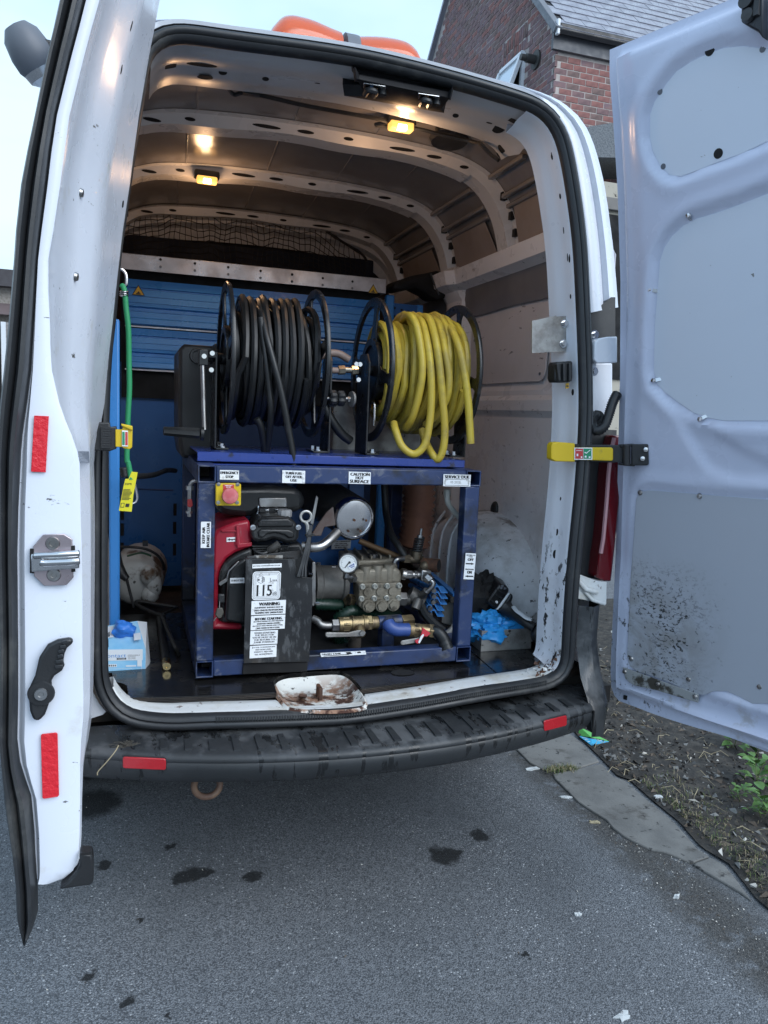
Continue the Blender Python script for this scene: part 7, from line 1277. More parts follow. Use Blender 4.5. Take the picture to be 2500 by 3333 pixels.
for pts in ([(0.2783,0.55,1.734), (0.2536,0.42,1.7521), (0.2486,0.34,1.7372), (0.2568,0.3,1.6847), (0.266,0.275,1.5853), (0.2633,0.28,1.5028), (0.2538,0.31,1.4187), (0.2508,0.36,1.3789)],
            [(0.324,0.46,1.7596), (0.3151,0.36,1.7402), (0.3127,0.285,1.6628), (0.3232,0.262,1.5675), (0.3378,0.258,1.4646), (0.3492,0.26,1.3813), (0.3477,0.262,1.3177), (0.3345,0.27,1.2838), (0.3184,0.29,1.3026), (0.3111,0.33,1.3389), (0.3065,0.36,1.3765)],
            [(0.303,0.48,1.7557), (0.2881,0.36,1.7297), (0.286,0.29,1.6531), (0.2934,0.268,1.566), (0.2989,0.265,1.4836), (0.2971,0.266,1.4002), (0.2836,0.268,1.3283), (0.2517,0.275,1.2984), (0.2156,0.29,1.3211), (0.2011,0.32,1.37), (0.2033,0.35,1.3947)],
            [(0.3599,0.46,1.758), (0.3507,0.36,1.7218), (0.3461,0.285,1.632), (0.3583,0.27,1.549), (0.3572,0.28,1.4823), (0.344,0.32,1.4306), (0.3234,0.37,1.3943)],
            [(0.3889,0.42,1.725), (0.3867,0.35,1.713), (0.3886,0.3,1.6775), (0.3966,0.268,1.6218), (0.4067,0.25,1.5511), (0.4202,0.243,1.4683), (0.4351,0.24,1.3392)]):
    s = MB(); s.tube(spline(pts, 9), YR, 10); s.build('loop' if pts[-1][2] > 1.36 else 'loop', MT['yhose'], yh)
s = MB(); p = V((0.4351,0.24,1.3392)); s.lathe([(.0075, 0), (.001, .0006)], p + V(0, 0, -.0003), (0, 0, -1), 12); s.build('cut_end', MT['plastic'], yh)

# ---------------------------------------------------------------- racking, net and loose things in the load bay
rk = thing('racking_unit', 'blue steel racking with wide drawers and a grey top shelf across the load bay', 'racking', (-.1, 1.6, .6))
xa, xb = -.70, .505
def zz(pxl, pyl, d=1.45): return None
DTOP = [(-0.6305,1.45,1.9454), (-0.6303,1.45,1.7426)]; DB = [(-0.6304,1.45,1.7534), (-0.6302,1.45,1.5717)]
for (x, y, z1), (x2, y2, z0), xr in ((DTOP[0], DB[0], xb), (DTOP[1], DB[1], xb)):
    H_ = z1 - z0; pr = [(0, .03), (0, .0), (.17, -.006), (.185, .004), (.205, .004), (.22, -.006), (.36, -.008), (.365, -.005), (.37, -.008), (.50, -.009), (.505, -.006), (.51, -.009), (.58, -.008), (.61, .006), (.68, .006), (.70, -.006), (.82, -.006), (.85, -.016), (.96, -.018), (.985, -.010), (1, .004), (1, .03)]
    s = MB(); s.loft([[V(X_, 1.45 + b_, z1 - a_*H_) for a_, b_ in pr] for X_ in (xa + .05, xr - .03)]); dr = s.build('drawer', MT['rack'], rk, ang=25)
    s = MB(); s.box(((xa + xr)/2, 1.445, z0 - .004), (xr - xa - .09, .01, .006)); s.build('drawer_lip', MT['shelf'], dr, smooth=False)
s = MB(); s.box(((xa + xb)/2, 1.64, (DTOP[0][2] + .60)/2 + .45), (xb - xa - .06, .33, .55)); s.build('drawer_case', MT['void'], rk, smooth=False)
for x in ((0.5292,1.46,1.9739)[0],):
    s = MB(); s.box((x, 1.47, 1.28 if x < 0 else 1.30), (.042, .04, 1.34 if x < 0 else 1.36)); s.build('upright', MT['rack'], rk, bevel=.008)
a_, b_ = V((-0.6674,0.46,1.6747)), V((-0.6685,0.46,0.9345)); s = MB(); s.slab([(a_.x - .022, .44, .62), (a_.x + .010, .44, .62), (a_.x + .010, .44, a_.z), (a_.x - .022, .44, a_.z)], (0, .03, 0)); s.build('upright', MT['rack'], rk, bevel=.006)
s = MB(); s.slab([(-.675, 1.50, .60), ((-0.4139,1.5,1.1651)[0] + .03, 1.50, .60), ((-0.4139,1.5,1.1651)[0] + .03, 1.50, 1.60), (-.675, 1.50, 1.60)], (0, .012, 0)); pn = s.build('end_panel', MT['rackpanel'], rk, smooth=False)
s = MB(); s.slab([(-.3, 1.56, .60), (.5, 1.56, .60), (.5, 1.56, 1.60), (-.3, 1.56, 1.60)], (0, .012, 0)); s.build('rear_panel', mat('dark_navy', (.008, .03, .10), .5), rk, smooth=False)
for (x, y, z) in ((-0.6667,1.497,0.934), (-0.6667,1.497,0.8627), (-0.6675,1.497,0.7759), (-0.4405,1.497,0.9533), (-0.4413,1.497,0.8692), (-0.4412,1.497,0.7691)): s = MB(); s.box((x, y, z), (.014, .004, .055)); s.build('panel_slot', MT['void'], pn, smooth=False)
s = MB(); s.tube([(-0.5991,1.496,1.0452), (-0.4485,1.496,1.0408)], .003, 4); s.build('panel_seam', mat('seam_blue', (.008, .05, .17), .5), pn)
s = MB(); a_, b_ = V((-0.6691,1.42,2.0504)), V((0.4949,1.42,2.039)); c_, d_ = V((0.4983,1.42,1.964)), V((-0.6691,1.42,1.9942)); z1, z0 = (a_.z + b_.z)/2, (c_.z + d_.z)/2
s.slab([(a_.x - .05, 1.42, z1), (b_.x, 1.42, z1), (b_.x, 1.42, z0), (a_.x - .05, 1.42, z0)], (0, .003, 0)); s.slab([(a_.x - .05, 1.42, z1), (b_.x, 1.42, z1), (b_.x, 1.8, z1), (a_.x - .05, 1.8, z1)], (0, 0, -.003)); s.slab([(b_.x, 1.42, z1), (b_.x, 1.8, z1), (b_.x, 1.8, z0), (b_.x, 1.42, z0)], (-.003, 0, 0)); sh_ = s.build('shelf_tray', MT['shelf'], rk, bevel=.001)
for (x, y, z) in ((-0.5116,1.418,2.0315), (-0.37,1.418,2.0295), (-0.229,1.418,2.0269), (-0.0882,1.418,2.025), (0.0522,1.418,2.0227), (0.0528,1.418,2.0224), (0.1927,1.418,2.0197), (0.3318,1.418,2.0176)):
    for dz, m in ((0, MT['void']), (-.030, MT['greyplastic'])): s = MB(); s.cyl((x, 1.4195, z + dz), (x, 1.4185, z + dz), .0055, 10); s.build('hole', m, sh_)
def tri(par, p, w, yy):
    x, y, z = p; s = MB(); A = lambda k: [(x - w*k, yy, z - w*.55*k), (x + w*k, yy, z - w*.55*k), (x, yy, z + w*1.1*k)]
    s.add(A(1), [(0, 1, 2)], 1); s.add([(a, b - .0006, c) for a, b, c in A(.82)], [(0, 1, 2)], 0); s.add([(a, b - .0012, c - w*.1) for a, b, c in A(.22)], [(0, 1, 2)], 1); s.box((x, yy - .0008, z - w*.32), (w*.75, .0008, w*.14), mi=1); s.build('warning_sticker', [MT['amber'], MT['ink']], par, smooth=False)
tri(sh_, (0.4314,1.415,1.9867), .026, 1.4165); tri(dr, (-0.6006,1.44,1.8931), .026, 1.4385)
s = MB(); P = [(0.5481,1.46,1.9452),(0.6954,1.46,1.9436),(0.7009,1.46,1.8378),(0.5536,1.46,1.827)]; s.slab(P, (0, .01, 0)); pg = s.build('pegboard', MT['rackpanel'], rk, smooth=False); s = MB(); s.slab([(0.6636,1.455,1.9464),(0.6934,1.455,1.9459),(0.699,1.455,1.8372),(0.6694,1.455,1.835)], (0, .006, 0)); s.build('pegboard_flange', MT['rack'], rk, bevel=.002)
for k in range(3):
    for j in range(3): p = V((0.5531,1.458,1.9215)) + V(.0345*k, 0, -.038*j - .006*k); s = MB(); s.box(p, (.010, .002, .010)); s.build('square_hole', MT['void'], pg, smooth=False)

net = thing('cargo_net', 'black cargo net hung across the top of the bulkhead below the roof', 'net', (-.1, 2.04, 2.0))
TOPN = spline([(-0.6733,2.05,2.3596), (-0.5543,2.05,2.3791), (-0.4885,2.05,2.3946), (-0.4088,2.05,2.423), (-0.3322,2.05,2.411), (-0.2585,2.05,2.4253), (-0.1776,2.05,2.4067), (-0.0998,2.05,2.4238), (-0.0072,2.05,2.4003), (0.0882,2.05,2.4206), (0.1862,2.05,2.3993), (0.2975,2.05,2.4002), (0.3614,2.05,2.3636), (0.4364,2.04,2.3222), (0.5383,2.03,2.2711), (0.5694,2.02,2.2328)], 4)
s = MB(); s.tube(TOPN, [.007 + .003*((i*7) % 5 == 0) for i in range(len(TOPN))], 6); s.build('hem_cord', MT['net'], net)
s = MB(); rnd = random.Random(5); xs_ = [TOPN[0].x + k*.0275 for k in range(48)]
def topz(x): return interp([(p.x, p.z) for p in TOPN], x)
for k, x in enumerate(xs_):
    if x > TOPN[-1].x: break
    s.tube([V(x + .006*math.sin(q*1.3 + k*.7), 2.05 + .012*math.sin(q*.9 + k*.35), lerp(topz(x), 1.90, q/10)) for q in range(11)], .0022, 4, cap=False)
for q in range(1, 16):
    s.tube([V(x, 2.048 + .012*math.sin(q*.6 + k*.35), topz(x) - .022 - q*.030 + .006*math.sin(k*.55 + q) + .004*math.sin(k*1.7)) for k, x in enumerate(xs_) if x < TOPN[-1].x], .0022, 4, cap=False)
stuff(s.build('mesh', MT['net'], net))
for p in ((-0.4092,2.04,2.4205), (-0.2594,2.04,2.4229), (-0.1011,2.04,2.4214), (0.0866,2.04,2.4181)): s = MB(); p = V(p); s.tube([p + V(0, 0, .03), p + V(0, -.004, .012), p + V(.004, -.006, -.004), p + V(0, 0, -.008)], .004, 6); s.build('net_hook', MT['chrome'], net)
bag = thing('black_bag', 'black soft bag tucked on the belt ledge to the right of the shelf', 'bag', (.75, 1.6, 2.0))
s = MB(); P = [(0.5163,1.42,2.0007),(0.5462,1.42,2.0415),(0.6217,1.42,2.072),(0.6922,1.42,2.0905),(0.7438,1.42,2.106),(0.7903,1.42,2.1009),(0.8196,1.42,2.0786),(0.8266,1.42,2.0492),(0.8121,1.42,2.0118),(0.7904,1.42,1.9829),(0.7513,1.42,1.9706),(0.7103,1.42,1.997),(0.6437,1.42,2.0209),(0.5674,1.42,1.9993)]; s.slab(P, (.03, .25, .02)); s.build('bag_body', MT['cloth'], bag, bevel=.02); s = MB(); s.tube(spline([(0.7043,1.4,2.0856), (0.7229,1.4,2.0429), (0.752,1.4,1.992)], 5), .004, 6); s.build('seam', MT['rubber'], bag)
# green bungee with tag, left
bg_ = thing('bungee_cord', 'green elastic bungee cord hooked high on the left pillar with a yellow tag', 'bungee cord', (-0.6245,0.1,1.23))
s = MB(); s.tube(spline([(-0.6454,0.1,1.7273), (-0.6345,0.1,1.73), (-0.6345,0.1,1.7546), (-0.6422,0.1,1.7661), (-0.6492,0.1,1.7674)], 6), .0038, 8); s.build('hook', MT['chrome'], bg_)
s = MB(); s.tube(spline([(-0.6454,0.1,1.7273), (-0.6399,0.095,1.7189), (-0.6363,0.09,1.6955), (-0.6344,0.09,1.6693), (-0.6286,0.09,1.6133), (-0.6272,0.09,1.5297), (-0.6262,0.09,1.4621), (-0.6301,0.09,1.3766), (-0.6324,0.09,1.2764), (-0.6295,0.09,1.2667), (-0.6244,0.09,1.2399), (-0.6218,0.085,1.2188)], 6), [.012, .011] + [.0085]*65, 10) if False else s.tube(spline([(-0.6454,0.1,1.7273), (-0.6399,0.095,1.7189), (-0.6363,0.09,1.6955), (-0.6344,0.09,1.6693), (-0.6286,0.09,1.6133), (-0.6272,0.09,1.5297), (-0.6262,0.09,1.4621), (-0.6301,0.09,1.3766), (-0.6324,0.09,1.2764), (-0.6295,0.09,1.2667), (-0.6244,0.09,1.2399), (-0.6218,0.085,1.2188)], 6), .0072, 10); s.build('elastic', MT['green'], bg_)
for yy in (355, 372, 388): s = MB(); p = V((-0.6392,0.092,1.7103)); s.lathe([(.009, -.0025), (.0125, 0), (.009, .0025)], V((-0.6392,0.092,1.7103)) + V(0, 0, -(yy - 355)*.00031), (0, 0, 1), 14); s.build('crimp_ring', MT['chrome'], bg_)
s = MB(); TLg, TRg, BLg = V((-0.6286,0.08,1.2416)), V((-0.6048,0.08,1.2402)), V((-0.6527,0.08,1.1363)); u_g = V((-0.62,0.08,1.1337)) - BLg
s.slab([V(p) for p in [(-0.6277,0.08,1.2228),(-0.6201,0.08,1.2417),(-0.6048,0.08,1.2402),(-0.6158,0.08,1.178),(-0.62,0.08,1.1337),(-0.6527,0.08,1.1363),(-0.6404,0.08,1.2047),(-0.6362,0.08,1.2218)]], (0, .002, 0), 0)
fr_ = (V((-0.6421,0.0788,1.2137)), V((-0.6107,0.0788,1.2133)) - V((-0.6421,0.0788,1.2137)), V((-0.6548,0.0788,1.1396)) - V((-0.6421,0.0788,1.2137)))
for t, x0, x1, y0, y1 in (('ESPR', .2, .75, .03, .10), ):
    vs, fs = text_geo(t); s.add([fr_[0] + fr_[1]*lerp(x0, x1, a) + fr_[2]*lerp(y1, y0, b) for a, b in vs], fs, 1)
for k in range(9): rect2(s, fr_, .14, .26 + k*.045, .14 + random.uniform(.55, .78), .28 + k*.045, 1)
rect2(s, fr_, .16, .76, .44, .92, 1); rect2(s, (fr_[0] + V(0, -.0004, 0), fr_[1], fr_[2]), .2, .78, .40, .90, 0); rect2(s, fr_, .55, .78, .85, .90, 1)
s.build('tag', [MT['ytag'], MT['ink']], bg_, smooth=False)
s = MB(); s.tube(spline([(-0.6116,0.085,1.2091), (-0.6055,0.085,1.173), (-0.6094,0.085,1.1593), (-0.6222,0.085,1.1538)], 5), .003, 6); s.build('lower_hook', MT['chrome'], bg_)
cb = thing('black_cable', 'black cable with a coiled end hanging behind the yellow tag', 'cable', (-0.6352,0.3,1.2121)); s = MB(); s.tube(spline([(-0.6422,0.3,1.2316), (-0.6352,0.3,1.2121), (-0.5973,0.4,1.2012), (-0.5485,0.6,1.1896), (-0.5036,0.8,1.1879), (-0.4686,0.9,1.179)], 6), .009, 8); s.build('lead', MT['plastic'], cb)
corr([(-0.6435,0.29,1.2363), (-0.6421,0.29,1.2202), (-0.6398,0.29,1.207)], .013, MT['plastic'], 'coil', .004, cb, k=.75)
# white plastic drum sprayer lying at the back left
dm = thing('sprayer_drum', 'stained white plastic sprayer bottle lying on its side at the back left', 'sprayer', (-.6, 1.15, .61))
c = V((-0.6123,1.06,0.727)); s = MB(); rows = []
axd = V(.12, 1, .05).normalized(); ux = axd.cross(V(0, 0, 1)).normalized(); uz = ux.cross(axd)
for d, r in ((-.035, .02), (-.03, .06), (-.015, .088), (.01, .102), (.05, .106), (.22, .104), (.27, .08), (.29, .01)): rows.append([c + axd*d + (ux*math.cos(t*.2618)*1.02 + uz*math.sin(t*.2618))*r for t in range(24)])
s.loft(rows, closed=True, cap=True); s.build('bottle', MT['drum'], dm, ang=70)
s = MB(); s.ball(V((-0.5595,1.01,0.7581)), (.036, .03, .04), 14, 10); s.ball(V((-0.5406,1.01,0.7147)), (.030, .03, .052), 14, 10); s.ball(V((-0.5549,1.01,0.6783)), (.034, .03, .034), 12, 8); s.build('moulded_foot', MT['drum'], dm, ang=180)
s = MB(); s.tube(spline([(-0.6781,0.94,0.8525), (-0.6822,0.94,0.873), (-0.6674,0.95,0.8813), (-0.6235,0.97,0.8772), (-0.5731,0.98,0.8672), (-0.5331,0.99,0.8437), (-0.5097,1,0.811), (-0.5031,1.02,0.7762)], 6), .0055, 8); s.tube(spline([(-0.6378,1.02,0.8337), (-0.5898,1,0.8488), (-0.5528,1,0.8361)], 5), .010, 6, flat=.4, mi=1); s.build('hose', [MT['plastic'], mat('green_band', (.03, .10, .05), .5)], dm)
s = MB(); s.tube([(-0.6765,0.93,0.8631), (-0.6709,0.92,0.8182), (-0.6585,0.91,0.785), (-0.6407,0.9,0.7677)], [.013, .017, .019, .013], 10); s.tube([(-0.6421,0.9,0.7692), (-0.616,0.86,0.6682)], .0055, 8); s.box((-0.5743,1,0.8862), (.02, .02, .02)); s.build('spray_lance', MT['plastic'], dm)
kh = thing('manhole_key', 'bent black steel lifting key lying on the floor beside the rig', 'tool', (-.45, .7, .61)); s = MB(); s.tube(spline([(-0.4616,0.78,0.6845), (-0.526,0.8,0.6919), (-0.5905,0.82,0.7007), (-0.6092,0.82,0.697), (-0.5908,0.76,0.6944), (-0.5454,0.66,0.6964), (-0.524,0.6,0.702), (-0.5098,0.5,0.6852), (-0.493,0.38,0.6659), (-0.4777,0.3947,0.625)], 5), .0065, 8); s.tube([(-0.5215,0.6,0.7073), (-0.4616,0.78,0.6845)], .005, 6); s.slab([V(p) for p in [(-0.493,0.4806,0.622),(-0.4817,0.4871,0.622),(-0.4705,0.3948,0.622),(-0.4782,0.3843,0.622)]], (0, 0, .006)); s.build('rod', mat('worn_black_steel', (.025, .025, .025), .45, .3), kh)
jl = thing('jetting_lance', 'black rubber covered lance with a brass tip pointing out of the van', 'lance', (-0.5178,0.2687,0.617)); p0, p1 = V((-0.5241,0.8563,0.617)) + V(0, 0, .016), V((-0.5188,0.3048,0.617)) + V(0, 0, .014)
s = MB(); s.cyl(p0, p1, .013, 12); s.build('sleeve', MT['bhose'], jl); s = MB(); d = (p1 - p0).normalized(); s.cyl(p1 - d*.02, p1 + d*.028, .0135, 14); s.lathe([(.0135, .028), (.012, .033), (.005, .033), (.004, .030), (.001, .030)], p1, d, 14); s.build('brass_tip', mat('bright_brass', (.62, .48, .25), .28, 1.), jl)
fr_g = V((-0.555,0.7458,0.603)); s = MB(); s.lathe([(.001, 0), (.020, .001), (.022, .004), (.014, .006), (.001, .007)], fr_g, (0, 0, 1), 18); s.build('floor_tie_down', mat('tarnished_brass', (.28, .22, .13), .4, .8), van)
# glove box
gb = thing('glove_box', 'crumpled blue and white carton of disposable gloves at the left edge of the floor', 'carton', (-.63, .36, .617))
F0, F1, F2, F3 = V((-0.7035,0.315,0.6807)), V((-0.5799,0.315,0.6758)), V((-0.5805,0.3,0.6018)), V((-0.7032,0.3,0.6099))
B0, B1 = V((-0.7066,0.4,0.7289)), V((-0.6045,0.4,0.7428)); S1, S2 = V((-0.5749,0.42,0.7323)), V((-0.5625,0.36,0.5887))
s = MB(); s.add([F0, F1, F2, F3], [(0, 1, 2, 3)], 0); s.add([B0, B1, F1, F0], [(0, 1, 2, 3)], 1); s.add([B1, S1, S2, F2, F1], [(0, 1, 4), (1, 2, 4), (2, 3, 4)], 2); s.add([B0, B1, S1, S2, V(F3) + V(0, .06, 0), V(B0) + V(0, .02, -.12)], [(0, 1, 2, 3, 4, 5)], 1); s.build('carton', [MT['boxblue'], MT['boxblue'], MT['boxwhite']], gb, smooth=False)
s = MB(); fr_ = sticker(s, F0, F1, F3, [], base=None, lift=.0006)
rect2(s, fr_, 0, .0, .93, .46, 0)
f2 = (fr_[0] + V(0, -.0004, 0), fr_[1], fr_[2])
for t, x0, x1, y0, y1, m in (('contact', .02, .54, .20, .33, 2), ('DISPOSABLE', .58, .86, .22, .27, 1), ('NITRILE', .58, .76, .29, .34, 1), ('GLOVES', .58, .76, .36, .41, 1)):
    vs, fs = text_geo(t); s.add([f2[0] + f2[1]*lerp(x0, x1, a) + f2[2]*lerp(y1, y0, b) for a, b in vs], fs, m)
rect2(s, f2, .32, .35, .54, .42, 1); f3 = (f2[0] + V(0, -.0004, 0), f2[1], f2[2]); vs, fs = text_geo('SENSE'); s.add([f3[0] + f3[1]*lerp(.35, .51, a) + f3[2]*lerp(.405, .365, b) for a, b in vs], fs, 0)
rect2(s, f2, .12, .60, .32, .72, 0); rect2(s, f2, .53, .66, .77, .72, 0); rect2(s, f2, .80, .44, .90, .72, 0); rect2(s, f2, .0, .79, .99, .80, 0); rect2(s, f2, .90, .1, .91, .99, 0)
for k in range(4): rect2(s, f3, .14 + k*.045, .63, .165 + k*.045, .69, 1)
ft = sticker(s, B0, B1 + (B1 - B0)*.0, F0, [], base=None, lift=.0006)
rect2(s, ft, .0, .05, .30, .55, 0); rect2(s, ft, .12, .30, .20, .50, 1); rect2(s, ft, .88, .55, 1.08, .85, 0); rect2(s, ft, .14, .60, .16, .95, 1)
s.build('print', [MT['boxwhite'], MT['ink'], mat('print_blue', (.03, .22, .55), .5)], gb, smooth=False)
def crumple(c, rx, ry, rz, seed, amp=.35, n=26, m=16):
    q = MB(); rows = []; o = V(seed*3.7, seed*1.3, 0)
    for i in range(m + 1):
        t = math.pi*i/m; row = []
        for k in range(n):
            a = 2*math.pi*k/n; d = V(math.sin(t)*math.cos(a), math.sin(t)*math.sin(a), math.cos(t)); r = 1 + amp*(mnoise.noise(d*1.6 + o) + .7*abs(mnoise.noise(d*3.4 + o)) + .4*mnoise.noise(d*7 + o))
            row.append(V(c) + V(d.x*rx, d.y*ry, d.z*rz)*r)
        rows.append(row)
    q.loft(rows, closed=True); return q
gl = tag(crumple(V((-0.6429,0.365,0.7273)), .032, .022, .024, 3, .4).build('nitrile_glove', MT['nitrile2'], None, ang=50), 'deep blue glove bulging out of the slot of the glove carton', 'glove')
# right side: tray with gloves, torch, cloth, drain rod rack
ty = thing('metal_tray', 'shallow open steel tray on the ply floor at the right, holding blue gloves', 'tray', (0.6305,0.2721,0.617))
A0, A1, A2 = V((0.5337,0.2744,0.617)), V((0.7308,0.2771,0.617)), V((0.5399,0.3806,0.617))
hh = .075; dep = A2 - A0
s = MB()
def wallp(p, q, t): s.slab([p, q, q + V(0, 0, hh), p + V(0, 0, hh)], t)
dd = V(dep.x, dep.y, 0)*1.25; wallp(A0, A1, V(0, .003, 0)); wallp(A0, A0 + dd, V(.003, 0, 0)); wallp(A1, A1 + dd, V(-.003, 0, 0)); wallp(A0 + dd, A1 + dd, V(0, -.003, 0)); s.slab([A0, A1, A1 + dd, A0 + dd], (0, 0, .003)); s.build('pan', MT['galv'], ty, bevel=.001)
g_ = crumple((A0*.62 + A1*.38) + dd*.42 + V(-.01, 0, .068), .082, .055, .046, 7, .6, 40, 26).build('nitrile_glove', MT['nitrile'], None, ang=40); tag(g_, 'bright blue crumpled glove lying in the steel tray', 'glove')
t2 = thing('steel_bin', 'small steel bin with a scored rim behind the right frame post', 'tray', (.62, .6, .62)); s = MB(); P = [V(p) for p in [(0.4752,0.5,0.7409),(0.5335,0.5,0.7398),(0.5393,0.5,0.6414),(0.4763,0.5,0.6627)]]; s.slab(P, (0, .004, 0)); s.slab([P[0], P[1], P[1] + V(.05, .12, .01), P[0] + V(.02, .12, .01)], (0, 0, -.003)); s.build('pan', MT['galv'], t2, smooth=False)
for k in range(6): s = MB(); p = P[0].lerp(P[1], .2 + .13*k) + V(0, .01, .002); s.bar(p, p + V(-.01, .05, .004), .0025, .002); s.build('score_mark', MT['steel'], t2, smooth=False)
tq = thing('cordless_torch', 'black and white cordless inspection torch leaning across the steel tray', 'torch', (0.6603,0.35,0.7524))
s = MB(); P = [(0.5709,0.33,0.7797),(0.6056,0.33,0.8279),(0.6185,0.33,0.8435),(0.6419,0.33,0.8362),(0.6586,0.33,0.8239),(0.657,0.33,0.8098),(0.6335,0.33,0.7728),(0.6148,0.33,0.7486),(0.5938,0.33,0.7577)]; s.slab(P, (.02, .085, .01)); th = s.build('head', mat('torch_black', (.012, .012, .013), .3, rvar=.08), tq, bevel=.008)
for a_, b_ in (((0.6048,0.328,0.8072), (0.6313,0.328,0.7911)), ((0.5884,0.328,0.7866), (0.6124,0.328,0.7693)), ((0.6087,0.328,0.8236), (0.643,0.328,0.806))): s = MB(); s.bar(a_, b_, .008, .005); s.build('head_rib', MT['plastic'], th, bevel=.001)
for p in ((0.6241,0.328,0.829), (0.6282,0.328,0.8359), (0.639,0.328,0.8273)): s = MB(); s.box(p, (.010, .002, .007)); s.build('head_vent', MT['greyplastic'], th, smooth=False)
s = MB(); s.cyl((0.6092,0.329,0.7791), V((0.6092,0.329,0.7791)) + V(0, -.004, 0), .005, 12); s.build('indicator', MT['label'], th)
s = MB(); s.slab([V(p) for p in [(0.6106,0.326,0.751),(0.6334,0.326,0.7832),(0.6509,0.326,0.8062),(0.6574,0.326,0.8126),(0.6603,0.326,0.8071),(0.6506,0.326,0.7921),(0.6321,0.326,0.7644),(0.6158,0.326,0.7496)]], (0, .08, 0)); s.build('white_band', MT['whiteglow'], tq, bevel=.003)
s = MB(); s.slab([V(p) for p in [(0.6187,0.33,0.7473),(0.6343,0.33,0.7609),(0.6577,0.33,0.7932),(0.663,0.33,0.8084),(0.675,0.33,0.8021),(0.6764,0.33,0.7902),(0.6673,0.33,0.7668),(0.6757,0.33,0.757),(0.6512,0.33,0.7389),(0.6257,0.33,0.7375)]], (0, .08, 0)); s.build('collar', MT['plastic'], tq, bevel=.006)
s = MB(); s.tube(spline([(0.6502,0.33,0.7532), (0.6612,0.3,0.744), (0.6717,0.27,0.7352), (0.6844,0.24,0.7243), (0.7047,0.22,0.7128)], 5), [.030, .028, .025, .023, .022, .021, .021, .021, .020, .0195, .019, .0185, .018, .018, .0175, .017, .017, .017, .017, .018, .02], 12); s.build('grip', MT['plastic'], tq)
s = MB(); P = spline([(0.6554,0.29,0.7704), (0.6544,0.265,0.7629), (0.6621,0.245,0.7563), (0.6722,0.225,0.7474), (0.6856,0.21,0.744)], 4); s.tube([p + V(0, -.004, 0) for p in P], .0085, 8, flat=.6); s.build('grip_stripe', MT['whiteglow'], tq)
s = MB(); s.ball(V((0.7191,0.22,0.6889)), (.024, .024, .034), 12, 8); s.ball(V((0.7228,0.22,0.7073)), (.017, .02, .015), 10, 8); s.build('pommel', MT['plastic'], tq)
for p in ((0.7047,0.198,0.7178), (0.7042,0.192,0.7074)): s = MB(); s.ball(p, .004, 8, 6); s.build('pommel_screw', MT['chrome'], tq)
ch = thing('cloth_heap', 'crumpled black work cloth heaped against the wheel arch behind the tray', 'cloth', (.62, .52, .62)); crumple(V((0.5998,0.44,0.7512)), .085, .08, .105, 12, .45, 34, 22).build('cloth', MT['cloth'], ch, ang=40); s = MB(); s.lathe([(.001, 0), (.022, .001), (.028, .004), (.028, .014), (.001, .016)], (0.5923,0.4,0.7614), (.2, -1, .2), 18); s.build('brown_disc', MT['brown'], ch)
wc = thing('pale_cloth', 'pale grey rag tucked behind the torch next to the right pillar', 'cloth', (.78, .40, .64)); crumple(V((0.8129,0.36,0.6854)), .030, .04, .034, 21, .4).build('rag', mat('pale_rag', (.33, .32, .31), .8, dirt=(dict(col=(.08, .07, .06), s=30, lo=.56, hi=.64),)), wc, ang=50)
rr_ = thing('drain_rod_rack', 'stack of blue painted steel rods and brackets lying beside the pump', 'rods', (.5, .7, .62))
for (x, y, z), bk_ in (((0.4019,0.42,0.8089), (0.4536,0.78,0.7664)), ((0.403,0.42,0.7877), (0.4496,0.78,0.7416)), ((0.4019,0.42,0.7666), (0.4464,0.74,0.7238)), ((0.3835,0.4,0.7494), (0.4207,0.64,0.7126)), ((0.3847,0.4,0.7274), (0.4145,0.62,0.6917))):
    s = MB(); s.cyl((x, y, z), bk_, .011, 10); rd1 = s.build('rod', MT['rack'], rr_); s = MB(); s.cyl((x - .002, y - .016, z - .001), (x, y, z), .0085, 10); s.build('rod_end', MT['steel'], rd1)
    s = MB(); P0 = V(x, y + .01, z); prf = [(.0, .008), (.026, .010), (.038, -.012), (.062, -.014), (.062, -.018), (.036, -.016), (.023, .006), (.0, .004)]; s.prism(prf, P0, (1, 0, 0), (0, 0, 1), (0, .05, .012)); s.build('bracket', MT['rack'], rd1, smooth=False)
s = MB(); s.bar((0.5054,0.45,0.7726), (0.5531,0.85,0.774), .022, .02); s.build('blue_channel', MT['rack'], rr_, bevel=.002); s = MB(); s.bar((0.4922,0.44,0.762), (0.5511,0.8,0.7494), .022, .022); s.build('old_batten', MT['grime'], rr_, bevel=.002)
s = MB(); s.tube(spline([(0.3513,0.42,0.7652), (0.3688,0.4,0.7259), (0.3995,0.38,0.6905), (0.4288,0.37,0.6701)], 5), .017, 8); s.build('strap', MT['rubber'], rr_)
s = MB(); s.tube(spline([(0.4616,0.34,0.7207), (0.4519,0.33,0.6978), (0.4217,0.32,0.6761), (0.3732,0.31,0.6686)], 6), .010, 8); s.build('grey_tube', mat('grey_tube', (.22, .22, .21), .5), rr_)
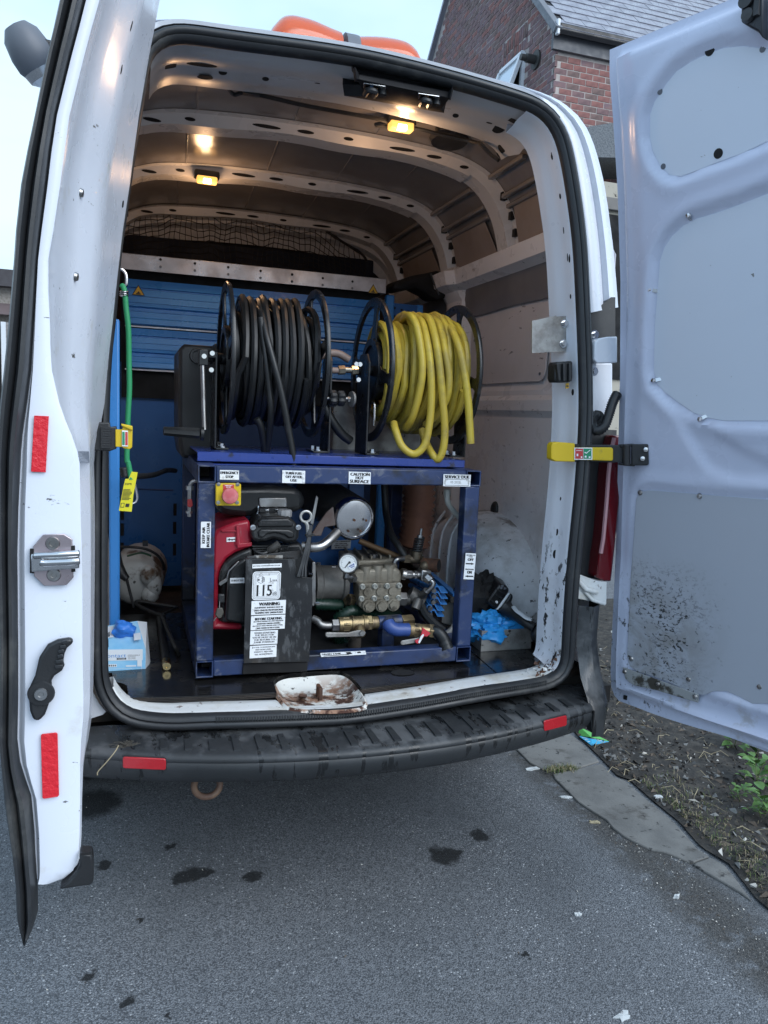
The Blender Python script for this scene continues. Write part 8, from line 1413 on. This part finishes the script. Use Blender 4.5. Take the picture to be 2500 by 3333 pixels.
# twig and fluff on the bumper step
tw = thing('dry_grass_tuft', 'dried grass tuft with one long straw hanging over the left end of the bumper', 'debris', (-0.6341,-0.16,0.5794)); s = MB(); c = V((-0.6332,-0.165,0.5801))
for k in range(34): a = random.uniform(0, 6.28); p = c + V(random.gauss(0, .010), random.uniform(-.006, .012), random.uniform(-.002, .004)); s.tube([p, p + V(math.cos(a)*.014, math.sin(a)*.008, random.uniform(0, .012)), p + V(math.cos(a + 1)*.022, math.sin(a + 1)*.010, random.uniform(0, .006))], .0008, 4)
stuff(s.build('tuft', mat('brown_fluff', (.06, .055, .045), .8), tw)); s = MB(); s.tube(spline([(-0.6488,-0.185,0.5918), (-0.6569,-0.205,0.585), (-0.6758,-0.21,0.5633), (-0.6947,-0.21,0.5418), (-0.696,-0.21,0.5325)], 5), .0014, 5); s.build('straw', straw, tw)
# orange beacon bar on the roof
bb = thing('beacon_bar', 'orange twin lobed warning light bar on the roof behind the rear edge', 'light bar', (.05, .45, 2.46))
def lobes(zx, zy): return None
SIL = [V(p) for p in [(-0.2163,0.48,2.5821),(-0.21,0.48,2.594),(-0.1908,0.48,2.619),(-0.1746,0.48,2.6327),(-0.1549,0.48,2.6394),(-0.1315,0.48,2.6416),(-0.0842,0.48,2.6386),(-0.0292,0.48,2.6269),(0.0196,0.48,2.6181),(0.0547,0.48,2.6175),(0.0618,0.48,2.6168),(0.0898,0.48,2.6225),(0.1287,0.48,2.6288),(0.1682,0.48,2.6323),(0.2118,0.48,2.632),(0.2359,0.48,2.625),(0.2571,0.48,2.6075),(0.2734,0.48,2.5777)]]
SIL = [V(p.x, 0, p.z) for p in spline(SIL, 3)]
zb_ = 2.435
def lobe(x0, x1, m, name, sc=1.0, dy=0):
    s = MB(); rows = []
    P = [p for p in SIL if x0 <= p.x <= x1]
    for p in P:
        hgt = max(.004, p.z - zb_)*sc; rows.append([V(p.x, .48 + .085*sc*math.cos(t)*min(1, hgt/.05), zb_ + hgt*max(0, math.sin(t))**.6) for t in [math.radians(a) for a in range(180, -1, -15)]])
    s.loft(rows, cap=True); return s.build(name, m, bb, ang=60)
xm0, xm1 = ((0.018,0.48,2.6166))[0], ((0.0617,0.48,2.6181))[0]
lobe(-9, xm0, MT['orange'], 'lens'); lobe(xm1, 9, MT['orange'], 'lens'); lobe(xm0 - .004, xm1 + .004, MT['greyplastic'], 'centre_band', 1.02)
for q in ((-0.1336,0.48,2.5955), (0.192,0.48,2.5865)): s = MB(); q = V(q); s.lathe([(.001, .02), (.035, .0), (.05, -.03)], (q.x, .48, 2.47), (0, -1, .1), 18); s.build('reflector', MT['orange_in'], bb)
s = MB(); s.box(((SIL[0].x + SIL[-1].x)/2, .48, zb_ + .005), (SIL[-1].x - SIL[0].x, .16, .02)); s.build('base', MT['plastic'], bb, bevel=.004)
